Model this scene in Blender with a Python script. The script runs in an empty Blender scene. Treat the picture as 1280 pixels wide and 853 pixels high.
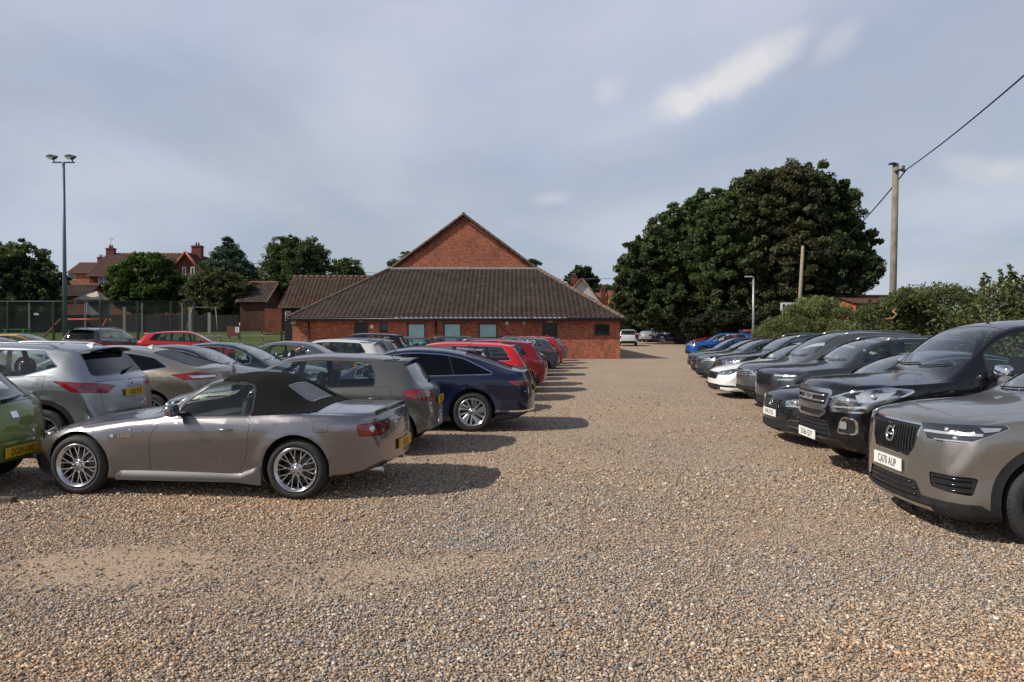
import bpy, bmesh, math, random
import numpy as np
from mathutils import Vector, Matrix
from mathutils.bvhtree import BVHTree
random.seed(7); RNG = np.random.default_rng(7)
R = math.radians
scene = bpy.context.scene
COL = scene.collection
CAMH = 1.75; F = 890.0; HOR = 410.0
def gx(px, Y): return (px-640.0)/F*Y
def gz(py, Y): return CAMH-(py-HOR)/F*Y
# ------------------------------------------------------------------ materials
def newmat(name):
    m = bpy.data.materials.new(name); m.use_nodes = True
    return m, m.node_tree.nodes, m.node_tree.links, m.node_tree.nodes['Principled BSDF']
def setp(b, **k):
    names = dict(col='Base Color', rough='Roughness', metal='Metallic', coat='Coat Weight', crough='Coat Roughness',
                 spec='Specular IOR Level', trans='Transmission Weight', emit='Emission Color', es='Emission Strength', alpha='Alpha', ior='IOR')
    for a, v in k.items():
        if a in ('col', 'emit') and len(v) == 3: v = (*v, 1)
        b.inputs[names[a]].default_value = v
def plain(name, col, rough=.6, metal=0., noise=0., nscale=8., bump=0., **k):
    m, n, l, b = newmat(name); setp(b, col=col, rough=rough, metal=metal, **k)
    if noise or bump:
        tc = n.new('ShaderNodeTexCoord'); nz = n.new('ShaderNodeTexNoise'); nz.inputs['Scale'].default_value = nscale; nz.inputs['Detail'].default_value = 5
        l.new(tc.outputs['Object'], nz.inputs['Vector'])
        if noise:
            mx = n.new('ShaderNodeMix'); mx.data_type = 'RGBA'; mx.blend_type = 'MULTIPLY'; mx.inputs[0].default_value = 1
            mx.inputs[6].default_value = (*col, 1)
            rp = n.new('ShaderNodeMapRange'); rp.inputs[1].default_value = .3; rp.inputs[2].default_value = .7
            rp.inputs[3].default_value = 1-noise; rp.inputs[4].default_value = 1+noise
            l.new(nz.outputs['Fac'], rp.inputs[0]); l.new(rp.outputs[0], mx.inputs[7]); l.new(mx.outputs[2], b.inputs['Base Color'])
        if bump:
            bp = n.new('ShaderNodeBump'); bp.inputs['Strength'].default_value = 1; bp.inputs['Distance'].default_value = bump
            l.new(nz.outputs['Fac'], bp.inputs['Height']); l.new(bp.outputs[0], b.inputs['Normal'])
    return m
_paints = {}
def paint(col, metal=.5, rough=.38, dust=.035):
    key = (col, metal, rough)
    if key in _paints: return _paints[key]
    m, n, l, b = newmat('car_paint')
    setp(b, metal=metal, rough=rough, coat=1., crough=.025, spec=.2)
    tc = n.new('ShaderNodeTexCoord'); ge = n.new('ShaderNodeNewGeometry')
    # fine flake / dust variation
    nz = n.new('ShaderNodeTexNoise'); nz.inputs['Scale'].default_value = 1.6; nz.inputs['Detail'].default_value = 8; nz.inputs['Roughness'].default_value = .65
    l.new(tc.outputs['Object'], nz.inputs['Vector'])
    sep = n.new('ShaderNodeSeparateXYZ'); l.new(tc.outputs['Object'], sep.inputs[0])
    dz = n.new('ShaderNodeMapRange'); dz.inputs[1].default_value = .65; dz.inputs[2].default_value = .2; dz.inputs[3].default_value = .15; dz.inputs[4].default_value = 1
    l.new(sep.outputs[2], dz.inputs[0])
    dm = n.new('ShaderNodeMath'); dm.operation = 'MULTIPLY'; l.new(dz.outputs[0], dm.inputs[0]); l.new(nz.outputs['Fac'], dm.inputs[1])
    ds = n.new('ShaderNodeMath'); ds.operation = 'MULTIPLY'; ds.inputs[1].default_value = dust*2; l.new(dm.outputs[0], ds.inputs[0])
    mx = n.new('ShaderNodeMix'); mx.data_type = 'RGBA'; mx.inputs[6].default_value = (*col, 1); mx.inputs[7].default_value = (.23, .19, .15, 1)
    l.new(ds.outputs[0], mx.inputs[0])
    # the inner side of the panels is a dark lining
    mb = n.new('ShaderNodeMix'); mb.data_type = 'RGBA'; mb.inputs[7].default_value = (.02, .02, .022, 1)
    l.new(ge.outputs['Backfacing'], mb.inputs[0]); l.new(mx.outputs[2], mb.inputs[6]); l.new(mb.outputs[2], b.inputs['Base Color'])
    im = n.new('ShaderNodeMath'); im.operation = 'MULTIPLY_ADD'; im.inputs[1].default_value = -.9; im.inputs[2].default_value = .9
    l.new(ge.outputs['Backfacing'], im.inputs[0]); l.new(im.outputs[0], b.inputs['Coat Weight'])
    rr = n.new('ShaderNodeMath'); rr.operation = 'MULTIPLY_ADD'; rr.inputs[1].default_value = .5; rr.inputs[2].default_value = rough
    l.new(ds.outputs[0], rr.inputs[0]); l.new(rr.outputs[0], b.inputs['Roughness'])
    mm = n.new('ShaderNodeMath'); mm.operation = 'MULTIPLY_ADD'; mm.inputs[1].default_value = -metal; mm.inputs[2].default_value = metal
    l.new(ge.outputs['Backfacing'], mm.inputs[0]); l.new(mm.outputs[0], b.inputs['Metallic'])
    _paints[key] = m
    return m
def glassmat(name, tint, gloss_rough=.02, ior=1.5, cap=.55):
    m, n, l, b = newmat(name); n.remove(b)
    out = n['Material Output']
    tr = n.new('ShaderNodeBsdfTransparent'); tr.inputs[0].default_value = (*tint, 1)
    gl = n.new('ShaderNodeBsdfGlossy'); gl.inputs['Roughness'].default_value = gloss_rough; gl.inputs[0].default_value = (1, 1, 1, 1)
    fr = n.new('ShaderNodeFresnel'); fr.inputs[0].default_value = ior
    ge = n.new('ShaderNodeNewGeometry')
    ad = n.new('ShaderNodeMath'); ad.operation = 'MULTIPLY_ADD'; ad.inputs[1].default_value = 1.6; ad.inputs[2].default_value = 0.0; ad.use_clamp = True
    nb = n.new('ShaderNodeMath'); nb.operation = 'SUBTRACT'; nb.inputs[0].default_value = 1; l.new(ge.outputs['Backfacing'], nb.inputs[1])
    ml = n.new('ShaderNodeMath'); ml.operation = 'MULTIPLY'
    mn = n.new('ShaderNodeMath'); mn.operation = 'MINIMUM'; mn.inputs[1].default_value = cap
    l.new(fr.outputs[0], ad.inputs[0]); l.new(ad.outputs[0], mn.inputs[0]); l.new(mn.outputs[0], ml.inputs[0]); l.new(nb.outputs[0], ml.inputs[1])
    mx = n.new('ShaderNodeMixShader'); l.new(ml.outputs[0], mx.inputs[0]); l.new(tr.outputs[0], mx.inputs[1]); l.new(gl.outputs[0], mx.inputs[2])
    l.new(mx.outputs[0], out.inputs[0])
    return m
M = {}
M['glass'] = glassmat('car_glass', (.80, .88, .84))
M['privacy'] = glassmat('tinted_car_glass', (.05, .055, .06), ior=1.33, cap=.16)
M['vinyl'] = glassmat('vinyl_rear_window', (.10, .12, .12), .12, 1.3, .2)
M['trim'] = plain('black_plastic_trim', (.02, .02, .021), .65, noise=.25, nscale=14, spec=.25)
M['gloss'] = plain('gloss_black_trim', (.01, .01, .011), .12, coat=.6)
M['seam'] = plain('panel_gap', (.004, .004, .004), .9)
M['chrome'] = plain('chrome', (.75, .76, .78), .10, 1.)
M['satin'] = plain('satin_silver', (.55, .56, .58), .3, 1.)
M['dark'] = plain('underbody', (.012, .012, .012), .9)
M['tyre'] = plain('tyre_rubber', (.022, .022, .023), .75, noise=.35, nscale=25, bump=.002)
M['alloy'] = plain('alloy_rim', (.58, .59, .61), .22, .95)
M['alloyd'] = plain('dark_alloy', (.06, .06, .065), .3, .7)
M['disc'] = plain('brake_disc', (.10, .095, .09), .45, .8)
M['fabric'] = plain('soft_top_fabric', (.011, .011, .011), .95, noise=.3, nscale=300, bump=.0006, spec=.12)
M['seat'] = plain('seat_upholstery', (.05, .05, .055), .7, noise=.2)
M['seatl'] = plain('grey_seat_upholstery', (.16, .155, .15), .7, noise=.2)
M['dash'] = plain('dashboard_plastic', (.035, .035, .038), .6)
M['red'] = plain('tail_lamp_red', (.26, .005, .007), .12, coat=1.)
M['redd'] = plain('tail_lamp_dark_red', (.10, .004, .007), .12, coat=1.)
M['clear'] = plain('clear_lamp', (.62, .64, .66), .12, .75, coat=1.)
M['lampdark'] = plain('lamp_housing', (.05, .053, .058), .12, .5, coat=1.)
M['drl'] = plain('lamp_strip', (.62, .64, .66), .15, .6, coat=1.)
def lampmix():
    m, n, l, b = newmat('lamp_reflectors'); setp(b, rough=.14, metal=.8, coat=1.)
    tc = n.new('ShaderNodeTexCoord'); vo = n.new('ShaderNodeTexNoise'); vo.inputs['Scale'].default_value = 6.5; vo.inputs['Detail'].default_value = 2; vo.inputs['Distortion'].default_value = .6
    mp = n.new('ShaderNodeMapping'); mp.inputs['Scale'].default_value = (.9, .9, 2.2); l.new(tc.outputs['Object'], mp.inputs[0]); l.new(mp.outputs[0], vo.inputs['Vector'])
    cr = n.new('ShaderNodeValToRGB'); e = cr.color_ramp.elements
    e[0].position = .42; e[0].color = (.025, .027, .03, 1); e[1].position = .60; e[1].color = (.50, .53, .56, 1); l.new(vo.outputs['Fac'], cr.inputs[0]); l.new(cr.outputs[0], b.inputs['Base Color'])
    bp = n.new('ShaderNodeBump'); bp.inputs['Distance'].default_value = .02; bp.inputs['Strength'].default_value = .35; l.new(vo.outputs['Fac'], bp.inputs['Height']); l.new(bp.outputs[0], b.inputs['Normal'])
    return m
M['lampmix'] = lampmix()
M['amber'] = plain('indicator_amber', (.6, .2, .02), .2, coat=1.)
M['yplate'] = plain('yellow_plate', (.62, .36, .015), .45)
M['wplate'] = plain('white_plate', (.78, .78, .76), .45)
M['ink'] = plain('plate_lettering', (.008, .008, .008), .5)
M['blue'] = plain('plate_blue', (.01, .04, .3), .5)
# ------------------------------------------------------------------ object helpers
def tag(o, label=None, cat=None, group=None, kind=None):
    if label: o['label'] = label
    if cat: o['category'] = cat
    if group: o['group'] = group
    if kind: o['kind'] = kind
    return o
def empty(name, loc=(0, 0, 0), rz=0., parent=None, label=None, cat=None, group=None):
    o = bpy.data.objects.new(name, None); COL.objects.link(o); o.empty_display_size = .2
    o.location = loc; o.rotation_euler = (0, 0, rz)
    if parent: o.parent = parent
    return tag(o, label, cat, group)
def mkobj(name, me, parent=None, mats=None, smooth=None):
    o = bpy.data.objects.new(name, me); COL.objects.link(o)
    if parent: o.parent = parent
    if mats:
        pass
        for m in (mats if isinstance(mats, (list, tuple)) else [mats]): me.materials.append(m)
    if smooth is not None: me.shade_smooth() if smooth else me.shade_flat()
    return o
def bmobj(name, bm, parent=None, mats=None, smooth=False):
    me = bpy.data.meshes.new(name); bm.to_mesh(me); bm.free()
    if smooth is True: me.shade_smooth()
    o = mkobj(name, me, parent, mats)
    if smooth == 'auto': 
        me.shade_smooth(); me.set_sharp_from_angle(angle=R(35))
    return o
def npmesh(name, V, Fc, parent=None, mats=None, smooth=False, col=None, matidx=None):
    """V (n,3), Fc (m,k) equal-sized faces; col per-vertex (n,3)."""
    V = np.asarray(V, dtype=np.float32); Fc = np.asarray(Fc, dtype=np.int32)
    me = bpy.data.meshes.new(name)
    me.vertices.add(len(V)); me.vertices.foreach_set('co', V.ravel())
    k = Fc.shape[1]
    me.loops.add(Fc.size); me.loops.foreach_set('vertex_index', Fc.ravel())
    me.polygons.add(len(Fc)); me.polygons.foreach_set('loop_start', np.arange(0, Fc.size, k, dtype=np.int32))
    me.polygons.foreach_set('loop_total', np.full(len(Fc), k, dtype=np.int32))
    if matidx is not None: me.polygons.foreach_set('material_index', np.asarray(matidx, dtype=np.int32))
    me.update(calc_edges=True)
    if col is not None:
        a = me.color_attributes.new('tint', 'FLOAT_COLOR', 'POINT')
        c = np.ones((len(V), 4), dtype=np.float32); c[:, :3] = col; a.data.foreach_set('color', c.ravel())
    if smooth: me.shade_smooth()
    return mkobj(name, me, parent, mats)
def box(bm, x0, x1, y0, y1, z0, z1, mi=0, bev=0.):
    vs = [bm.verts.new(p) for p in ((x0, y0, z0), (x1, y0, z0), (x1, y1, z0), (x0, y1, z0), (x0, y0, z1), (x1, y0, z1), (x1, y1, z1), (x0, y1, z1))]
    fs = []
    for q in ((0, 3, 2, 1), (4, 5, 6, 7), (0, 1, 5, 4), (1, 2, 6, 5), (2, 3, 7, 6), (3, 0, 4, 7)):
        f = bm.faces.new([vs[i] for i in q]); f.material_index = mi; fs.append(f)
    if bev:
        es = list({e for f in fs for e in f.edges})
        r = bmesh.ops.bevel(bm, geom=es, offset=bev, segments=3, affect='EDGES', profile=.6)
        for f in r['faces']: f.material_index = mi
        vs = list({v for f in r['faces'] for v in f.verts})
    return vs
def tube(bm, p0, p1, r0, r1=None, n=8, mi=0, caps=True):
    r1 = r0 if r1 is None else r1
    p0 = Vector(p0); p1 = Vector(p1); d = (p1-p0).normalized()
    a = d.orthogonal().normalized(); b = d.cross(a)
    A = [bm.verts.new(p0+(a*math.cos(t)+b*math.sin(t))*r0) for t in (2*math.pi*i/n for i in range(n))]
    B = [bm.verts.new(p1+(a*math.cos(t)+b*math.sin(t))*r1) for t in (2*math.pi*i/n for i in range(n))]
    for i in range(n):
        f = bm.faces.new((A[i], A[(i+1) % n], B[(i+1) % n], B[i])); f.material_index = mi; f.smooth = True
    if caps:
        f = bm.faces.new(A[::-1]); f.material_index = mi; f = bm.faces.new(B); f.material_index = mi
    return A, B
def path(bm, pts, rad, n=8, mi=0):
    pts = [Vector(p) for p in pts]; rings = []
    if not isinstance(rad, (list, tuple)): rad = [rad]*len(pts)
    for i, p in enumerate(pts):
        d = (pts[min(i+1, len(pts)-1)]-pts[max(i-1, 0)]).normalized()
        if i == 0: a = d.orthogonal().normalized()
        else: a = (a-d*a.dot(d)).normalized()
        b = d.cross(a)
        rings.append([bm.verts.new(p+(a*math.cos(t)+b*math.sin(t))*rad[i]) for t in (2*math.pi*k/n for k in range(n))])
    for r0, r1 in zip(rings, rings[1:]):
        for i in range(n):
            f = bm.faces.new((r0[i], r0[(i+1) % n], r1[(i+1) % n], r1[i])); f.smooth = True; f.material_index = mi
    f = bm.faces.new(rings[0][::-1]); f.material_index = mi; f = bm.faces.new(rings[-1]); f.material_index = mi
def lathe(bm, prof, n=32, axis='y', mi=0, c=(0, 0, 0)):
    """prof: list of (r, h[, mi]) revolved about the y axis"""
    rings = []
    for p in prof:
        rings.append([bm.verts.new((c[0]+p[0]*math.cos(t), c[1]+p[1], c[2]+p[0]*math.sin(t))) for t in (2*math.pi*k/n for k in range(n))])
    for j, (r0, r1) in enumerate(zip(rings, rings[1:])):
        m_ = prof[j][2] if len(prof[j]) > 2 else mi
        for i in range(n):
            f = bm.faces.new((r0[i], r1[i], r1[(i+1) % n], r0[(i+1) % n])); f.smooth = True; f.material_index = m_
def text_obj(name, body, size, mat, parent, matrix, extrude=.001, align='CENTER'):
    cu = bpy.data.curves.new(name, 'FONT'); cu.body = body; cu.size = size; cu.extrude = extrude
    cu.align_x = align; cu.align_y = 'CENTER'; cu.resolution_u = 2
    tmp = bpy.data.objects.new(name+'_tmp', cu); COL.objects.link(tmp)
    bpy.context.view_layer.update()
    me = bpy.data.meshes.new_from_object(tmp); bpy.data.objects.remove(tmp); bpy.data.curves.remove(cu)
    me.transform(matrix)
    return mkobj(name, me, parent, [mat])
def pchip(pts):
    xs = [float(p[0]) for p in pts]; ys = [float(p[1]) for p in pts]; n = len(xs)
    h = [xs[i+1]-xs[i] for i in range(n-1)]; d = [(ys[i+1]-ys[i])/h[i] for i in range(n-1)]
    m = [0.]*n
    if n == 2: m = [d[0], d[0]]
    else:
        for i in range(1, n-1):
            if d[i-1]*d[i] > 0:
                w1 = 2*h[i]+h[i-1]; w2 = h[i]+2*h[i-1]; m[i] = (w1+w2)/(w1/d[i-1]+w2/d[i])
        m[0] = d[0]; m[-1] = d[-1]
    def f(x):
        if x <= xs[0]: return ys[0]
        if x >= xs[-1]: return ys[-1]
        i = 0
        while x > xs[i+1]: i += 1
        t = (x-xs[i])/h[i]
        return ((1+2*t)*(1-t)**2*ys[i]+t*(1-t)**2*h[i]*m[i]+t*t*(3-2*t)*ys[i+1]+t*t*(t-1)*h[i]*m[i+1])
    return f
def smooth01(t): t = max(0., min(1., t)); return t*t*(3-2*t)
# ------------------------------------------------------------------ polygons in 2D
def hull(P):
    P = sorted(set((round(a, 5), round(b, 5)) for a, b in P))
    def half(Q):
        s = []
        for p in Q:
            while len(s) > 1 and (s[-1][0]-s[-2][0])*(p[1]-s[-2][1])-(s[-1][1]-s[-2][1])*(p[0]-s[-2][0]) <= 0: s.pop()
            s.append(p)
        return s
    a = half(P); b = half(P[::-1]); return a[:-1]+b[:-1]
def clip(poly, nx, ny, c):          # keep nx*x+ny*y <= c
    out = []
    for i, p in enumerate(poly):
        q = poly[(i+1) % len(poly)]; dp = nx*p[0]+ny*p[1]-c; dq = nx*q[0]+ny*q[1]-c
        if dp <= 0: out.append(p)
        if (dp < 0 < dq) or (dq < 0 < dp):
            t = dp/(dp-dq); out.append((p[0]+t*(q[0]-p[0]), p[1]+t*(q[1]-p[1])))
    return out
def grow(poly, d):                   # offset a convex ccw polygon
    n = len(poly); L_ = []
    for i in range(n):
        a, b = poly[i], poly[(i+1) % n]; ex, ey = b[0]-a[0], b[1]-a[1]; l = math.hypot(ex, ey) or 1e-9
        nx, ny = ey/l, -ex/l; L_.append((nx, ny, nx*a[0]+ny*a[1]+d))
    xs = [p[0] for p in poly]; ys = [p[1] for p in poly]
    q = [(min(xs)-1, min(ys)-1), (max(xs)+1, min(ys)-1), (max(xs)+1, max(ys)+1), (min(xs)-1, max(ys)+1)]
    for nx, ny, c in L_: q = clip(q, nx, ny, c)
    return q
def roundpoly(poly, r, k=4):
    out = []; n = len(poly)
    for i in range(n):
        p0, p, p1 = Vector(poly[i-1]), Vector(poly[i]), Vector(poly[(i+1) % n])
        a = p0-p; b = p1-p; ra = min(r, a.length*.45); rb = min(r, b.length*.45)
        A = p+a.normalized()*ra; B = p+b.normalized()*rb
        for j in range(k+1):
            t = j/k; q = A*(1-t)**2+p*2*t*(1-t)+B*t*t; out.append((q.x, q.y))
    return hull(out)
UX, UY, UZ = Vector((1, 0, 0)), Vector((0, 1, 0)), Vector((0, 0, 1))
def cut(bm, faces, u, v, poly):
    """split the faces along the outline of a convex polygon given in the (u,v) projection; returns those inside"""
    a2 = sum(poly[i-1][0]*poly[i][1]-poly[i][0]*poly[i-1][1] for i in range(len(poly)))
    if a2 < 0: poly = poly[::-1]
    n = len(poly); es_, fs_ = bmesh.utils.edge_split, bmesh.utils.face_split; EPS = 1e-5
    for i in range(n):
        a, b = poly[i], poly[(i+1) % n]
        ex, ey = b[0]-a[0], b[1]-a[1]; l = math.hypot(ex, ey)
        if l < 1e-6: continue
        nrm = u*(ey/l)+v*(-ex/l); c = nrm.dot(u*a[0]+v*a[1]); D = {}
        cross = []; ins = []
        for f in faces:
            lo, hi = 1e9, -1e9
            for w in f.verts:
                d = D.get(w)
                if d is None: d = D[w] = nrm.dot(w.co)-c
                if d < lo: lo = d
                if d > hi: hi = d
            if hi <= EPS: ins.append(f)
            elif lo < -EPS: cross.append(f)
        for e in {e for f in cross for e in f.edges}:
            v0, v1 = e.verts; d0, d1 = D[v0], D[v1]
            if (d0 > EPS and d1 < -EPS) or (d0 < -EPS and d1 > EPS):
                t = d0/(d0-d1); nn = v0.normal*(1-t)+v1.normal*t
                _, nv = es_(e, v0, t); nv.normal = nn; D[nv] = 0.
        for f in cross:
            on = [w for w in f.verts if abs(D[w]) <= EPS]
            parts = [f]
            if len(on) >= 2:
                va, vb = on[0], on[-1] if len(on) == 2 else on[len(on)//2]
                if not any({va, vb} == set(e.verts) for e in f.edges):
                    try:
                        nf, _ = fs_(f, va, vb)
                        if nf: nf.normal_update(); f.normal_update(); parts.append(nf)
                    except ValueError: pass
            for g in parts:
                if min(D[w] for w in g.verts) < -EPS and nrm.dot(g.calc_center_median())-c < 0: ins.append(g)
        faces = ins
    return faces
def take(bm, faces, name, parent, mats, mi=None, push=0., delete=True, smooth=True):
    """lift faces out of a body into a mesh of their own"""
    if not faces: return None
    nb = bmesh.new(); vm = {}
    for f in faces:
        vs = []
        for w in f.verts:
            if w not in vm: vm[w] = nb.verts.new(w.co+w.normal*push)
            vs.append(vm[w])
        try: g = nb.faces.new(vs)
        except ValueError: continue
        g.material_index = f.material_index if mi is None else mi; g.smooth = True
    if delete: bmesh.ops.delete(bm, geom=faces, context='FACES')
    return bmobj(name, nb, parent, mats)
# ------------------------------------------------------------------ wheels
_wheel_cache = {}
def wheel_meshes(Rw, rr, style, wid=.2):
    key = (Rw, rr, style)
    if key in _wheel_cache: return _wheel_cache[key]
    h = wid/2
    bm = bmesh.new()   # outer face towards -y
    lathe(bm, [(rr-.008, -h+.022), (rr+.006, -h+.012), (rr+.02, -h+.002), ((rr+Rw)/2, -h-.008), (Rw-.03, -h+.004), (Rw-.008, -h+.022), (Rw, -h+.05), (Rw, -h+.058), (Rw-.007, -h+.06), (Rw-.007, -h+.066), (Rw, -h+.068), (Rw, h-.068), (Rw-.007, h-.066), (Rw-.007, h-.06), (Rw, h-.058), (Rw, h-.05), (Rw-.03, h-.004), (rr, h)], n=48)
    nt = 56   # tread blocks on the shoulder
    for i in range(nt):
        t = 2*math.pi*(i+.5)/nt; c_, s_ = math.cos(t), math.sin(t)
        for y0, y1 in ((-h+.018, -h+.05),):
            vs = []
            for (dr, y) in ((-.006, y0), (.004, y1)):
                for dt in (-.012, .012):
                    tt = t+dt; vs.append(bm.verts.new(((Rw+dr+.001)*math.cos(tt), y, (Rw+dr+.001)*math.sin(tt))))
            f = bm.faces.new((vs[0], vs[1], vs[3], vs[2]))
    ty = bpy.data.meshes.new('tyre'); bm.to_mesh(ty); bm.free(); ty.materials.append(M['tyre'])
    bm = bmesh.new()   # mats: 0 rim metal, 1 dark, 2 disc
    lathe(bm, [(rr+.004, -h+.004), (rr+.006, -h-.004), (rr-.004, -h-.006), (rr-.008, -h+.002), (rr-.026, -h+.012), (rr-.028, -h+.03), (rr-.037, -h+.05, 1), (rr-.037, -h+.09, 1), (rr-.04, h-.02, 1), (.05, h-.02, 1)], n=48)
    lathe(bm, [(.001, -h+.075, 2), (.16*rr/.22, -h+.075, 2), (.165*rr/.22, -h+.09, 2)], n=32)
    yf = -h+.012
    def spoke(a0, a1, r0, r1, w0, w1, y0, y1, th=.022, mi=0):
        p = []
        for r, a, w, y in ((r0, a0, w0, y0), (r1, a1, w1, y1)):
            cx, cz = r*math.cos(a), r*math.sin(a); tx, tz = -math.sin(a), math.cos(a)
            for s, yy, k in ((-1, y+th, 1.2), (-1, y+.004, 1), (-.55, y, 1), (.55, y, 1), (1, y+.004, 1), (1, y+th, 1.2)):
                p.append(bm.verts.new((cx+tx*w*s*k/1, yy, cz+tz*w*s*k/1)))
        for i in range(5):
            f = bm.faces.new((p[i], p[i+1], p[i+7], p[i+6])); f.material_index = mi
    ro = rr-.024
    if style == 'lattice':
        N = 10
        for k in range(N):
            a = 2*math.pi*k/N
            for s in (-1, 1):
                spoke(a, a+s*.46, .05, ro, .0058, .0066, yf+.018+.002*s, yf+.012, .016)
        for k in range(30):
            a = 2*math.pi*(k+.5)/30; lathe(bm, [(.001, -.0005), (.004, 0.)], n=6, c=((rr-.004)*math.cos(a), -h-.0065, (rr-.004)*math.sin(a)))
    elif style == 'turbine':
        for k in range(5):
            a = 2*math.pi*k/5+.3
            spoke(a, a+.10, .04, ro, .012, .020, yf+.02, yf+.002)
            spoke(a+.14, a+.62, .06, ro, .014, .040, yf+.022, yf+.004, mi=0)
            spoke(a+.55, a+.92, .06, ro, .010, .022, yf+.022, yf+.005, mi=0)
    elif style == 'five':
        for k in range(5):
            a = 2*math.pi*k/5+.3
            spoke(a-.12, a-.16, .05, ro, .014, .018, yf+.02, yf+.004)
            spoke(a+.12, a+.16, .05, ro, .014, .018, yf+.02, yf+.004)
    elif style == 'fat':
        for k in range(5):
            a = 2*math.pi*k/5+.95
            spoke(a, a, .05, ro, .03, .048, yf+.02, yf+.003)
            spoke(a+.3, a+.42, .06, ro, .01, .016, yf+.028, yf+.018, mi=1)
            spoke(a-.3, a-.42, .06, ro, .01, .016, yf+.028, yf+.018, mi=1)
    else:
        for k in range(10):
            a = 2*math.pi*k/10; spoke(a, a+.06, .05, ro, .011, .016, yf+.02, yf+.004)
    lathe(bm, [(.001, yf+.004), (.028, yf+.004), (.034, yf+.01), (.036, yf+.03)], n=20, mi=0)
    lathe(bm, [(.036, yf+.018), (.06, yf+.02), (.066, yf+.035)], n=20, mi=0)
    for k in range(5):
        a = 2*math.pi*k/5; lathe(bm, [(.001, yf+.014, 1), (.008, yf+.014, 1), (.009, yf+.03, 1)], n=8, c=(.047*math.cos(a), 0, .047*math.sin(a)), mi=1)
    ri = bpy.data.meshes.new('rim'); bm.to_mesh(ri); bm.free()
    for m in (M['alloy'], M['alloyd'], M['disc']): ri.materials.append(m)
    _wheel_cache[key] = (ty, ri); return ty, ri
# ------------------------------------------------------------------ car body
T_SIDE = [0, .03, .07, .14, .24, .36, .48, .6, .7, .78, .85, .92, 1.]
DEF_SIDE = [(0, -.14), (.04, -.06), (.09, -.032), (.25, -.010), (.5, -.020), (.74, -.004), (.80, 0), (.90, -.012), (1, -.045)]
def shell(S):
    L, W = S['L'], S['W']
    fz, fs, fr, fw, fb = (pchip(S[k]) for k in ('zt', 'zs', 'rw', 'w', 'zb'))
    fc = pchip(S.get('crown', [(0, .05), (L, .04)])); side = pchip(S.get('side', DEF_SIDE))
    S['f'] = dict(zt=fz, zs=fs, rw=fr, w=fw, zb=fb, cr=fc)
    xs = [0, .005, .015, .03, .055, .09, .13]
    st = S.get('step', .06)
    x = .18
    while x < L-.16: xs.append(x); x += st
    xs += [L-.13, L-.09, L-.055, L-.03, L-.015, L-.005, L]
    cf, cr = S.get('cf', .16), S.get('cr', .13)
    wh = S['wheels']
    rows = []
    for x in xs:
        w, zt, zb = fw(x), fz(x), fb(x); rw = min(fr(x), w-.05); zr = zt-fc(x)
        zs = min(fs(x), zr-.012)
        hgt = zs-zb; pts = [(0, zb), (w*.45, zb)]
        for t in T_SIDE: pts.append((w+side(t), zb+hgt*t))
        bx, bz = pts[-1]
        dx, dz = rw-bx, zr-zs; ln = math.hypot(dx, dz); r = min(S.get('rr', .06), ln*.45)
        blg = min(.018, ln*.05); nx, nz = (dz/ln, -dx/ln)
        for t in (.2, .4, .6, .8):
            tt = t*(1-r/ln); k = 4*t*(1-t)*blg
            pts.append((bx+dx*tt+nx*k, zs+dz*tt+nz*k))
        ax, az = rw-dx/ln*r, zr-dz/ln*r
        ox = max(rw-r, rw*.5); oz = zt-(zt-zr)*(ox/rw)**2
        for t in (0, .3, .6, 1):
            pts.append((ax*(1-t)**2+rw*2*t*(1-t)+ox*t*t, az*(1-t)**2+zr*2*t*(1-t)+oz*t*t))
        for t in (.8, .6, .4, .2, 0):
            y = ox*t; pts.append((y, zt-(zt-zr)*(y/rw)**2))
        q = []
        for y, z in pts:
            # flared arches
            if y > W*.6:
                for wx in wh:
                    d = math.hypot(x-wx, z-S['R']); ra = S['RA']
                    if d < ra+.13: y += S.get('flare', .018)*smooth01((ra+.13-d)/.12)*smooth01((zs-.02-z)/.22)
            k = (y/W)**2.4
            xx = x+cf*k*math.exp(-x/.45)-cr*k*math.exp(-(L-x)/.35)
            q.append((xx, y, z))
        rows.append(q)
    bm = bmesh.new(); n = len(rows[0]); V = []
    for q in rows:
        V.append([bm.verts.new(p) for p in q]+[bm.verts.new((p[0], -p[1], p[2])) for p in q])
    for a, b in zip(V, V[1:]):
        for i in range(n-1):
            bm.faces.new((a[i], b[i], b[i+1], a[i+1]))
            bm.faces.new((a[n+i+1], b[n+i+1], b[n+i], a[n+i]))
    NC = 10
    for side_, q, vs, c0, cc, sg in (('f', rows[0], V[0], 0, cf, 1), ('r', rows[-1], V[-1], L, cr, -1)):
        grid = []
        for i in range(n):
            y, z = q[i][1], q[i][2]; row = [vs[i]]
            for j in range(1, NC):
                yy = y*(1-2*j/NC); row.append(bm.verts.new((c0+sg*cc*(abs(yy)/W)**2.4, yy, z)))
            row.append(vs[n+i]); grid.append(row)
        for i in range(n-1):
            for j in range(NC):
                a, b, c, d = grid[i][j], grid[i][j+1], grid[i+1][j+1], grid[i+1][j]
                try: bm.faces.new((a, b, c, d) if side_ == 'f' else (d, c, b, a))
                except ValueError: pass
    bmesh.ops.remove_doubles(bm, verts=bm.verts, dist=.0006)
    bmesh.ops.dissolve_degenerate(bm, edges=bm.edges, dist=.0003)
    bmesh.ops.recalc_face_normals(bm, faces=bm.faces)
    for f in bm.faces: f.smooth = True
    bm.normal_update()
    return bm
MIRROR_CACHE = {}
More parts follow.
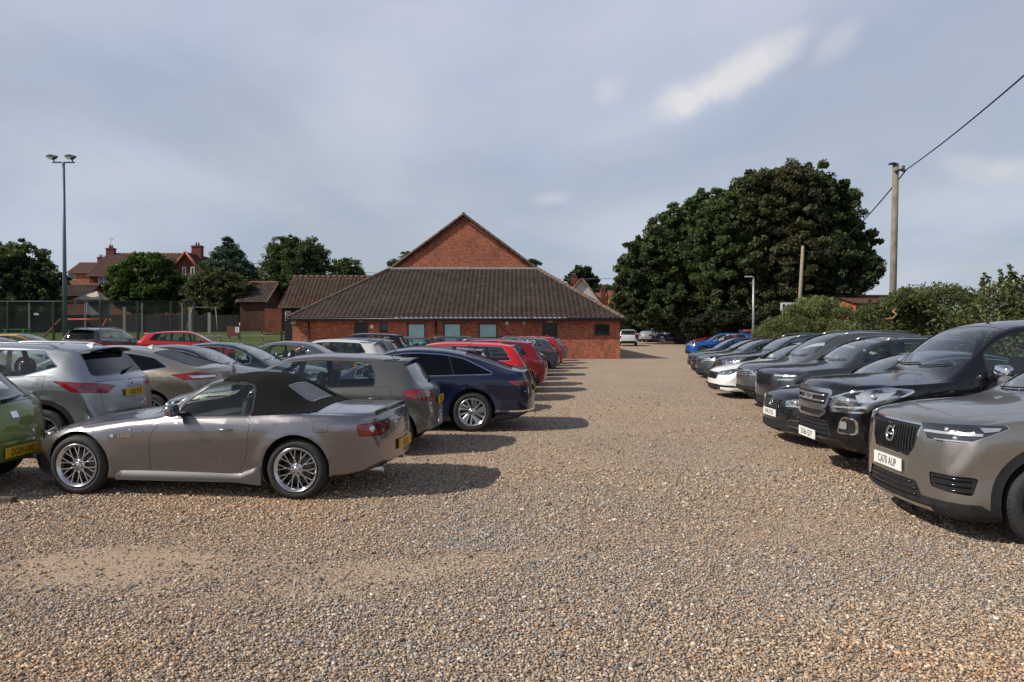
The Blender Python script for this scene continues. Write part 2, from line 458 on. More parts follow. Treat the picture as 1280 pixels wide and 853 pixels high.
def build_car(S, loc, rz, label, cat='car', group=None, name='parked_car', lod=0):
    """car heading towards -x when rz = 0; loc is the ground point under the middle of the car"""
    L, W = S['L'], S['W']; bm = shell(S); f = S['f']
    tree_ = BVHTree.FromBMesh(bm)
    root = empty(name, loc, rz, None, label, cat, group)
    sub = empty('chassis', (-L/2, 0, 0), 0, root)    # temporary, replaced below
    pm = S['paint'] if not isinstance(S['paint'], tuple) else paint(S['paint'], S.get('metal', .5), S.get('rough', .36))
    lower = M['trim']
    mats = [pm, lower, M['seam'], M['chrome'], M['dark'], M['gloss'], M['satin'], M['red'], M['clear']]
    P0, TR, SE, CH, DK, GL, SA, RD, CL = range(9)
    glass = M['glass']; glr = M[S.get('rear_glass', 'glass')]
    def rayx(y, z, rear=False):
        h = tree_.ray_cast(Vector((-2 if not rear else L+2, y, z)), Vector((1 if not rear else -1, 0, 0)))
        return h[0] if h[0] else Vector((0 if not rear else L, y, z))
    def rayy(x, z, s):
        h = tree_.ray_cast(Vector((x, s*3, z)), Vector((0, -s, 0)))
        return (h[0], h[1]) if h[0] else (Vector((x, s*W, z)), Vector((0, s, 0)))
    def fsel(fn): return [g for g in bm.faces if fn(g.calc_center_median(), g.normal)]
    def side_faces(s, x0, x1, z0, z1, ny=.15):
        return fsel(lambda c, n: c.y*s > W*.2 and n.y*s > ny and x0-.2 < c.x < x1+.2 and z0-.2 < c.z < z1+.2)
    def bounds(p): xs = [q[0] for q in p]; ys = [q[1] for q in p]; return min(xs), max(xs), min(ys), max(ys)
    # ---- arches
    Rw, RA = S['R'], S['RA']
    for wx in S['wheels']:
        for s in (-1, 1):
            def circ(r): return [(wx+r*math.cos(a), Rw+.01+r*math.sin(a)) for a in (2*math.pi*k/44 for k in range(44))]
            if S.get('clad'):
                fs = fsel(lambda c, n: c.y*s > W*.55 and n.y*s > .05 and math.hypot(c.x-wx, c.z-Rw) < RA+.25)
                for g in cut(bm, fs, UX, UZ, circ(RA+S['clad'])): g.material_index = TR
            fs = fsel(lambda c, n: c.y*s > W*.45 and math.hypot(c.x-wx, c.z-Rw) < RA+.2)
            ins = cut(bm, fs, UX, UZ, circ(RA))
            fs = set(ins)
            bmesh.ops.delete(bm, geom=list(fs), context='FACES')
            edges = [e for e in bm.edges if e.is_boundary and all(w.co.y*s > W*.45 and abs(math.hypot(w.co.x-wx, w.co.z-Rw-.01)-RA) < .012 for w in e.verts)]
            if edges:
                for e in edges: e.smooth = False
                r = bmesh.ops.extrude_edge_only(bm, edges=edges)
                nv = [g for g in r['geom'] if isinstance(g, bmesh.types.BMVert)]; ne = [g for g in r['geom'] if isinstance(g, bmesh.types.BMEdge)]
                nf = [g for g in r['geom'] if isinstance(g, bmesh.types.BMFace)]
                for w in nv: w.co.y -= s*.018
                for e in edges: e.smooth = False
                for e in ne: e.smooth = False
                for g in nf: g.material_index = TR if S.get('clad') else P0; g.smooth = False
                r = bmesh.ops.extrude_edge_only(bm, edges=ne)
                for g in r['geom']:
                    if isinstance(g, bmesh.types.BMVert): g.co.y = s*W*.45
                    if isinstance(g, bmesh.types.BMFace): g.material_index = DK; g.smooth = False
    bm.normal_update()
    # ---- lower cladding / bumper inserts
    for zc, x0, x1, mi in S.get('sill', []):
        for s in (-1, 1):
            fs = side_faces(s, x0, x1, 0, zc, -.2)
            for g in cut(bm, fs, UX, UZ, [(x0, -1), (x1, -1), (x1, zc), (x0, zc)]):
                if g.material_index == P0: g.material_index = mi
    def band(front, poly, mi, keep=(0, 1), nx=.05):
        sg = -1 if front else 1
        fs = fsel(lambda c, n: n.x*sg > nx and (c.x < 1.0 if front else c.x > L-1.0))
        out = cut(bm, fs, UY, UZ, poly)
        for g in out: g.material_index = mi
        return out
    for front, poly, mi in S.get('bands', []):
        for p in ([poly] if min(q[0] for q in poly) <= 0 else [poly, [(-a, b) for a, b in poly]]): band(front, p, mi)
    for g in bm.faces:
        if g.normal.z < -.8 and g.calc_center_median().z < .45: g.material_index = DK
    # ---- side windows
    for G in S['sidewin']:
        outl = G['poly']
        x0, x1, z0, z1 = bounds(outl)
        for s in (-1, 1):
            fs = side_faces(s, x0, x1, z0, z1, .25)
            fs = [g for g in fs if g.material_index == 0]
            tm = G.get('trim', TR)
            if G.get('tw', .014):
                a = cut(bm, fs, UX, UZ, grow(outl, G.get('tw', .014)))
                for g in a: g.material_index = tm
                fs = a
            a = cut(bm, fs, UX, UZ, outl)
            for g in a: g.material_index = G.get('fill', GL)
            for k, wp in enumerate(G['panes']):
                ia = cut(bm, [g for g in a if g.is_valid], UX, UZ, wp)
                a = [g for g in side_faces(s, x0, x1, z0, z1, .2) if g.material_index == G.get('fill', GL)]
                take(bm, ia, 'side_window', root, [glr if (k in G.get('dark', ())) else glass], 0, -.004)
    # ---- soft top / roof in another material
    # ---- windscreen, rear window, sunroof
    def topwin(poly, view, nm, mat, trimw=.02, trimm=GL, rearish=False):
        if view == 'top': u, v = UX, UY; sel = lambda c, n: n.z > .2 and c.z > S['beltz']-.12 and (n.x > -.1 if rearish else n.x < .1)
        else: u, v = UY, UZ; sel = lambda c, n: n.x > .12 and c.z > S['beltz']-.2 and c.x > L*.5
        fs = fsel(sel); fs = [g for g in fs if g.material_index == 0]
        if trimw:
            fs = cut(bm, fs, u, v, grow(poly, trimw))
            for g in fs: g.material_index = trimm
        a = cut(bm, fs, u, v, poly)
        return take(bm, a, nm, root, [mat], 0, -.003)
    ws = S['wind']      # (x_bottom_centre, x_bottom_corner, x_top, inset)
    yb = f['rw'](ws[1])-ws[3]; yt = f['rw'](ws[2])-ws[3]
    k_ = S.get('cf', .16)*.0
    pl = [(ws[0], -yb*.35), (ws[0], yb*.35), (ws[0]+(ws[1]-ws[0])*.35, yb*.75), (ws[1], yb), (ws[2], yt), (ws[2], -yt), (ws[1], -yb), (ws[0]+(ws[1]-ws[0])*.35, -yb*.75)]
    topwin(hull(pl), 'top', 'windscreen', glass)
    if S.get('roofglass'):
        a, b, iy = S['roofglass']; topwin([(a, -iy), (b, -iy), (b, iy), (a, iy)], 'top', 'sunroof', M['privacy'], .02, GL)
    rwn = S.get('rearwin')
    if rwn:
        if rwn[0] == 'rear':   # y half bottom, y half top, z0, z1
            _, y0, y1, z0, z1 = rwn; topwin(roundpoly([(-y0, z0), (y0, z0), (y1, z1), (-y1, z1)], .05), 'rear', 'rear_window', glr)
        else:
            _, x0, x1, y0, y1 = rwn; topwin(roundpoly([(x0, -y0), (x1, -y1), (x1, y1), (x0, y0)], .06), 'top', 'rear_window', glr, rearish=True)
    # ---- lamps
    def lamp(spec):
        nm, front, corners, mat = spec['name'], spec['front'], spec['pts'], spec['mats']
        for s in (-1, 1):
            if front: u = Vector((1, s, 0)).normalized()
            else: u = Vector((-1, s, 0)).normalized()
            off = 0
            def pr(p): return (u.x*p[0]+u.y*p[1]*s, p[2])
            pl = hull([pr(p) for p in corners])
            if spec.get('r'): pl = roundpoly(pl, spec['r'], 3)
            d = Vector((-1 if front else 1, s, 0)).normalized()
            fs = fsel(lambda c, n: n.dot(d) > spec.get('nd', .12) and c.y*s > .02 and (c.x < 1.4 if front else c.x > L-1.4))
            fs = [g for g in fs if g.material_index in (0, 1)]
            if spec.get('ring'):
                fs = cut(bm, fs, u, UZ, grow(pl, spec['ring'][0]))
                for g in fs: g.material_index = spec['ring'][1]
            a = cut(bm, fs, u, UZ, pl)
            for g in a: g.material_index = 20
            for poly, mi in spec.get('inner', []):
                b = cut(bm, [g for g in bm.faces if g.material_index >= 20], u, UZ, hull([pr(p) for p in poly]))
                for g in b: g.material_index = 20+mi
            a = [g for g in bm.faces if g.material_index >= 20]
            for g in a: g.material_index -= 20
            if a:
                c0 = sum((g.calc_center_median() for g in a), Vector())/len(a); nn = sum((g.normal for g in a), Vector()).normalized()
                o = take(bm, a, nm, root, mat, None, .003)
                for (px, py, pz, rad) in spec.get('lens', []):
                    h = tree_.ray_cast(Vector((px, py*s, pz))+d*1.5, -d)
                    if h[0]:
                        lb = bmesh.new(); bmesh.ops.create_uvsphere(lb, u_segments=16, v_segments=10, radius=rad)
                        bmesh.ops.transform(lb, matrix=Matrix.Translation(h[0]-h[1]*rad*.55), verts=lb.verts)
                        bmobj('lamp_lens', lb, o, [M['clear']], True)
    if lod < 3:
        for sp in S.get('lamps', []): lamp(sp)
    # ---- grille and other front/rear inserts with a rim
    for gsp in S.get('grilles', []):
        front = gsp.get('front', True); sg = -1 if front else 1
        for poly in ([gsp['poly']] if not gsp.get('pair') else [gsp['poly'], [(-a, b) for a, b in gsp['poly']][::-1]]):
            fs = fsel(lambda c, n: n.x*sg > .1 and (c.x < .7 if front else c.x > L-.7))
            fs = [g for g in fs if g.material_index in (0, 1, 5)]
            if gsp.get('rim'):
                fs = cut(bm, fs, UY, UZ, grow(poly, gsp['rim'][0]))
                for g in fs: g.material_index = gsp['rim'][1]
            a = cut(bm, fs, UY, UZ, poly)
            for g in a: g.material_index = 0
            o = take(bm, a, gsp.get('name', 'grille'), root, [M[gsp.get('mat', 'gloss')], M['chrome'], M['satin']], 0, -.012)
            if gsp.get('bars') and lod < 2 and o:
                y0, y1, z0, z1 = bounds(poly); bb = bmesh.new(); nb_ = gsp['bars'][1]
                for i in range(nb_):
                    t = (i+.5)/nb_
                    if gsp['bars'][0] == 'h':
                        z = z0+(z1-z0)*t; ys = [v for v in np.linspace(y0, y1, 15) if inpoly((v, z), grow(poly, -.012))]
                        if len(ys) > 1: path(bb, [rayx(y, z, not front)+Vector((-.001*-sg*-1, 0, 0)) for y in ys], gsp['bars'][2], 6)
                    else:
                        y = y0+(y1-y0)*t; zs_ = [v for v in np.linspace(z0, z1, 15) if inpoly((y, v), grow(poly, -.008))]
                        if len(zs_) > 1: path(bb, [rayx(y, z, not front)+Vector((.001*sg, 0, 0)) for z in zs_], gsp['bars'][2], 6)
                bmobj('grille_bars', bb, o, [M[gsp['bars'][3]]])
    bm.normal_update()
    # ---- doors, bonnet, boot lid, fuel flap: real panels with a gap round them
    def panel(poly, u, v, sel, nm, gap=.005, keepmat=True):
        fs = fsel(sel)
        a = cut(bm, fs, u, v, grow(poly, gap))
        old = a; 
        inner = cut(bm, a, u, v, poly); ins = set(inner)
        a2 = [g for g in cut(bm, fsel(sel), u, v, grow(poly, gap)) if g not in ins]
        for g in a2: g.material_index = SE
        best, seen = [], set()
        for g0 in inner:        # one connected panel only
            if g0 in seen: continue
            st, isl = [g0], []; seen.add(g0)
            while st:
                g = st.pop(); isl.append(g)
                for e in g.edges:
                    for h in e.link_faces:
                        if h in ins and h not in seen: seen.add(h); st.append(h)
            if len(isl) > len(best): best = isl
        return take(bm, best, nm, root, mats, None, 0.)
    if lod < 2:
        for dp in S.get('doors', []):
            poly = roundpoly(dp['poly'], .05, 3)
            for s in (-1, 1):
                d = panel(poly, UX, UZ, lambda c, n: c.y*s > W*.3 and n.y*s > .1 and c.z < S['beltz']+.3, dp.get('name', 'door'))
                if d and dp.get('handle') and lod < 2:
                    hx, hz, hl = dp['handle']; hb = bmesh.new()
                    pts = []
                    for t in (0, .12, .5, .88, 1):
                        p, n = rayy(hx+(t-.5)*hl, hz+dp.get('tilt', 0)*(t-.5), s); pts.append(p+n*(.004 if t in (0, 1) else .026))
                    path(hb, pts, [.008, .012, .014, .012, .008], 8)
                    bmobj('handle', hb, d, [M[dp['hm']] if dp.get('hm') else pm], True)
        auto = [dict(name='bonnet', poly=roundpoly([(.30, -W*.60), (ws[0]-.05, -W*.72), (ws[0]-.05, W*.72), (.30, W*.60)], .08), z=.6)]
        for pn in S.get('tops', auto):
            panel(pn['poly'], UX, UY, lambda c, n: n.z > .35 and (c.z > pn.get('z', .5)) , pn['name'], .005)
        for pn in S.get('rears', []):
            panel(pn['poly'], UY, UZ, lambda c, n: n.x > .3 and c.x > L-1.2, pn['name'], .005)
        for pn in S.get('flaps', []):
            cx, cz, a, b = pn[:4]
            panel(roundpoly([(cx-a, cz-b), (cx+a, cz-b), (cx+a, cz+b), (cx-a, cz+b)], .03), UX, UZ, lambda c, n: c.y*pn[4] > W*.3 and n.y*pn[4] > .2 and abs(c.x-cx) < .4 and abs(c.z-cz) < .4, 'fuel_flap', .0035)
    if S.get('fabric'):
        poly = S['fabric']; x0, x1, z0, z1 = bounds(poly)
        ins = []
        fs = fsel(lambda c, n: x0-.2 < c.x < x1+.2 and c.z > z0-.1 and n.z > -.2)
        fs = [g for g in fs if g.material_index == 0]
        ins = cut(bm, fs, UX, UZ, poly)
        take(bm, ins, 'soft_top', root, [M['fabric']], 0, .006)
    body = bmobj('body', bm, root, mats)
    # recess the gaps
    # ---- plates
    def plate(front, z, body_, cm, y=0., w=.52, h=.111, tilt=0):
        p = rayx(y, z, not front); p2 = rayx(y, z+.04, not front); p1 = rayx(y, z-.04, not front)
        sg = -1 if front else 1
        px = min(p.x, p1.x, p2.x)-.012 if front else max(p.x, p1.x, p2.x)+.012
        pb = bmesh.new(); box(pb, -.006, .006, -w/2, w/2, -h/2, h/2, 0, .0025)
        bmesh.ops.transform(pb, matrix=Matrix.Translation((px, y, z)) @ Matrix.Rotation(R(tilt), 4, 'Y'), verts=pb.verts)
        o = bmobj('number_plate', pb, root, [M['wplate'] if front else M['yplate']])
        if body_ and lod < 2:
            rot = Matrix(((0, 0, -1, 0), (-1, 0, 0, 0), (0, 1, 0, 0), (0, 0, 0, 1))) if front else Matrix(((0, 0, 1, 0), (1, 0, 0, 0), (0, 1, 0, 0), (0, 0, 0, 1)))
            sc = Matrix.Diagonal((.72, 1.0, 1, 1))
            text_obj('lettering', body_, .108, M['ink'], o, Matrix.Translation((px, y, z)) @ Matrix.Rotation(R(tilt), 4, 'Y') @ Matrix.Translation((sg*.0068, 0, -.002)) @ rot @ sc)
    if S.get('fplate'): plate(True, *S['fplate'])
    if S.get('rplate'): plate(False, *S['rplate'])
    # ---- mirrors
    mr = S.get('mirror')
    if mr:
        for s in (-1, 1):
            x, z, sz = mr['x'], mr['z'], mr.get('s', 1)
            p, n = rayy(x+.02, z-.05, s)
            mb = bmesh.new(); bmesh.ops.create_uvsphere(mb, u_segments=20, v_segments=12, radius=1)
            for w in mb.verts:
                c = w.co; q = [math.copysign(abs(t)**.7, t) for t in c]
                w.co = Vector((q[0]*.075*sz*(1 if q[0] < 0 else .35), q[1]*.115*sz*(1-.12*q[0]), q[2]*.078*sz))
            cy = s*(abs(p.y)+.13*sz+mr.get('out', .03))
            bmesh.ops.transform(mb, matrix=Matrix.Translation((x, cy, z)), verts=mb.verts)
            if mr.get('two'):
                for g in mb.faces:
                    if g.calc_center_median().z < z-.03*sz: g.material_index = 1
            for g in mb.faces: g.smooth = True
            box(mb, x+.024*sz, x+.028*sz, cy-.07*sz, cy+.07*sz, z-.04*sz, z+.04*sz, 2, .0015)
            path(mb, [p-n*.02, (x, (p.y+cy)/2, z-.05*sz), (x, cy, z-.03*sz)], [.03, .022, .03], 8, 1)
            bmobj('wing_mirror', mb, root, [M[mr['mat']] if mr.get('mat') else pm, M['gloss'], M['chrome']])
    # ---- wheels
    ty, ri = wheel_meshes(Rw, S['rr_'] if 'rr_' in S else Rw*.69, S.get('rim', 'five'))
    for wx in S['wheels']:
        for s in (-1, 1):
            tw = empty('wheel', (wx, s*(W-S.get('tuck', .115)), Rw), 0 if s < 0 else math.pi, root)
            tw.rotation_euler = (0, (wx*3.7) % 1.2, 0 if s < 0 else math.pi)
            mkobj('tyre', ty, tw); mkobj('rim', ri, tw)
    # ---- roof rails, aerial, wipers, spoiler, exhaust
    fz, fr = f['zt'], f['rw']
    if S.get('rails') and lod < 3:
        x0, x1, mt = S['rails']
        for s in (-1, 1):
            rb = bmesh.new(); pts = []
            for t in np.linspace(0, 1, 12):
                x = x0+(x1-x0)*t; y = s*(fr(x)-.06); z = fz(x)-f['cr'](x)*.8
                pts.append((x, y, z+(.0 if t in (0, 1) else .035)))
            path(rb, pts, .013, 6); bmobj('roof_rail', rb, root, [M[mt]])
    if lod < 2:
        if S.get('aerial'):
            x, ln, fin = S['aerial']; ab = bmesh.new(); z = fz(x)
            if fin:
                vs = [ab.verts.new(p) for p in ((x-.09, 0, z-.005), (x+.05, -.022, z-.01), (x+.05, .022, z-.01), (x+.055, 0, z+.045), (x+.02, 0, z+.045))]
                for q in ((0, 1, 4), (1, 3, 4), (2, 0, 4), (3, 2, 4), (1, 2, 3)): ab.faces.new([vs[i] for i in q])
                bmobj('aerial', ab, root, [pm])
            else:
                path(ab, [(x, 0, z-.01), (x+.01, 0, z+.02), (x+ln*.6, 0, z+ln*.75)], [.022, .008, .004], 6); bmobj('aerial', ab, root, [M['trim']])
        wb_ = bmesh.new()
        for y0, y1 in ((-W*.56, .02), (.08, W*.62)):
            pts = []
            for t in np.linspace(0, 1, 5):
                y = y0+(y1-y0)*t; x = ws[0]+.04+.10*(abs(y)/.8)**2*1.2+.05*(1-t)
                h = tree_.ray_cast(Vector((x, y, 3)), Vector((0, 0, -1)))
                if h[0]: pts.append(h[0]+h[1]*.012)
            if len(pts) > 2: path(wb_, pts, .008, 5)
        if wb_.verts: bmobj('wiper', wb_, root, [M['trim']])
        else: wb_.free()
    if S.get('skirt'):
        x0, x1 = S['skirt']
        for s in (-1, 1):
            kb = bmesh.new(); rows_ = []
            for i in range(15):
                t = i/14; x = x0+(x1-x0)*t; e = smooth01((t-.80)/.2); g = smooth01(t/.12); y = s*(W-.035); o = .012*g+.030*e
                zt_ = .245+.0*g+.10*e**2; rows_.append([kb.verts.new(p) for p in ((x, y-s*.03, zt_+.035), (x, y+s*(o-.010), zt_), (x, y+s*o, zt_-.035), (x, y+s*o, .175-.02*e), (x, y-s*.05, .165-.02*e))])
            for a, b in zip(rows_, rows_[1:]):
                for i in range(4): g_ = kb.faces.new((a[i], a[i+1], b[i+1], b[i])); g_.smooth = i in (0, 1)
            kb.faces.new(rows_[-1]); kb.faces.new(rows_[0][::-1]); bmesh.ops.recalc_face_normals(kb, faces=kb.faces)
            bmobj('side_skirt', kb, root, [paint((.10, .094, .10), .6, .5)])
    sp = S.get('spoiler')
    if sp:      # x0 on roof, x1 trailing edge, z drop, half width
        sb = bmesh.new(); x0, x1, z1, hw = sp[:4]; N = 12; A = []; B = []; C = []
        for i in range(N+1):
            y = -hw+2*hw*i/N; k = (y/hw)**2
            h = tree_.ray_cast(Vector((x0, y, 3)), Vector((0, 0, -1))); zz = h[0].z if h[0] else fz(x0)
            A.append(sb.verts.new((x0, y, zz+.001))); B.append(sb.verts.new((x1-.05*k, y, z1-.045*k))); C.append(sb.verts.new((x1-.05*k-.02, y, z1-.025-.045*k)))
        D = [sb.verts.new((w.co.x+.01, w.co.y, w.co.z-.05)) for w in A]
        for i in range(N):
            for a, b, mi in ((A, B, 0), (B, C, 1), (C, D, 1)):
                g = sb.faces.new((a[i], b[i], b[i+1], a[i+1])); g.smooth = True; g.material_index = mi
        for i in (0, N):
            g = sb.faces.new((A[i], B[i], C[i], D[i])); g.material_index = 0
        bmesh.ops.recalc_face_normals(sb, faces=sb.faces)
        bmobj('spoiler', sb, root, [pm if len(sp) < 5 else M[sp[4]], M['gloss']])
    if S.get('rwiper') and lod < 2:
        y0, z0, y1, z1 = S['rwiper']; rb = bmesh.new()
        pts = [rayx(y0+(y1-y0)*t, z0+(z1-z0)*t, True)+Vector((.02, 0, .01)) for t in (0, .3, .7, 1)]
        path(rb, pts, [.02, .012, .008, .006], 6); bmobj('rear_wiper', rb, root, [M['trim']])
    for (y, z, r_) in S.get('exhaust', []):
        eb = bmesh.new(); p = rayx(y, z+.06, True)
        lathe(eb, [(r_, -.22), (r_, 0), (r_*.85, 0), (r_*.85, -.2)], n=18)
        bmesh.ops.transform(eb, matrix=Matrix.Translation((p.x-.02, y, z)) @ Matrix.Rotation(R(-90), 4, 'Z'), verts=eb.verts)
        bmobj('exhaust_pipe', eb, root, [M['satin']])
    for b in S.get('badges', []) if lod < 2 else []:
        # (face, a, z, size, text or 'ring', mat)
        fc_, a_, z_, sz_, tx, mt = b
        if fc_ == 'front': p = rayx(a_, z_); n = Vector((-1, 0, 0)); 
        elif fc_ == 'rear': p = rayx(a_, z_, True); n = Vector((1, 0, 0))
        else: p, n = rayy(a_, z_, -1)
        h = tree_.ray_cast(p+n*.3, -n); n = h[1] if h[1] and h[1].dot(n) > 0 else n
        up = (UZ-n*UZ.dot(n)).normalized(); rt = up.cross(n)
        if fc_ == 'rearflat': up = UZ
        mtx = Matrix((( rt.x, up.x, n.x, p.x+n.x*.004), (rt.y, up.y, n.y, p.y+n.y*.004), (rt.z, up.z, n.z, p.z+n.z*.004), (0, 0, 0, 1)))
        if tx in ('ring', 'shield', 'disc'):
            bb = bmesh.new()
            if tx == 'ring':
                lathe(bb, [(sz_*.72, -.004), (sz_*.8, .006), (sz_*.95, .008), (sz_, .002), (sz_, -.01)], n=28)
                bmesh.ops.transform(bb, matrix=mtx @ Matrix.Rotation(R(90), 4, 'X'), verts=bb.verts)
                c0 = len(bb.verts); tube(bb, mtx @ Vector((-sz_*.75, 0, .003)), mtx @ Vector((sz_*.75, 0, .003)), sz_*.16, n=6)
                tube(bb, mtx @ Vector((sz_*.6, sz_*.6, .002)), mtx @ Vector((sz_*1.15, sz_*1.15, .002)), sz_*.12, n=6)
            else:
                box(bb, -sz_, sz_, -sz_*.8, sz_*.8, -.003, .006, 0, .006 if sz_ > .02 else .002); bmesh.ops.transform(bb, matrix=mtx, verts=bb.verts)
            bmobj('badge', bb, root, [M[mt]], False)
        else: text_obj('badge', tx, sz_, M[mt], root, mtx, .003)
    # ---- interior
    if lod < 3:
        bz = S['beltz']; xc = ws[1]; it = bmesh.new()
        xr = S.get('cab_end', L-.5)
        hw = f['rw']((xc+xr)/2)+.06
        box(it, xc-.25, xr, -hw, hw, .3, .45, 0)
        box(it, xc-.15, xc+.28, -hw, hw, .42, bz-.03, 0, .05)      # dashboard block
        box(it, xr-.02, xr, -hw, hw, .3, bz-.08, 0)
        for s in (-1, 1): box(it, xc-.1, xr, s*hw-.01, s*hw+.01, .35, bz-.04, 0)
        bmobj('cabin_lining', it, root, [M['dash']])
        sm = [M[S.get('seatm', 'seat')]]
        sx = S.get('seatx', xc+.95)
        seats = [(sx, -.36), (sx, .36)]+([(S['seat2'], -.36), (S['seat2'], .36)] if S.get('seat2') else [])
        sb = None
        for (x, y) in seats:
            sb = bmesh.new()
            top = bz+.02+S.get('seath', .0)
            vs = box(sb, x-.45, x+.05, y-.24, y+.24, .45, .6, 0, .05)
            vs = box(sb, -.07, .07, y-.23, y+.23, 0, top-.5, 0, .06)
            bmesh.ops.transform(sb, matrix=Matrix.Translation((x+.03, 0, .5)) @ Matrix.Rotation(R(16), 4, 'Y'), verts=[v for v in vs if v.is_valid])
            dx_ = (top-.5)*math.sin(R(16))
            vs = box(sb, -.05, .05, y-.13, y+.13, -.02, .2, 0, .045)
            bmesh.ops.transform(sb, matrix=Matrix.Translation((x+.04+dx_, 0, top-.01)) @ Matrix.Rotation(R(8), 4, 'Y'), verts=[v for v in vs if v.is_valid])
            bmobj('seat', sb, root, sm, True)
        if lod == 0:
            wb2 = bmesh.new(); N = 28; yy = S.get('drv', .36)
            pts = [(0, .18*math.cos(2*math.pi*i/N), .18*math.sin(2*math.pi*i/N)) for i in range(N+1)]
            path(wb2, pts, .014, 8)
            for a in (0, math.pi, -math.pi/2): tube(wb2, (0, 0, 0), (0, .17*math.cos(a), .17*math.sin(a)), .022, .014, 6)
            bmesh.ops.create_uvsphere(wb2, u_segments=10, v_segments=8, radius=.06)
            bmesh.ops.transform(wb2, matrix=Matrix.Translation((xc+.42, yy, bz-.0)) @ Matrix.Rotation(R(-24), 4, 'Y'), verts=wb2.verts)
            bmobj('steering_wheel', wb2, root, [M['dash']], True)
            mb = bmesh.new(); xm = ws[2]+.02; box(mb, xm-.015, xm+.015, -.11, .11, fz(ws[2])-.16, fz(ws[2])-.09, 0, .012); tube(mb, (xm, 0, fz(ws[2])-.1), (xm, 0, fz(ws[2])-.03), .01)
            bmobj('rear_view_mirror', mb, root, [M['dash']], True)
    # shift children from nose-origin to centre-origin
    for c in [o for o in root.children if o != sub]:
        c.location.x -= L/2
    bpy.data.objects.remove(sub)
    for c in root.children:
        pass
    return root
def inpoly(p, poly):
    n = len(poly); a2 = sum(poly[i-1][0]*poly[i][1]-poly[i][0]*poly[i-1][1] for i in range(n)); s = 1 if a2 > 0 else -1
    for i in range(n):
        a, b = poly[i], poly[(i+1) % n]
        if ((b[0]-a[0])*(p[1]-a[1])-(b[1]-a[1])*(p[0]-a[0]))*s < 0: return False
    return True
# ------------------------------------------------------------------ the models of car
def wprof(W, L, f0=.80, r0=.84):
    a, b = f0-.05, r0-.04; q = lambda t: math.sqrt(max(0, 1-(1-t)**2)); k = (0, .012, .04, .10, .22, .45, 1)
    return [(t*.38, W*(a+(.965-a)*q(t))) for t in k]+[(.75, W*.99), (1.3, W), (L-1.1, W), (L-.55, W*.985)]+[(L-t*.26, W*(b+(.965-b)*q(t))) for t in k[::-1]]
def glasshouse(S, xa, xb, splits, lo=.02, hi=.05, rear=None, trim=1, tw=.014, dark=(), fill=5, rnd=.03):
    fz, fs, fr, fc = pchip(S['zt']), pchip(S['zs']), pchip(S['rw']), pchip(S.get('crown', [(0, .05), (S['L'], .04)]))
    top = []; x = xa
    while x <= xb+1e-6:
        z = fz(x)-fc(x)-hi
        if z > fs(x)+lo: top.append((x, z))
        x += .08
    poly = hull([(xa, fs(xa)+lo), (xb, fs(xb)+lo)]+top)
    if rear:
        for r in rear: poly = clip(poly, *r)
    poly = roundpoly(poly, rnd, 3)
    panes = []; rest = poly
    for (xbm, xtp, hg) in splits:       # slanted pillar from (xbm at z=.9) to (xtp at z=1.4)
        dx = xtp-xbm; dz = .5; l = math.hypot(dx, dz); nx, nz = dz/l, -dx/l; c = nx*xbm+nz*.9
        panes.append(clip(rest, nx, nz, c-hg)); rest = clip(rest, -nx, -nz, -(c+hg))
    panes.append(rest)
    return dict(poly=poly, panes=[p for p in panes if len(p) > 2], trim=trim, tw=tw, dark=dark, fill=fill)
def line(x0, z0, x1, z1, keep='below'):
    """half plane on one side of a line, for clip()"""
    dx, dz = x1-x0, z1-z0; l = math.hypot(dx, dz); nx, nz = -dz/l, dx/l; c = nx*x0+nz*z0
    return (nx, nz, c) if keep == 'below' else (-nx, -nz, -c)
def doors4(S, x0, xm, x1, zb=.33, zt=.0, hz=None, hm=None, arch=.55):
    fs = pchip(S['zs'])
    a = [(x0+.02, zb), (xm-.004, zb), (xm-.004, fs(xm)+zt), (x0, fs(x0)+zt), (x0-.02, (zb+fs(x0))*.5)]
    b = [(xm+.008, zb), (x1-arch, zb), (x1-arch*.35, zb+.22), (x1, fs(x1)-.22), (x1+.02, fs(x1)+zt), (xm+.008, fs(xm)+zt)]
    hz = hz or fs(xm)-.14
    S['doors'] = [dict(poly=hull(a), handle=(xm-.17, hz, .17), hm=hm), dict(poly=hull(b), handle=(x1-.20, hz+.02, .17), hm=hm)]
def base(L, W, wheels, Rw, **k):
    S = dict(L=L, W=W, wheels=wheels, R=Rw, RA=Rw+.055, paint=(.2, .2, .2)); S.update(k); return S
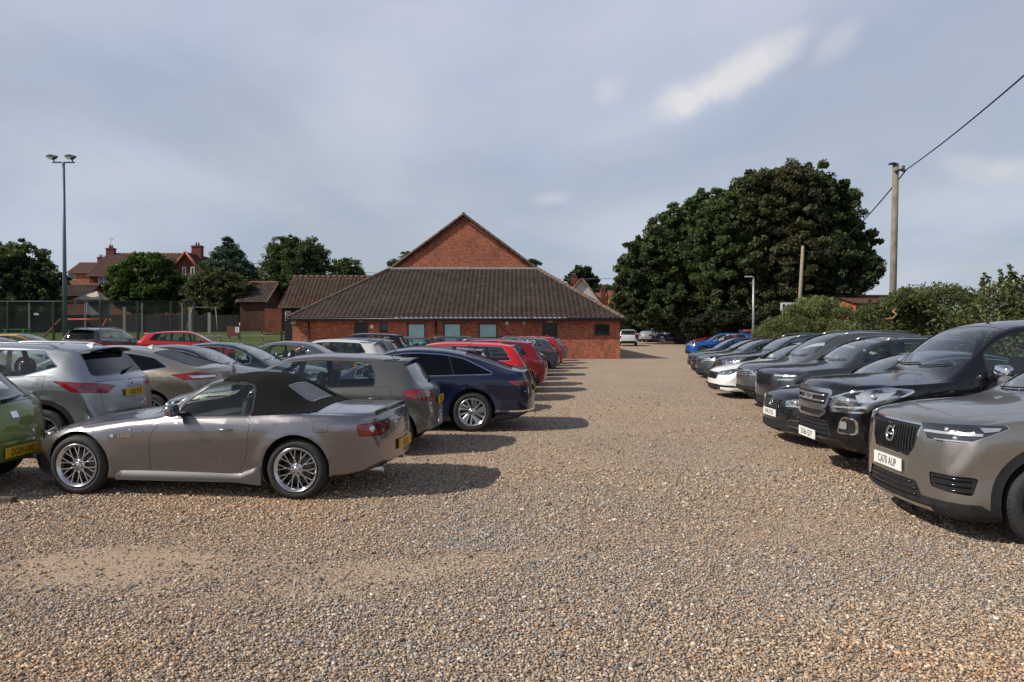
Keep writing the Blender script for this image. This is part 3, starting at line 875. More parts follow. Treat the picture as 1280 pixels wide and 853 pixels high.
def roadster():
    L, W = 4.12, .875
    S = base(L, W, (.80, 3.20), .318, step=.04, rr_=.225, rim='lattice', beltz=.82, cf=.30, cr=.20, RA=.355, flare=.022)
    S['zt'] = [(0, .46), (.03, .54), (.08, .60), (.3, .69), (.8, .80), (1.25, .865), (1.58, .90), (1.67, .925), (1.77, .98), (2.10, 1.205), (2.20, 1.24), (2.38, 1.265), (2.62, 1.255), (2.84, 1.175), (3.27, .955), (3.36, .938), (3.75, .925), (4.02, .915), (4.07, .89), (4.10, .78), (4.12, .60)]
    S['zs'] = [(0, .42), (.25, .60), (.8, .735), (1.4, .80), (2.0, .825), (2.8, .84), (3.3, .865), (3.8, .85), (4.05, .80), (4.12, .55)]
    S['rw'] = [(0, .45), (.3, .55), (1.2, .66), (1.60, .71), (2.10, .60), (2.28, .57), (2.68, .585), (2.98, .62), (3.3, .70), (4.0, .70), (4.12, .68)]
    S['w'] = [(0, .58), (.08, .66), (.2, .76), (.4, .83), (.7, .86), (1.5, .855), (2.2, .86), (2.7, .868), (3.2, .875), (3.6, .865), (3.9, .82), (4.05, .75), (4.12, .66)]
    S['zb'] = [(0, .25), (.1, .19), (.4, .16), (1.2, .15), (3.0, .15), (3.6, .22), (3.95, .28), (4.12, .36)]
    S['crown'] = [(0, .05), (1.2, .07), (1.7, .05), (2.15, .045), (2.6, .06), (3.0, .06), (3.5, .04), (4.12, .03)]
    S['side'] = [(0, -.13), (.05, -.06), (.10, -.036), (.22, -.040), (.28, -.030), (.5, -.018), (.68, -.004), (.80, 0), (.90, -.012), (1, -.050)]
    S['wind'] = (1.64, 1.80, 2.12, .04)
    win = [(1.90, .862), (2.68, .872), (2.70, .92), (2.67, 1.11), (2.62, 1.165), (2.28, 1.175), (2.17, 1.145), (1.93, .96)]
    S['sidewin'] = [dict(poly=roundpoly(hull(win), .03), panes=[roundpoly(hull(win), .03)], trim=1, tw=.02)]
    S['fabric'] = None
    S['doors'] = [dict(poly=[(1.60, .27), (2.58, .27), (2.66, .42), (2.715, .84), (1.73, .815), (1.61, .62)], handle=(2.45, .72, .15))]
    S['flaps'] = [(3.47, .765, .075, .055, -1)]
    S['tops'] = [dict(name='bonnet', poly=[(.30, -.52), (1.60, -.66), (1.60, .66), (.30, .52)], z=.55), dict(name='boot_lid', poly=[(3.52, -.60), (4.00, -.58), (4.00, .58), (3.52, .60)], z=.8)]
    S['lamps'] = [dict(name='tail_light', front=False, mats=[M['red'], M['redd'], M['clear']], r=.03, ring=(.006, 2), pts=[(3.84, .81, .775), (3.87, .82, .67), (4.06, .66, .655), (4.10, .46, .70), (4.08, .44, .80)], inner=[([(4.02, .74, .78), (4.02, .74, .66), (4.1, .5, .66), (4.1, .44, .80)], 1)], lens=[(3.98, .72, .73, .045)]),
                  dict(name='headlight', front=True, mats=[M['lampmix'], M['clear'], M['drl']], r=.03, nd=.02, ring=(.006, 2), pts=[(.12, .48, .54), (.1, .50, .60), (.30, .62, .665), (.55, .76, .685), (.45, .80, .64), (.25, .72, .56)], lens=[(.3, .68, .62, .04)])]
    S['grilles'] = [dict(poly=roundpoly([(-.42, .27), (.42, .27), (.38, .40), (-.38, .40)], .04), mat='dark')]
    S['rplate'] = (.50, 'O31 X', 0)
    S['fplate'] = (.36, '', 0)
    S['mirror'] = dict(x=1.93, z=.92, s=.85)
    S['spoiler'] = (3.95, 4.12, .965, .60, 'gloss')
    S['exhaust'] = [(-.45, .27, .04), (.45, .27, .04)]
    S['badges'] = [('side', 1.34, .645, .062, 'S2000', 'chrome'), ('side', 1.20, .64, .022, 'disc', 'chrome'), ('side', 1.40, .705, .012, 'disc', 'chrome'), ('rear', -.3, .80, .06, 'HONDA', 'chrome')]
    S['cab_end'] = 2.9; S['seatx'] = 2.34; S['seatm'] = 'seat'; S['seath'] = -.02; S['drv'] = .36
    S['rw_'] = 0
    S['rearwin'] = ('top', 2.90, 3.18, .31, .38)
    S['fabric'] = [(2.13, 1.16), (2.13, 1.6), (3.36, 1.6), (3.36, .895), (2.70, .862), (2.69, .87)]
    S['skirt'] = (1.22, 2.84); S['rear_glass'] = 'vinyl'
    return S
def hatch(kind='a'):
    if kind == 'a':      # boxy premium hatch
        L, W, H = 4.03, .87, 1.41; xf, xr = .86, 3.42
        S = base(L, W, (xf, xr), .32, rim='ten', beltz=.93, cf=.22, cr=.16)
        S['zt'] = [(0, .55), (.03, .68), (.08, .76), (.25, .82), (.9, .95), (1.05, .98), (1.78, 1.34), (1.95, 1.385), (2.35, 1.41), (3.0, 1.39), (3.45, 1.345), (3.56, 1.31), (3.84, .985), (3.92, .94), (3.98, .86), (4.01, .70), (4.03, .58)]
        S['zs'] = [(0, .5), (.3, .74), (.9, .87), (2.0, .92), (3.0, .955), (3.6, .97), (3.9, .90), (4.03, .5)]
        xb = 3.20; rear = [line(3.05, 1.34, 3.30, .96)]
    elif kind == 'b':    # rounder
        L, W, H = 4.30, .88, 1.46; xf, xr = .88, 3.46
        S = base(L, W, (xf, xr), .315, rim='five', beltz=.97, cf=.25, cr=.20)
        S['zt'] = [(0, .52), (.04, .66), (.1, .74), (.3, .82), (.8, .96), (.95, 1.0), (1.8, 1.40), (2.0, 1.44), (2.4, 1.46), (3.2, 1.43), (3.7, 1.36), (3.80, 1.33), (4.10, 1.02), (4.19, .97), (4.25, .88), (4.28, .70), (4.30, .55)]
        S['zs'] = [(0, .5), (.3, .74), (.9, .90), (2.0, .95), (3.0, .99), (3.8, 1.02), (4.15, .93), (4.30, .5)]
        xb = 3.62; rear = [line(3.35, 1.37, 3.62, 1.02)]
    else:                # small cheap supermini
        L, W, H = 3.9, .85, 1.50; xf, xr = .80, 3.28
        S = base(L, W, (xf, xr), .30, rim='five', beltz=.98, cf=.25, cr=.18)
        S['zt'] = [(0, .55), (.04, .70), (.1, .78), (.3, .87), (.7, .98), (.8, 1.01), (1.55, 1.42), (1.8, 1.48), (2.2, 1.50), (2.9, 1.47), (3.4, 1.41), (3.48, 1.37), (3.72, 1.05), (3.80, .98), (3.86, .88), (3.88, .70), (3.9, .55)]
        S['zs'] = [(0, .5), (.3, .78), (.9, .93), (2.0, .97), (2.9, 1.02), (3.4, 1.05), (3.75, .95), (3.9, .5)]
        xb = 3.32; rear = [line(3.08, 1.40, 3.32, 1.05)]
    S['rw'] = [(0, W*.70), (.3, W*.76), (.9, W*.80), (1.05, W*.82), (1.8, W*.68), (2.4, W*.66), (3.2, W*.655), (L-.48, W*.64), (L-.22, W*.76), (L-.08, W*.80), (L, W*.74)]
    S['w'] = wprof(W, L)
    S['zb'] = [(0, .27), (.1, .20), (.5, .18), (L-.9, .19), (L-.3, .24), (L, .34)]
    S['crown'] = [(0, .05), (1, .05), (1.9, .05), (L-.5, .05), (L-.2, .02), (L, .02)]
    hx = pchip(S['zt']); x0 = [p[0] for p in S['zt'] if p[1] > .94][0]
    xt = [p for p in S['zt'] if p[1] > H-.08][0][0]
    S['wind'] = (x0+.06, x0+.30, xt-.01, .05)
    S['sidewin'] = [glasshouse(S, x0+.42, xb, [(2.10, 2.16, .045), (2.98 if kind == 'a' else 3.0, 2.86, .028)], rear=rear)]
    if kind == 'a': S['sidewin'] = [glasshouse(S, x0+.42, xb, [(2.10, 2.16, .045)], rear=rear)]
    doors4(S, x0+.30, 2.08, xr+.0, zb=.32)
    zr0, zr1 = S['zt'][-5][1]+.06, S['zt'][-7][1]-.02
    S['rearwin'] = ('rear', W*.66, W*.54, S['zt'][-6 if kind != 'a' else -6][1]+.02, H-.13)
    S['rears'] = [dict(name='tailgate', poly=[(-.62, .48), (.62, .48), (.66, .92), (-.66, .92)])]
    S['sill'] = [(.26, xf+.3, xr-.3, 1)]
    S['lamps'] = [dict(name='tail_light', front=False, mats=[M['red'], M['redd'], M['clear']], r=.03, ring=(.005, 2), pts=[(L-.42, .82, .93), (L-.36, .83, .80), (L-.03, .44, .74), (L-.08, .42, .90)], inner=[([(L-.2, .76, .87), (L-.2, .76, .80), (L-.03, .48, .78), (L-.05, .48, .85)], 1)]),
                  dict(name='headlight', front=True, mats=[M['lampmix'], M['clear'], M['drl']], r=.02, ring=(.005, 2), pts=[(.05, .42, .70), (.08, .40, .60), (.25, .74, .62), (.58, .81, .80), (.45, .78, .82)], inner=[([(.07, .42, .612), (.08, .40, .60), (.25, .74, .62), (.25, .74, .635)], 2)], lens=[(.18, .62, .68, .05), (.34, .72, .72, .045)])]
    S['grilles'] = [dict(poly=roundpoly([(-.36, .60), (.36, .60), (.40, .68), (-.40, .68)], .02), rim=(.012, 3), bars=('h', 3, .006, 'satin')), dict(poly=roundpoly([(-.5, .28), (.5, .28), (.44, .44), (-.44, .44)], .04), mat='trim')]
    S['bands'] = [(False, [(-.6, .2), (.6, .2), (.56, .36), (-.56, .36)], 1)]
    S['fplate'] = (.50, '', 0); S['rplate'] = (.72 if kind != 'b' else .46, '', 0)
    S['mirror'] = dict(x=x0+.62, z=1.02, s=.9)
    S['spoiler'] = (L-.56, L-.36, H-.075, W*.58)
    S['aerial'] = (L-.75, .22, False)
    S['cab_end'] = L-.55; S['seatx'] = 2.15; S['seat2'] = 3.0
    S['rwiper'] = (.02, .99, .42, 1.04)
    S['flaps'] = []
    return S
def suv(kind='q'):
    if kind == 'q':      # compact crossover with rising belt
        L, W, H = 4.39, .90, 1.59; xf, xr = .92, 3.57; Rw = .345
        S = base(L, W, (xf, xr), Rw, rim='five', beltz=1.05, cf=.25, cr=.22, clad=.065)
        S['zt'] = [(0, .60), (.03, .76), (.09, .88), (.25, .97), (1.0, 1.08), (1.1, 1.10), (1.9, 1.50), (2.1, 1.55), (2.5, 1.58), (3.3, 1.565), (3.82, 1.51), (3.92, 1.46), (4.20, 1.12), (4.27, 1.08), (4.33, 1.0), (4.37, .80), (4.39, .62)]
        S['zs'] = [(0, .55), (.3, .88), (.9, 1.0), (2.0, 1.03), (3.0, 1.08), (3.7, 1.14), (4.2, 1.03), (4.39, .55)]
        xb = 3.74; rear = [line(3.40, 1.50, 3.74, 1.24), line(3.0, 1.05, 3.74, 1.26, 'above')]
        sp = [(2.22, 2.28, .045), (3.20, 3.02, .035)]; wind = (1.16, 1.42, 1.98, .05)
        rwin = ('rear', .66, .52, 1.12, 1.42)
    elif kind == 'v':    # upright blocky compact suv
        L, W, H = 4.42, .93, 1.65; xf, xr = .88, 3.58; Rw = .362
        S = base(L, W, (xf, xr), Rw, rim='fat', beltz=1.13, cf=.24, cr=.18, clad=.075, flare=.024)
        S['zt'] = [(0, .66), (.015, .82), (.04, .95), (.09, 1.00), (.25, 1.04), (1.1, 1.13), (1.2, 1.15), (1.95, 1.56), (2.15, 1.61), (2.6, 1.64), (3.5, 1.62), (3.95, 1.56), (4.02, 1.52), (4.24, 1.18), (4.32, 1.12), (4.37, 1.0), (4.40, .80), (4.42, .62)]
        S['zs'] = [(0, .60), (.2, .93), (.9, 1.04), (2.0, 1.08), (3.0, 1.10), (3.8, 1.13), (4.2, 1.06), (4.42, .55)]
        xb = 3.78; rear = [line(3.55, 1.58, 3.80, 1.20), line(3.1, 1.10, 3.80, 1.26, 'above')]
        sp = [(2.25, 2.30, .05), (3.25, 3.12, .04)]; wind = (1.25, 1.48, 2.03, .055)
        rwin = ('rear', .68, .56, 1.18, 1.48)
    elif kind == 'x':    # large family suv / estate on stilts
        L, W, H = 4.66, .935, 1.67; xf, xr = .93, 3.74; Rw = .365
        S = base(L, W, (xf, xr), Rw, rim='ten', beltz=1.08, cf=.25, cr=.2, clad=.05)
        S['zt'] = [(0, .62), (.03, .80), (.09, .93), (.3, 1.01), (1.1, 1.12), (1.2, 1.14), (2.05, 1.58), (2.3, 1.63), (2.8, 1.665), (3.7, 1.64), (4.15, 1.56), (4.23, 1.50), (4.46, 1.14), (4.53, 1.08), (4.60, 1.0), (4.63, .8), (4.66, .62)]
        S['zs'] = [(0, .55), (.3, .92), (.9, 1.02), (2.0, 1.06), (3.0, 1.09), (4.0, 1.13), (4.45, 1.04), (4.66, .55)]
        xb = 4.12; rear = [line(3.86, 1.58, 4.12, 1.18)]
        sp = [(2.38, 2.44, .045), (3.42, 3.32, .04)]; wind = (1.25, 1.50, 2.13, .05)
        rwin = ('rear', .68, .55, 1.15, 1.50)
    elif kind == 'm':    # boxy mpv
        L, W, H = 4.35, .89, 1.62; xf, xr = .85, 3.50; Rw = .325
        S = base(L, W, (xf, xr), Rw, rim='ten', beltz=1.02, cf=.25, cr=.14)
        S['zt'] = [(0, .58), (.03, .74), (.1, .84), (.3, .93), (.85, 1.06), (.95, 1.08), (1.8, 1.52), (2.1, 1.59), (2.5, 1.62), (3.4, 1.61), (3.98, 1.56), (4.05, 1.52), (4.22, 1.10), (4.27, 1.02), (4.32, .9), (4.34, .7), (4.35, .58)]
        S['zs'] = [(0, .55), (.3, .82), (.9, .97), (2.0, 1.01), (3.0, 1.03), (3.9, 1.05), (4.2, .98), (4.35, .5)]
        xb = 4.0; rear = [line(3.80, 1.55, 3.98, 1.05)]
        sp = [(2.1, 2.16, .045), (3.1, 3.1, .04)]; wind = (1.02, 1.3, 1.9, .05)
        rwin = ('rear', .68, .60, 1.10, 1.48)
    S['rw'] = [(0, W*.72), (.2, W*.78), (1.0, W*.82), (1.2, W*.84), (wind[2], W*.70), (2.6, W*.685), (3.3, W*.68), (L-.48, W*.66), (L-.2, W*.78), (L-.08, W*.82), (L, W*.76)]
    S['w'] = wprof(W, L, .82, .86)
    S['zb'] = [(0, .34), (.1, .25), (.5, .22), (L-.9, .23), (L-.3, .30), (L, .42)]
    S['crown'] = [(0, .05), (1, .05), (1.9, .05), (L-.5, .05), (L-.2, .02), (L, .02)]
    S['wind'] = wind
    S['sidewin'] = [glasshouse(S, wind[1]+.10, xb, sp, rear=rear, trim=3 if kind in 'qx' else 1)]
    doors4(S, wind[1]+.02, sp[0][0]-.02, xr+.02, zb=.40, hm='chrome' if kind == 'q' else None)
    S['rearwin'] = rwin
    S['rears'] = [dict(name='tailgate', poly=[(-.64, .62), (.64, .62), (.68, 1.04), (-.68, 1.04)])]
    S['sill'] = [(.34, xf+.3, xr-.3, 1)]
    tx = L
    S['lamps'] = [dict(name='tail_light', front=False, mats=[M['red'], M['redd'], M['clear']], r=.015, ring=(.005, 2), pts=[(tx-.62, .88, 1.04), (tx-.40, .88, .93), (tx-.06, .42, .90), (tx-.10, .40, 1.02)] if kind != 'm' else [(tx-.25, .85, 1.10), (tx-.2, .86, .75), (tx-.03, .70, .74), (tx-.12, .66, 1.10)], inner=[([(tx-.42, .86, 1.0), (tx-.32, .84, .96), (tx-.06, .50, .935), (tx-.06, .50, .985)], 1)] if kind != 'm' else []),
                  dict(name='headlight', front=True, mats=[M['lampmix'], M['clear'], M['drl']], r=.02, ring=(.005, 2), pts=[(.04, .48, .90), (.06, .48, .76), (.30, .80, .78), (.60, .87, .97), (.45, .84, .98)], inner=[([(.05, .50, .775), (.06, .48, .76), (.30, .80, .78), (.30, .80, .795)], 2)], lens=[(.18, .66, .84, .05), (.34, .78, .88, .045)])]
    S['grilles'] = [dict(poly=roundpoly([(-.38, .66), (.38, .66), (.44, .84), (-.44, .84)], .03), rim=(.016, 3), bars=('h', 4, .006, 'satin')), dict(poly=roundpoly([(-.55, .33), (.55, .33), (.5, .50), (-.5, .50)], .04), mat='trim')]
    S['bands'] = [(False, [(-.70, .2), (.70, .2), (.66, .50), (-.66, .50)], 1), (True, [(-.9, .2), (.9, .2), (.86, .36), (-.86, .36)], 1)]
    S['fplate'] = (.58, '', 0); S['rplate'] = (.84, '', 0)
    S['mirror'] = dict(x=wind[1]+.32, z=1.14, s=1.0)
    S['spoiler'] = (L-.55, L-.30, H-.085, W*.58)
    S['rails'] = (2.1, L-.8, 'satin')
    S['aerial'] = (L-.85, .2, True)
    S['cab_end'] = L-.55; S['seatx'] = 2.35; S['seat2'] = 3.2
    S['rwiper'] = (.0, 1.14, .40, 1.20)
    return S
def saloon(kind='f'):
    if kind == 'f':      # long fastback
        L, W, H = 4.86, .935, 1.45; xf, xr = .95, 3.79; Rw = .345
        S = base(L, W, (xf, xr), Rw, rim='turbine', beltz=.95, cf=.25, cr=.22)
        S['zt'] = [(0, .50), (.03, .62), (.1, .72), (.4, .82), (1.2, .95), (1.35, .98), (2.15, 1.36), (2.4, 1.42), (2.75, 1.45), (3.2, 1.43), (3.6, 1.36), (4.1, 1.21), (4.5, 1.075), (4.64, 1.05), (4.72, 1.045), (4.77, .96), (4.83, .80), (4.86, .55)]
        S['zs'] = [(0, .46), (.3, .68), (.9, .84), (2.0, .92), (3.2, .96), (4.0, .98), (4.6, .93), (4.86, .5)]
        xb = 4.12; rear = [line(3.50, 1.30, 4.12, 1.02)]; sp = [(2.42, 2.5, .03), (3.50, 3.32, .012)]; wind = (1.40, 1.66, 2.22, .05)
        rwin = ('top', 3.62, 4.46, .50, .58)
    elif kind == 'm':    # beige fastback with large tail lamps
        L, W, H = 4.87, .925, 1.48; xf, xr = .95, 3.80; Rw = .335
        S = base(L, W, (xf, xr), Rw, rim='ten', beltz=.98, cf=.25, cr=.30)
        S['zt'] = [(0, .52), (.03, .66), (.1, .76), (.4, .86), (1.15, .98), (1.3, 1.01), (2.15, 1.39), (2.4, 1.45), (2.75, 1.48), (3.2, 1.46), (3.6, 1.40), (4.1, 1.25), (4.5, 1.13), (4.66, 1.10), (4.74, 1.08), (4.79, 1.0), (4.84, .80), (4.87, .55)]
        S['zs'] = [(0, .46), (.3, .72), (.9, .88), (2.0, .95), (3.2, 1.0), (4.0, 1.02), (4.6, .98), (4.87, .5)]
        xb = 4.10; rear = [line(3.60, 1.34, 4.10, 1.08), line(3.5, 1.03, 4.10, 1.12, 'above')]; sp = [(2.42, 2.5, .03), (3.42, 3.28, .015)]; wind = (1.36, 1.62, 2.22, .05)
        rwin = ('top', 3.66, 4.50, .50, .60)
    elif kind == 's':    # three box saloon
        L, W, H = 4.65, .90, 1.44; xf, xr = .88, 3.68; Rw = .325
        S = base(L, W, (xf, xr), Rw, rim='five', beltz=.94, cf=.25, cr=.16)
        S['zt'] = [(0, .52), (.03, .66), (.08, .76), (.3, .84), (1.15, .95), (1.3, .98), (2.05, 1.35), (2.3, 1.41), (2.65, 1.44), (3.1, 1.42), (3.4, 1.37), (4.0, 1.10), (4.15, 1.07), (4.45, 1.06), (4.55, 1.03), (4.60, .95), (4.63, .8), (4.65, .55)]
        S['zs'] = [(0, .46), (.3, .72), (.9, .86), (2.0, .91), (3.2, .95), (4.0, .98), (4.5, .94), (4.65, .5)]
        xb = 3.72; rear = [line(3.30, 1.30, 3.72, .99)]; sp = [(2.32, 2.38, .035), (3.3, 3.2, .02)]; wind = (1.36, 1.6, 2.12, .05)
        rwin = ('top', 3.44, 3.98, .50, .60)
    elif kind == 'e':    # estate
        L, W, H = 4.70, .90, 1.47; xf, xr = .90, 3.62; Rw = .325
        S = base(L, W, (xf, xr), Rw, rim='ten', beltz=.96, cf=.25, cr=.16)
        S['zt'] = [(0, .52), (.03, .66), (.08, .76), (.3, .85), (1.1, .97), (1.22, 1.0), (2.0, 1.38), (2.25, 1.44), (2.65, 1.47), (3.6, 1.45), (4.15, 1.39), (4.24, 1.35), (4.52, 1.04), (4.58, .98), (4.64, .9), (4.68, .75), (4.70, .55)]
        S['zs'] = [(0, .46), (.3, .72), (.9, .88), (2.0, .93), (3.2, .96), (4.2, 1.0), (4.55, .93), (4.70, .5)]
        xb = 4.2; rear = [line(3.95, 1.38, 4.2, 1.0)]; sp = [(2.32, 2.38, .04), (3.35, 3.25, .03)]; wind = (1.28, 1.54, 2.08, .05)
        rwin = ('rear', .62, .52, 1.03, 1.33)
    S['rw'] = [(0, W*.70), (.3, W*.76), (1.1, W*.80), (1.35, W*.82), (wind[2], W*.67), (2.8, W*.65), (3.3, W*.645), (L-1.2, W*.64 if kind != 'e' else W*.65), (L-.45, W*.70), (L-.15, W*.78), (L, W*.74)]
    S['w'] = wprof(W, L, .80, .82)
    S['zb'] = [(0, .24), (.1, .18), (.5, .16), (L-.9, .17), (L-.3, .22), (L, .33)]
    S['crown'] = [(0, .05), (1, .06), (1.9, .05), (L-1.5, .06), (L-.6, .04), (L-.2, .02), (L, .02)]
    S['wind'] = wind
    S['sidewin'] = [glasshouse(S, wind[1]+.10, xb, sp, rear=rear, trim=3)]
    doors4(S, wind[1]+.02, sp[0][0]-.02, xr+.06, zb=.28)
    S['rearwin'] = rwin
    if kind == 'e': S['rears'] = [dict(name='tailgate', poly=[(-.62, .50), (.62, .50), (.66, .90), (-.66, .90)])]
    else: S['rears'] = [dict(name='boot_lid', poly=[(-.58, .62), (.58, .62), (.62, .98), (-.62, .98)])]
    S['lamps'] = [dict(name='tail_light', front=False, mats=[M['red'], M['redd'], M['clear']], r=.02, ring=(.005, 2), pts=[(L-.50, .86, .88), (L-.36, .86, .80), (L-.05, .46, .80), (L-.08, .46, .90)], inner=[([(L-.3, .84, .85), (L-.3, .84, .82), (L-.05, .50, .82), (L-.06, .50, .86)], 1)]),
                  dict(name='headlight', front=True, mats=[M['lampmix'], M['clear'], M['drl']], r=.02, ring=(.005, 2), pts=[(.04, .46, .68), (.06, .46, .60), (.25, .76, .61), (.58, .83, .76), (.42, .80, .78)], inner=[([(.05, .46, .612), (.06, .46, .60), (.25, .76, .61), (.25, .76, .622)], 2)], lens=[(.16, .60, .66, .045), (.32, .74, .69, .04)])]
    S['grilles'] = [dict(poly=roundpoly([(-.36, .54), (.36, .54), (.42, .67), (-.42, .67)], .03), rim=(.014, 3), bars=('h', 4, .006, 'satin')), dict(poly=roundpoly([(-.6, .24), (.6, .24), (.5, .36), (-.5, .36)], .04), mat='trim')]
    S['bands'] = [(False, [(-.6, .15), (.6, .15), (.56, .34), (-.56, .34)], 1)]
    S['fplate'] = (.44, '', 0); S['rplate'] = (.72 if kind != 'e' else .70, '', 0)
    S['mirror'] = dict(x=wind[1]+.34, z=1.02, s=.95)
    if kind == 'e': S['rails'] = (2.1, L-.7, 'satin'); S['spoiler'] = (L-.53, L-.36, H-.085, W*.55)
    S['aerial'] = (L-1.5 if kind != 'e' else L-.8, .2, True)
    S['cab_end'] = L-1.1 if kind != 'e' else L-.5; S['seatx'] = 2.5; S['seat2'] = 3.4
    return S
def pickup():
    L, W, H = 5.2, .93, 1.88; xf, xr = .92, 4.0; Rw = .385
    S = base(L, W, (xf, xr), Rw, rim='five', beltz=1.20, cf=.30, cr=.08, flare=.045, tuck=.10)
    S['RA'] = .455
    S['zt'] = [(0, .84), (.01, .98), (.035, 1.07), (.14, 1.145), (.7, 1.20), (1.18, 1.235), (1.28, 1.26), (1.98, 1.78), (2.2, 1.84), (2.6, 1.88), (3.2, 1.86), (3.5, 1.80), (3.62, 1.25), (3.7, 1.18), (5.0, 1.16), (5.17, 1.14), (5.2, .8)]
    S['zs'] = [(0, .76), (.2, 1.03), (.9, 1.14), (2.0, 1.17), (3.4, 1.17), (4.5, 1.10), (5.2, .78)]
    S['rw'] = [(0, W*.80), (.3, W*.85), (1.1, W*.87), (1.28, W*.86), (1.98, W*.72), (2.6, W*.70), (3.4, W*.69), (3.65, W*.9), (5.1, W*.94), (5.2, W*.9)]
    S['w'] = [(0, W*.84), (.1, W*.91), (.3, W*.96), (.8, W*.98), (1.5, W*.97), (3.5, W*.97), (4.2, W*.98), (5.0, W*.97), (5.2, W*.95)]
    S['zb'] = [(0, .46), (.1, .36), (.5, .30), (1.5, .33), (4.4, .36), (5.2, .5)]
    S['crown'] = [(0, .05), (1, .07), (1.9, .05), (3.4, .05), (3.7, .01), (5.2, .01)]
    S['wind'] = (1.33, 1.58, 2.04, .06)
    S['sidewin'] = [glasshouse(S, 1.70, 3.38, [(2.50, 2.54, .05)], lo=.03, hi=.06, rear=[line(3.25, 1.80, 3.42, 1.20)])]
    doors4(S, 1.60, 2.50, 3.48, zb=.50, hm='chrome', arch=.2)
    S['rearwin'] = None
    S['lamps'] = [dict(name='headlight', front=True, mats=[M['lampmix'], M['clear'], M['drl']], r=.02, ring=(.018, 3), pts=[(.06, .47, .93), (.10, .50, .80), (.34, .84, .82), (.80, .93, 1.06), (.55, .86, 1.085), (.25, .66, 1.02)],
                       inner=[([(.09, .53, .86), (.10, .53, .84), (.36, .84, .86), (.36, .84, .88)], 2), ([(.3, .72, 1.0), (.34, .72, .92), (.52, .86, .94), (.66, .88, 1.05)], 1)], lens=[(.24, .68, .93, .05), (.46, .82, .99, .045)])]
    S['grilles'] = [dict(poly=roundpoly([(-.40, .86), (.40, .86), (.47, 1.0), (-.47, 1.0)], .03), rim=(.05, 6), bars=('h', 2, .014, 'satin'), mat='trim'),
                    dict(poly=roundpoly([(-.30, .72), (.30, .72), (.40, .78), (-.40, .78)], .02), rim=(.03, 6), mat='trim'),
                    dict(poly=roundpoly([(-.52, .48), (.52, .48), (.46, .68), (-.46, .68)], .03), mat='trim', bars=('h', 4, .008, 'trim')),
                    dict(poly=roundpoly([(.62, .56), (.80, .56), (.80, .72), (.68, .73)], .03), pair=True, rim=(.016, 3), mat='trim', name='fog_lamp_recess')]
    S['lamps'].append(dict(name='fog_lamp', front=True, mats=[M['clear'], M['clear'], M['clear']], r=.03, pts=[(.10, .66, .60), (.10, .66, .69), (.14, .76, .69), (.14, .76, .60)]))
    S['bands'] = [(True, [(-.7, .30), (.7, .30), (.62, .44), (-.62, .44)], 1)]
    S['fplate'] = (.47, 'DU66 GDY', 0)
    S['mirror'] = dict(x=1.74, z=1.28, s=1.22, mat='chrome', out=.05)
    S['badges'] = [('front', 0, .935, .10, 'ISUZU', 'drl')]
    S['aerial'] = (2.2, .06, False)
    S['cab_end'] = 3.4; S['seatx'] = 2.55; S['seat2'] = 3.2; S['seatm'] = 'seat'
    return S
# ------------------------------------------------------------------ terrain
def terrain(x, y):
    left = smooth01((-7-x)/9.0)
    zl = .036*max(0., y-29) if y < 95 else .036*66+(y-95)*.004
    zr = .009*max(0., y-44) if y < 110 else .6
    return zl*left+zr*(1-left)
def terr_np(X, Y):
    t = np.clip((-7-X)/9.0, 0, 1); left = t*t*(3-2*t)
    zl = np.where(Y < 95, .036*np.maximum(0, Y-29), .036*66+(Y-95)*.004)
    zr = np.where(Y < 110, .009*np.maximum(0, Y-44), .6)
    return zl*left+zr*(1-left)
def sheet(name, x0, x1, y0, y1, step, dz, mat, keep=None, label=None):
    nx, ny = int((x1-x0)/step)+1, int((y1-y0)/step)+1
    X, Y = np.meshgrid(np.linspace(x0, x1, nx), np.linspace(y0, y1, ny))
    Z = terr_np(X, Y)+dz
    V = np.stack([X.ravel(), Y.ravel(), Z.ravel()], 1)
    i = np.arange((ny-1)*nx).reshape(ny-1, nx)[:, :-1].ravel()
    Fc = np.stack([i, i+1, i+nx+1, i+nx], 1)
    if keep is not None:
        c = V[Fc].mean(1); Fc = Fc[keep(c[:, 0], c[:, 1])]
    o = npmesh(name, V, Fc, None, [mat], True); return tag(o, kind='structure')
def ramp(n, stops, interp='LINEAR'):
    cr = n.new('ShaderNodeValToRGB'); cr.color_ramp.interpolation = interp; e = cr.color_ramp.elements
    while len(e) < len(stops): e.new(.5)
    for k, (p, c) in enumerate(stops): e[k].position = p; e[k].color = (*c, 1)
    return cr
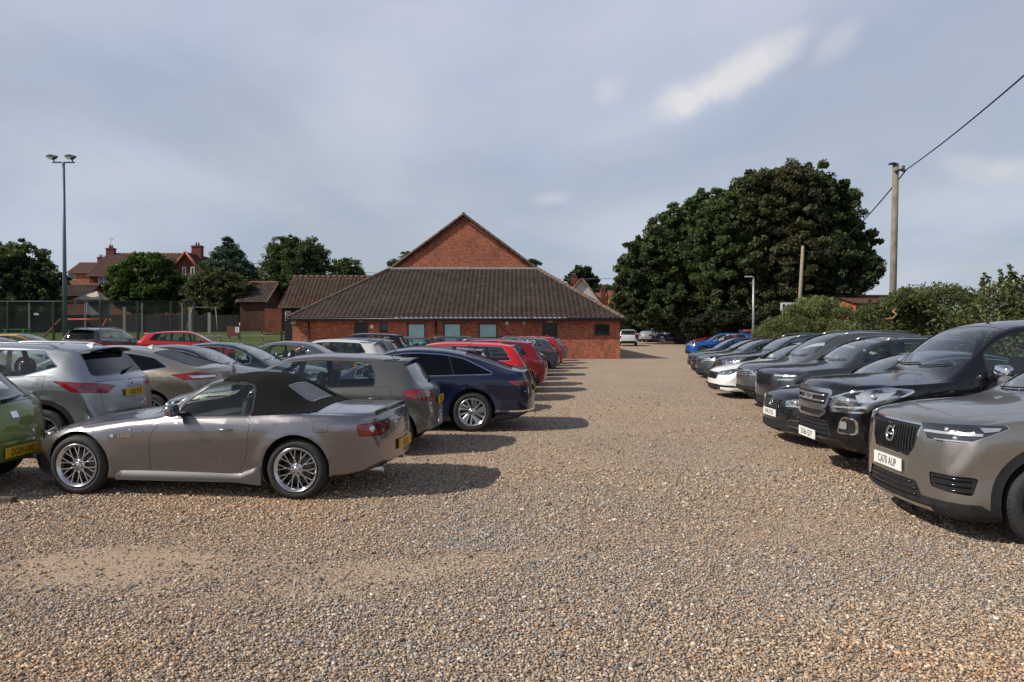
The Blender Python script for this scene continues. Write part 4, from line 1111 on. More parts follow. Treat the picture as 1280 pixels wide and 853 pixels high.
# ---- gravel
STONES = [(0, (.14, .115, .092)), (.09, (.33, .25, .175)), (.24, (.50, .37, .245)), (.38, (.29, .265, .235)), (.47, (.58, .48, .36)), (.60, (.44, .26, .14)), (.68, (.39, .335, .28)), (.80, (.55, .43, .30)), (.92, (.19, .18, .175)), (.96, (.72, .66, .56))]
def gravel_material():
    m, n, l, b = newmat('gravel_surface'); setp(b, rough=.85, spec=.3)
    tc = n.new('ShaderNodeTexCoord')
    vo = n.new('ShaderNodeTexVoronoi'); vo.inputs['Scale'].default_value = 74; vo.inputs['Randomness'].default_value = 1
    l.new(tc.outputs['Object'], vo.inputs['Vector'])
    sp = n.new('ShaderNodeSeparateColor'); l.new(vo.outputs['Color'], sp.inputs[0])
    cr = ramp(n, STONES, 'CONSTANT'); l.new(sp.outputs[0], cr.inputs[0])
    # darkness between the stones
    ed = n.new('ShaderNodeMapRange'); ed.inputs[1].default_value = .0085*58; ed.inputs[2].default_value = .0155*58; ed.inputs[3].default_value = 1; ed.inputs[4].default_value = .35
    l.new(vo.outputs['Distance'], ed.inputs[0])
    mu = n.new('ShaderNodeMix'); mu.data_type = 'RGBA'; mu.blend_type = 'MULTIPLY'; mu.inputs[0].default_value = 1
    l.new(cr.outputs[0], mu.inputs[6]); l.new(ed.outputs[0], mu.inputs[7])
    # worn sandy patches, stretched along the drive
    mp = n.new('ShaderNodeMapping'); mp.inputs['Scale'].default_value = (.22, .55, 1); mp.inputs['Rotation'].default_value = (0, 0, R(-14)); l.new(tc.outputs['Object'], mp.inputs[0])
    n1 = n.new('ShaderNodeTexNoise'); n1.inputs['Scale'].default_value = 1.3; n1.inputs['Detail'].default_value = 7; n1.inputs['Roughness'].default_value = .62
    l.new(mp.outputs[0], n1.inputs['Vector'])
    # one big bare patch before the sports car
    dv = n.new('ShaderNodeVectorMath'); dv.operation = 'SUBTRACT'; dv.inputs[1].default_value = (-2.3, 5.35, 0); l.new(tc.outputs['Object'], dv.inputs[0])
    ds = n.new('ShaderNodeVectorMath'); ds.operation = 'MULTIPLY'; ds.inputs[1].default_value = (.42, 1.15, 0); l.new(dv.outputs[0], ds.inputs[0])
    dl = n.new('ShaderNodeVectorMath'); dl.operation = 'LENGTH'; l.new(ds.outputs[0], dl.inputs[0])
    pr = n.new('ShaderNodeMapRange'); pr.inputs[1].default_value = 0; pr.inputs[2].default_value = 1.5; pr.inputs[3].default_value = .24; pr.inputs[4].default_value = -.01; l.new(dl.outputs[1], pr.inputs[0])
    ad = n.new('ShaderNodeMath'); ad.operation = 'ADD'; l.new(n1.outputs['Fac'], ad.inputs[0]); l.new(pr.outputs[0], ad.inputs[1])
    pm = n.new('ShaderNodeMapRange'); pm.inputs[1].default_value = .54; pm.inputs[2].default_value = .70; l.new(ad.outputs[0], pm.inputs[0])
    fine = n.new('ShaderNodeTexNoise'); fine.inputs['Scale'].default_value = 30; fine.inputs['Detail'].default_value = 6; l.new(tc.outputs['Object'], fine.inputs['Vector'])
    sand = ramp(n, [(.3, (.27, .19, .125)), (.5, (.38, .285, .20)), (.7, (.47, .37, .27))]); l.new(fine.outputs['Fac'], sand.inputs[0])
    gate = n.new('ShaderNodeMath'); gate.operation = 'GREATER_THAN'; gate.inputs[1].default_value = .5
    f2 = n.new('ShaderNodeMath'); f2.operation = 'MULTIPLY'; l.new(pm.outputs[0], f2.inputs[0])
    g3 = n.new('ShaderNodeMapRange'); g3.inputs[1].default_value = .95; g3.inputs[2].default_value = .5; g3.inputs[3].default_value = .15; g3.inputs[4].default_value = 1; l.new(sp.outputs[1], g3.inputs[0]); l.new(g3.outputs[0], f2.inputs[1])
    mx = n.new('ShaderNodeMix'); mx.data_type = 'RGBA'; l.new(f2.outputs[0], mx.inputs[0]); l.new(mu.outputs[2], mx.inputs[6]); l.new(sand.outputs[0], mx.inputs[7])
    # broad tone
    n2 = n.new('ShaderNodeTexNoise'); n2.inputs['Scale'].default_value = .35; n2.inputs['Detail'].default_value = 5; l.new(tc.outputs['Object'], n2.inputs['Vector'])
    tr = ramp(n, [(.3, (.92, .90, .91)), (.5, (1.04, 1.0, .98)), (.7, (1.12, 1.02, .94))]); l.new(n2.outputs['Fac'], tr.inputs[0])
    m2 = n.new('ShaderNodeMix'); m2.data_type = 'RGBA'; m2.blend_type = 'MULTIPLY'; m2.inputs[0].default_value = 1; l.new(mx.outputs[2], m2.inputs[6]); l.new(tr.outputs[0], m2.inputs[7])
    l.new(m2.outputs[2], b.inputs['Base Color'])
    hb = n.new('ShaderNodeMapRange'); hb.inputs[1].default_value = 0; hb.inputs[2].default_value = .9; hb.inputs[3].default_value = 1; hb.inputs[4].default_value = 0; l.new(vo.outputs['Distance'], hb.inputs[0])
    hm = n.new('ShaderNodeMath'); hm.operation = 'MULTIPLY'; l.new(hb.outputs[0], hm.inputs[0])
    inv = n.new('ShaderNodeMath'); inv.operation = 'SUBTRACT'; inv.inputs[0].default_value = 1.1; l.new(f2.outputs[0], inv.inputs[1]); l.new(inv.outputs[0], hm.inputs[1])
    bp = n.new('ShaderNodeBump'); bp.inputs['Strength'].default_value = .75; bp.inputs['Distance'].default_value = .012; l.new(hm.outputs[0], bp.inputs['Height']); l.new(bp.outputs[0], b.inputs['Normal'])
    return m
def tint_material(name, rough=.8, trans=0., spec=.3, coat=0.):
    m, n, l, b = newmat(name); setp(b, rough=rough, spec=spec, coat=coat)
    at = n.new('ShaderNodeAttribute'); at.attribute_name = 'tint'; l.new(at.outputs['Color'], b.inputs['Base Color'])
    if trans:
        out = n['Material Output']; t = n.new('ShaderNodeBsdfTranslucent'); mx = n.new('ShaderNodeMixShader'); mx.inputs[0].default_value = trans
        hs = n.new('ShaderNodeMix'); hs.data_type = 'RGBA'; hs.blend_type = 'MULTIPLY'; hs.inputs[0].default_value = 1; hs.inputs[7].default_value = (1.2, 1.3, .5, 1)
        l.new(at.outputs['Color'], hs.inputs[6]); l.new(hs.outputs[2], t.inputs[0])
        l.new(b.outputs[0], mx.inputs[1]); l.new(t.outputs[0], mx.inputs[2]); l.new(mx.outputs[0], out.inputs[0])
    return m
def value_noise(X, Y, seed=0, oct=4):
    r = np.random.default_rng(seed); out = np.zeros_like(X); amp = 1.; tot = 0
    for o in range(oct):
        G = r.random((64, 64)); xi = np.floor(X).astype(int); yi = np.floor(Y).astype(int); fx = X-xi; fy = Y-yi
        fx = fx*fx*(3-2*fx); fy = fy*fy*(3-2*fy)
        g = lambda a, b: G[a % 64, b % 64]
        out += amp*((g(xi, yi)*(1-fx)+g(xi+1, yi)*fx)*(1-fy)+(g(xi, yi+1)*(1-fx)+g(xi+1, yi+1)*fx)*fy)
        tot += amp; amp *= .5; X = X*2.03+5.1; Y = Y*2.03+1.7
    return out/tot
def pebbles():
    """loose stones lying on the gravel sheet where the photo shows them one by one"""
    r = np.random.default_rng(3); pts = []; 
    for (ya, yb, dens) in ((3.1, 4.6, 6800), (4.6, 6.4, 5200), (6.4, 9.0, 2300), (9.0, 13.0, 500), (13.0, 25.0, 170)):
        xa, xb = -.80*yb-.3, .80*yb+.3; nn = int((xb-xa)*(yb-ya)*dens)
        x = r.uniform(xa, xb, nn); y = r.uniform(ya, yb, nn); k = np.abs(x) < .76*y+.3
        pts.append(np.stack([x[k], y[k]], 1))
    P = np.concatenate(pts)
    a = -R(14); u = (P[:, 0]*math.cos(a)-P[:, 1]*math.sin(a)); v = (P[:, 0]*math.sin(a)+P[:, 1]*math.cos(a))
    nz = value_noise(u*.5+20, v*1.1+20, 5)
    dl = np.sqrt(((P[:, 0]+2.3)*.42)**2+((P[:, 1]-5.35)*1.15)**2)
    bare = np.clip((nz+np.interp(dl, [0, 1.6], [.42, -.04])-.55)/.22, 0, 1)
    keep = (r.random(len(P)) > bare*.9) & (r.random(len(P)) < np.clip((25-P[:, 1])/11, 0, 1)**1.3+(P[:, 1] < 13))
    P = P[keep]; bare = bare[keep]; n = len(P)
    bm = bmesh.new(); bmesh.ops.create_icosphere(bm, subdivisions=1, radius=1); bv = np.array([v.co[:] for v in bm.verts]); bf = np.array([[v.index for v in f.verts] for f in bm.faces]); bm.free()
    sz = np.exp(r.normal(math.log(.0057), .36, n)); sz = np.clip(sz, .0025, .016)*np.where(P[:, 1] > 13, 1.55, np.where(P[:, 1] > 6.4, 1.25, 1))
    big = r.random(n) > .9985; sz[big] *= 1.8
    ax = np.stack([sz*r.uniform(.85, 1.5, n), sz*r.uniform(.7, 1.05, n), sz*r.uniform(.5, .8, n)], 1)
    th = r.uniform(0, 2*math.pi, n); c, s = np.cos(th), np.sin(th); tl = r.normal(0, .25, n); ct, st = np.cos(tl), np.sin(tl)
    V = bv[None]*ax[:, None]*(1+r.normal(0, .13, (n, len(bv), 1)))
    x, y, z = V[..., 0], V[..., 1], V[..., 2]
    y2 = y*ct[:, None]-z*st[:, None]; z2 = y*st[:, None]+z*ct[:, None]
    X = x*c[:, None]-y2*s[:, None]+P[:, 0:1]; Y = x*s[:, None]+y2*c[:, None]+P[:, 1:2]; Z = z2+(ax[:, 2]*r.uniform(.2, .9, n))[:, None]+.004
    V = np.stack([X, Y, Z], -1).reshape(-1, 3)
    Fc = (bf[None]+(np.arange(n)*len(bv))[:, None, None]).reshape(-1, 3)
    pal = np.array([c_ for _, c_ in STONES]); w = np.array([.09, .14, .14, .13, .10, .08, .14, .10, .06, .02]); w = w/w.sum()
    cl = pal[r.choice(len(pal), n, p=w)]*r.uniform(.75, 1.25, (n, 1))
    warm = value_noise(P[:, 0]*.4+3, P[:, 1]*.4+9, 8)[:, None]
    cl = cl*(1+(warm-.5)*np.array([[.5, .1, -.35]]))*np.array([[1.05, 1.0, .97]])
    cl = np.repeat(cl, len(bv), 0)
    o = npmesh('gravel', V, Fc, None, [tint_material('pebble', .7)], True, cl)
    tag(o, 'loose brown and grey pea gravel scattered over the car park', 'gravel', kind='stuff')
def grass_material(c0=(.045, .075, .018), c1=(.085, .115, .035)):
    m, n, l, b = newmat('mown_grass'); setp(b, rough=.95, spec=.1)
    tc = n.new('ShaderNodeTexCoord'); nz = n.new('ShaderNodeTexNoise'); nz.inputs['Scale'].default_value = 1.1; nz.inputs['Detail'].default_value = 9; nz.inputs['Roughness'].default_value = .7
    l.new(tc.outputs['Object'], nz.inputs['Vector']); cr = ramp(n, [(.35, c0), (.65, c1)]); l.new(nz.outputs['Fac'], cr.inputs[0]); l.new(cr.outputs[0], b.inputs['Base Color'])
    bp = n.new('ShaderNodeBump'); bp.inputs['Distance'].default_value = .08; l.new(nz.outputs['Fac'], bp.inputs['Height']); l.new(bp.outputs[0], b.inputs['Normal'])
    return m
gm = grass_material()
o = sheet('ground', -60, 90, -20, 260, 2.0, -.06, gm)
bm = bmesh.new()      # on to the horizon
for q in (((-2500, -600), (2500, -600), (2500, -19), (-2500, -19)), ((-2500, 259), (2500, 259), (2500, 3500), (-2500, 3500)), ((-2500, -20), (-59, -20), (-59, 260), (-2500, 260)), ((89, -20), (2500, -20), (2500, 260), (89, 260))):
    bm.faces.new([bm.verts.new((x, y, terrain(x, y)-.5 if abs(x) < 100 and y < 300 else -.2)) for x, y in q])
tag(bmobj('distant_fields', bm, None, [grass_material((.05, .07, .02), (.08, .10, .04))]), kind='structure')
gravm = gravel_material()
def in_gravel(x, y):
    return (x > -9-np.clip(y-8, 0, 30)*.62-6) & ((y < 38.0) | (x > -13)) & (x < 9.0+np.clip(y-4, 0, 200)*.17+1.2)
sheet('gravel_car_park', -60, 45, -8, 100, .5, 0, gravm, in_gravel)
sheet('sports_field', -60, -13.5, 38.4, 120, 1.0, .02, gm, lambda x, y: y > 38.4)
pebbles()
bm = bmesh.new()     # timber edging by the nose of the sports car
box(bm, -9.5, -5.05, 7.16, 7.24, -.02, .06, 0, .01); 
tag(bmobj('timber_edging', bm, None, [plain('weathered_board', (.10, .075, .05), .85, noise=.4, nscale=12)]), 'weathered timber edging board lying in the gravel under the green hatchback', 'edging board')
# ------------------------------------------------------------------ leaves, trees, hedges
LEAF = tint_material('leaves', .6, .35, .25)
BARK = plain('bark', (.07, .055, .04), .9, noise=.5, nscale=5, bump=.03)
def leaves(C, N, size, base, seed, var=.35, up=.25, brown=None, light=None):
    """C: clump list (x,y,z,r,tone); N leaves in each"""
    r = np.random.default_rng(seed); C = np.asarray(C, float); k = len(C); n = k*N
    c = np.repeat(C, N, 0)
    d = r.normal(0, 1, (n, 3)); d /= np.linalg.norm(d, axis=1)[:, None]; rad = r.random(n)**.45
    P = c[:, :3]+d*(c[:, 3]*rad)[:, None]*np.array([1, 1, .72])
    nrm = d*.25+r.normal(0, .6, (n, 3))+np.array([0, 0, up]); nrm /= np.linalg.norm(nrm, axis=1)[:, None]
    a = np.cross(nrm, r.normal(0, 1, (n, 3))); a /= np.linalg.norm(a, axis=1)[:, None]; b = np.cross(nrm, a)
    s = (size*np.exp(r.normal(0, .3, n)))[:, None]
    V = np.stack([P+a*s, P+b*s*.62+a*s*.1, P-a*s*.9, P-b*s*.62+a*s*.1], 1).reshape(-1, 3)
    Fc = np.arange(n*4).reshape(n, 4)
    tone = c[:, 4]*np.exp(r.normal(0, var*.55, n))*(.86+.18*np.clip(d[:, 2]*rad, -.6, 1))  # ball shading painted in: clump tops lighter, undersides darker
    col = np.array(base)[None]*tone[:, None]*(1+r.normal(0, .08, (n, 3)))
    if brown is not None:
        bsel = c[:, 5] > r.random(n) if c.shape[1] > 5 else r.random(n) < .0
        col = np.where(bsel[:, None], np.array(brown)[None]*tone[:, None], col)
    col = np.repeat(np.clip(col, 0, 1), 4, 0)
    return V, Fc, col
def core_mesh(name, blobs, parent, mat, seed=1):
    bm = bmesh.new(); rr = random.Random(seed)
    for (x, y, z, rx, ry, rz) in blobs:
        n0 = len(bm.verts); bmesh.ops.create_icosphere(bm, subdivisions=3, radius=1); bm.verts.ensure_lookup_table()
        for v in bm.verts[n0:]:
            k = 1+.16*math.sin(v.co.x*5+x)*math.sin(v.co.y*4+z)+.12*math.sin(v.co.z*6+y)
            v.co = Vector((x+v.co.x*rx*k, y+v.co.y*ry*k, z+v.co.z*rz*k))
    return bmobj(name, bm, parent, [mat], True)
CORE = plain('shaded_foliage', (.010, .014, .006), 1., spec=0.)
def tree(name, label, x, y, blobs, leafc, nclump, N, size, seed, trunk=(.35, .15), group=None, brown=None, brownf=None, core=.72, cat='tree', clr=(.55, 1.1), up=.25, zg=None):
    """blobs: crown lobes (dx,dy,z,rx,ry,rz) relative to the foot"""
    zg = terrain(x, y) if zg is None else zg; r = np.random.default_rng(seed)
    root = empty(name, (x, y, zg), 0, None, label, cat, group)
    vol = np.array([b[3]*b[4]+b[3]*b[5] for b in blobs]); cnt = np.maximum(1, (vol/vol.sum()*nclump*2.4).astype(int)); C = []
    for b, k in zip(blobs, cnt):
        d = r.normal(0, 1, (k, 3)); d /= np.linalg.norm(d, axis=1)[:, None]
        lump = 1+.13*np.sin(d[:, 0]*4+seed)*np.cos(d[:, 2]*5+b[0])+.08*np.sin(d[:, 1]*9)
        rad = np.clip(r.uniform(.55, 1.03, k)+np.abs(r.normal(0, .04, k)), 0, 1.05)*lump
        P = np.array(b[:3])+d*rad[:, None]*np.array(b[3:6])
        cr_ = r.uniform(*clr, k)*min(1.9, max(b[3], b[5]))*.27*np.where(r.random(k) < .15, .5, 1)+.12
        tone = r.uniform(.72, 1.30, k)*(1+.18*d[:, 2]-.10*d[:, 0])  # random tone, with light painted on lobe tops and the sunward side
        br = np.zeros(k) if brownf is None else np.array([brownf(*p) for p in P])
        C.append(np.column_stack([P, cr_, tone, br]))
    C = np.concatenate(C)
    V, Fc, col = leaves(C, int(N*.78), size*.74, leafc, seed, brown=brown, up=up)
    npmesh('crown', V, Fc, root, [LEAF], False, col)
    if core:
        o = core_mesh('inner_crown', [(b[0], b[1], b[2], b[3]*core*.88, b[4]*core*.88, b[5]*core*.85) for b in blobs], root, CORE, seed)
    bm = bmesh.new(); zb = min(b[2] for b in blobs); top = max(b[2] for b in blobs)
    rr = random.Random(seed); r0, r1 = trunk
    path(bm, [(0, 0, -.3), (rr.uniform(-.1, .1), 0, zb*.5), (rr.uniform(-.2, .2), .1, zb), (blobs[0][0]*.5, blobs[0][1]*.5, (zb+top)/2)], [r0*1.25, r0, r0*.8, r1], 10)
    for b in blobs:
        for k in range(3):
            e = Vector((b[0]+rr.uniform(-.6, .6)*b[3], b[1]+rr.uniform(-.6, .6)*b[4], b[2]+rr.uniform(-.1, .8)*b[5])); s = Vector((0, 0, max(.5, zb*rr.uniform(.5, .95))))
            path(bm, [s, (s+e)/2+Vector((0, 0, rr.uniform(0, .1)*e.length)), e], [r1*.9, r1*.6, r1*.25], 6)
    bmobj('trunk', bm, root, [BARK])
    return root
GD = (.070, .096, .040)
# the group of big sycamores at the end of the drive
def shp(px, py, Y, rpx, rpz, dy=0):      # lobe from its outline in the photo (projected once, here)
    return (gx(px, Y), dy, gz(py, Y), rpx/F*Y, rpx/F*Y*.8, rpz/F*Y)
def lobes(x0, Y, zg, L_): return [(b[0]-x0, b[1], b[2]-zg, b[3], b[4], b[5]) for b in [shp(*(l[:2]), Y+(l[4] if len(l) > 4 else 0), l[2], l[3], (l[4] if len(l) > 4 else 0)) for l in L_]]
x0 = gx(985, 66); zg = terrain(x0, 66)
tree('sycamore_tree', 'tallest dark sycamore with browning leaves, beyond the hedge at the drive end', x0, 66,
     lobes(x0, 66, zg, [(985, 262, 72, 56), (935, 268, 46, 40), (1030, 262, 40, 32), (1058, 300, 36, 26), (1000, 330, 82, 62), (1062, 335, 32, 34), (930, 335, 60, 58), (955, 385, 72, 34), (1035, 375, 36, 30), (900, 300, 40, 46), (985, 232, 56, 22), (1040, 250, 30, 20), (1070, 322, 26, 16), (912, 262, 34, 26), (945, 238, 30, 24), (1080, 300, 18, 12)]),
     GD, 1250, 110, .19, 11, trunk=(.55, .25), group='big trees at the end of the drive', brown=(.10, .088, .048), brownf=lambda a, b, c: max(0., min(.75, .8-abs(a+1.0)/6.)) if b < 2 else 0, core=.62)
x0 = gx(850, 76); zg = terrain(x0, 76)
tree('sycamore_tree', 'broad dark green tree left of the tallest one, spreading over the far parked cars', x0, 76,
     lobes(x0, 76, zg, [(868, 285, 42, 42), (840, 310, 42, 44), (812, 322, 32, 34), (800, 352, 34, 34), (850, 350, 52, 42), (825, 385, 54, 26), (880, 380, 50, 34), (785, 378, 22, 24), (895, 270, 34, 36), (790, 330, 18, 16), (778, 352, 14, 12), (880, 325, 52, 44)]),
     GD, 1000, 110, .21, 12, trunk=(.5, .22), group='big trees at the end of the drive', core=.64)
# trees to the left and behind the hall
def lt(name, label, px, Y, L_, colr, ncl, N, size, seed, core=.75, zg=None, **k):
    x0 = gx(px, Y); zg = terrain(x0, Y) if zg is None else zg
    return tree(name, label, x0, Y, lobes(x0, Y, zg, L_), colr, ncl, N, size, seed, core=core, zg=zg, **k)
lt('broadleaf_tree', 'dark broad tree leftmost of all, behind the tall mesh fence', 18, 72, [(-5, 335, 38, 38), (25, 328, 32, 30), (52, 345, 26, 22), (5, 370, 52, 30), (55, 372, 24, 24), (-50, 345, 45, 45)], GD, 300, 110, .20, 21, trunk=(.35, .15), core=.6)
lt('broadleaf_tree', 'round mid green tree hiding the front of the brick house', 188, 78, [(186, 338, 32, 24), (160, 352, 26, 22), (212, 358, 30, 24), (185, 368, 44, 20), (232, 362, 18, 18), (172, 328, 16, 12)], (.060, .10, .026), 260, 110, .19, 22, trunk=(.3, .12), core=.55)
lt('blue_spruce', 'pointed bluish conifer to the right of the brick house', 285, 92, [(286, 303, 7, 10), (286, 318, 18, 14), (286, 334, 32, 17), (300, 346, 28, 16), (268, 346, 24, 16)], (.075, .115, .09), 260, 100, .19, 23, trunk=(.25, .1), core=.5, up=.0)
lt('broadleaf_tree', 'dark olive tree in front of the pointed conifer', 272, 76, [(272, 352, 30, 20), (255, 368, 26, 20), (292, 364, 30, 22), (275, 385, 34, 18), (250, 388, 18, 14)], (.08, .088, .042), 240, 100, .19, 24, trunk=(.3, .12), core=.6)
lt('birch_tree', 'tall loose birch rising behind the low annex', 366, 80, [(352, 312, 16, 20), (386, 318, 22, 20), (364, 330, 34, 24), (345, 340, 18, 22), (400, 335, 16, 22), (370, 352, 40, 20), (366, 302, 12, 10)], (.085, .11, .05), 300, 80, .15, 25, trunk=(.22, .09), core=.55, clr=(.5, .95))
lt('broadleaf_tree', 'small light green tree above the annex ridge', 432, 88, [(432, 334, 17, 13), (425, 348, 18, 12), (444, 342, 12, 10)], (.09, .12, .05), 90, 70, .16, 26, trunk=(.15, .07), core=.5)
lt('broadleaf_tree', 'sparse tree tip showing left of the hall gable', 500, 95, [(498, 326, 12, 8), (510, 320, 9, 8), (490, 330, 8, 6)], (.06, .075, .03), 26, 40, .16, 27, trunk=(.12, .06), core=0, zg=0)
lt('broadleaf_tree', 'tree tip just showing right of the hall gable', 664, 110, [(662, 328, 12, 7)], (.05, .065, .03), 16, 60, .18, 28, trunk=(.12, .06), core=0, zg=0)
lt('pine_tree', 'dark flat topped pine behind the white gabled house', 727, 130, [(728, 338, 13, 8), (716, 345, 10, 6), (738, 347, 10, 5), (728, 352, 16, 6)], (.036, .055, .03), 80, 70, .26, 29, trunk=(.25, .12), core=.5, zg=0)
lt('broadleaf_tree', 'distant dark green trees beyond the white houses', 755, 150, [(745, 360, 26, 7), (765, 366, 20, 8)], GD, 60, 70, .3, 30, trunk=(.2, .1), core=.5, zg=0)
lt('shrub', 'dark shrubs under the spreading tree beside the hall corner', 785, 88, [(782, 398, 18, 18), (800, 402, 16, 14), (830, 404, 26, 12)], (.03, .042, .017), 120, 90, .18, 31, trunk=(.1, .05), core=.6, cat='shrub')
lt('shrub', 'dark undergrowth under the tallest tree, behind the lamp post', 925, 64, [(900, 402, 26, 16), (940, 400, 30, 18), (975, 400, 30, 18), (1010, 398, 24, 16), (870, 405, 20, 12)], (.028, .038, .016), 180, 90, .16, 32, trunk=(.1, .05), core=.6, cat='shrub')
# long hedge behind the right hand row of cars
def hedge():
    root = empty('hedge', (12, 26, 0), 0, None, 'long uneven green hedge behind the right hand row of cars', 'hedge')
    r = np.random.default_rng(41); A = np.array([15.7, 43.]); B = np.array([8.9, 4.]); C = []
    d = (B-A)/np.linalg.norm(B-A); nrm = np.array([-d[1], d[0]]); Ln = np.linalg.norm(B-A)
    def top(t): return 1.72+.55*smooth01((t-10)/26)+.22*math.sin(t*.5)+.16*math.sin(t*1.31+1)+.1*math.sin(t*3.1)
    k = 1500
    for _ in range(k):
        t = r.uniform(0, Ln); h = top(t); side = r.random()
        if side < .62: z = r.uniform(.15, h); off = -1.1*(1-(z/h)**4*.4)+r.normal(0, .12)
        elif side < .8: z = r.uniform(.3, h); off = 1.1+r.normal(0, .1)
        else: z = h+r.normal(0, .1); off = r.uniform(-1, 1)
        p = A+d*t+(-nrm if nrm[0] > 0 else nrm)*(-off)
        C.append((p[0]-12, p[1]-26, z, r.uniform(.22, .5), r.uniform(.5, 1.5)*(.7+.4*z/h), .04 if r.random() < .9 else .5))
    # rounded bush within the hedge and wild sprays over the top
    for (px, Y, zc, rx, rz, tn) in ((1165, 17.5, 2.42, .95, .42, 1.0), (1120, 19, 2.2, .8, .35, .9), (1020, 28, 2.35, 1.1, .7, 1.4), (985, 33, 1.9, 1.1, .5, 1.1)):
        for _ in range(60):
            v = r.normal(0, 1, 3); v /= np.linalg.norm(v); C.append((gx(px, Y)-12+v[0]*rx, Y-26+v[1]*rx, zc+abs(v[2])*rz-.1, .3, tn*r.uniform(.6, 1.4), 0))
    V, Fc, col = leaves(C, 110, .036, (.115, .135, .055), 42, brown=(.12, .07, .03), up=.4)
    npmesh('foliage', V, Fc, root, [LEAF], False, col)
    bm = bmesh.new(); st = 40
    rows = []
    for i in range(st+1):
        t = Ln*i/st; h = top(t)-.25; p = A+d*t-np.array([12, 26]); q = (-nrm if nrm[0] > 0 else nrm)
        rows.append([bm.verts.new((p[0]-q[0]*o, p[1]-q[1]*o, z)) for o, z in ((-.9, 0), (-.85, h*.8), (-.4, h), (.5, h), (.9, h*.8), (.9, 0))])
    for a, b in zip(rows, rows[1:]):
        for i in range(5): bm.faces.new((a[i], a[i+1], b[i+1], b[i]))
    bm.faces.new(rows[0]); bm.faces.new(rows[-1][::-1])
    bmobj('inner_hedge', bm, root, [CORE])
    # long shoots
    bm = bmesh.new(); LV = []
    for _ in range(330):
        t = r.uniform(2, Ln); dens = .35+.65*t/Ln
        if r.random() > dens**1.2: continue
        p = A+d*t-np.array([12, 26]); h = top(t); q = np.array([p[0]+r.uniform(-.8, .8), p[1], h-.1]); ln = r.uniform(.3, .95)*(.6+.5*dens)
        e = q+np.array([r.normal(0, .16), r.normal(0, .1), ln]); mid = (q+e)/2+np.array([r.normal(0, .05), 0, 0])
        path(bm, [q, mid, e], [.008, .006, .003], 4)
        for s in np.linspace(.15, 1, 9): 
            c = q*(1-s)+e*s; LV.append((c[0]+r.normal(0, .03), c[1], c[2], .07, r.uniform(.8, 1.6), 0))
    bmobj('twigs', bm, root, [BARK])['kind'] = 'stuff'
    V, Fc, col = leaves(LV, 6, .042, (.055, .07, .025), 43, up=.3)
    npmesh('shoot_leaves', V, Fc, root, [LEAF], False, col)
    # broken dead branch stuck in the hedge
    bm = bmesh.new(); x, Y = gx(1160, 15.2)-.75, 15.2
    path(bm, [(x-12-.16, Y-26, gz(396, Y)), (x-12-.05, Y-26-.1, gz(395, Y)), (x-12, Y-26-.15, gz(390, Y)), (x-12-.06, Y-26-.1, gz(387, Y)), (x-12+.06, Y-26, gz(384, Y))], [.01, .022, .025, .02, .03], 8)
    bmobj('dead_branch', bm, root, [plain('broken_wood', (.26, .16, .075), .8, noise=.3)])
hedge()
# ------------------------------------------------------------------ buildings
def brick_material(name='red_brick', c1=(.40, .115, .062), c2=(.27, .075, .045), mortar=(.33, .23, .17), axes='XZ'):
    m, n, l, b = newmat(name); setp(b, rough=.85, spec=.25)
    tc = n.new('ShaderNodeTexCoord'); sx = n.new('ShaderNodeSeparateXYZ'); cx = n.new('ShaderNodeCombineXYZ'); l.new(tc.outputs['Object'], sx.inputs[0])
    ad = n.new('ShaderNodeMath'); ad.operation = 'ADD'; l.new(sx.outputs[0], ad.inputs[0]); l.new(sx.outputs[1], ad.inputs[1])
    l.new(ad.outputs[0], cx.inputs[0]); l.new(sx.outputs[2], cx.inputs[1])
    br = n.new('ShaderNodeTexBrick'); br.inputs['Scale'].default_value = 1; br.inputs['Brick Width'].default_value = .225; br.inputs['Row Height'].default_value = .075; br.inputs['Mortar Size'].default_value = .006
    br.inputs['Color1'].default_value = (*c1, 1); br.inputs['Color2'].default_value = (*c2, 1); br.inputs['Mortar'].default_value = (*mortar, 1); br.inputs['Bias'].default_value = -.1
    l.new(cx.outputs[0], br.inputs['Vector'])
    nz = n.new('ShaderNodeTexNoise'); nz.inputs['Scale'].default_value = .9; nz.inputs['Detail'].default_value = 8; l.new(tc.outputs['Object'], nz.inputs['Vector'])
    cr = ramp(n, [(.3, (.72, .70, .72)), (.5, (1, 1, 1)), (.72, (1.22, 1.15, 1.05))]); l.new(nz.outputs['Fac'], cr.inputs[0])
    n2 = n.new('ShaderNodeTexNoise'); n2.inputs['Scale'].default_value = 9; n2.inputs['Detail'].default_value = 3
    mp = n.new('ShaderNodeMapping'); mp.inputs['Scale'].default_value = (.45, 1.3, 1); l.new(cx.outputs[0], mp.inputs[0]); l.new(mp.outputs[0], n2.inputs['Vector'])
    c2_ = ramp(n, [(.35, (.55, .5, .5)), (.5, (1, 1, 1)), (.68, (1.5, 1.35, 1.2))]); l.new(n2.outputs['Fac'], c2_.inputs[0])
    mu = n.new('ShaderNodeMix'); mu.data_type = 'RGBA'; mu.blend_type = 'MULTIPLY'; mu.inputs[0].default_value = 1; l.new(br.outputs['Color'], mu.inputs[6]); l.new(cr.outputs[0], mu.inputs[7])
    m2 = n.new('ShaderNodeMix'); m2.data_type = 'RGBA'; m2.blend_type = 'MULTIPLY'; m2.inputs[0].default_value = .8; l.new(mu.outputs[2], m2.inputs[6]); l.new(c2_.outputs[0], m2.inputs[7])
    l.new(m2.outputs[2], b.inputs['Base Color'])
    bp = n.new('ShaderNodeBump'); bp.inputs['Distance'].default_value = .006; l.new(br.outputs['Fac'], bp.inputs['Height']); bp.invert = True; l.new(bp.outputs[0], b.inputs['Normal'])
    return m
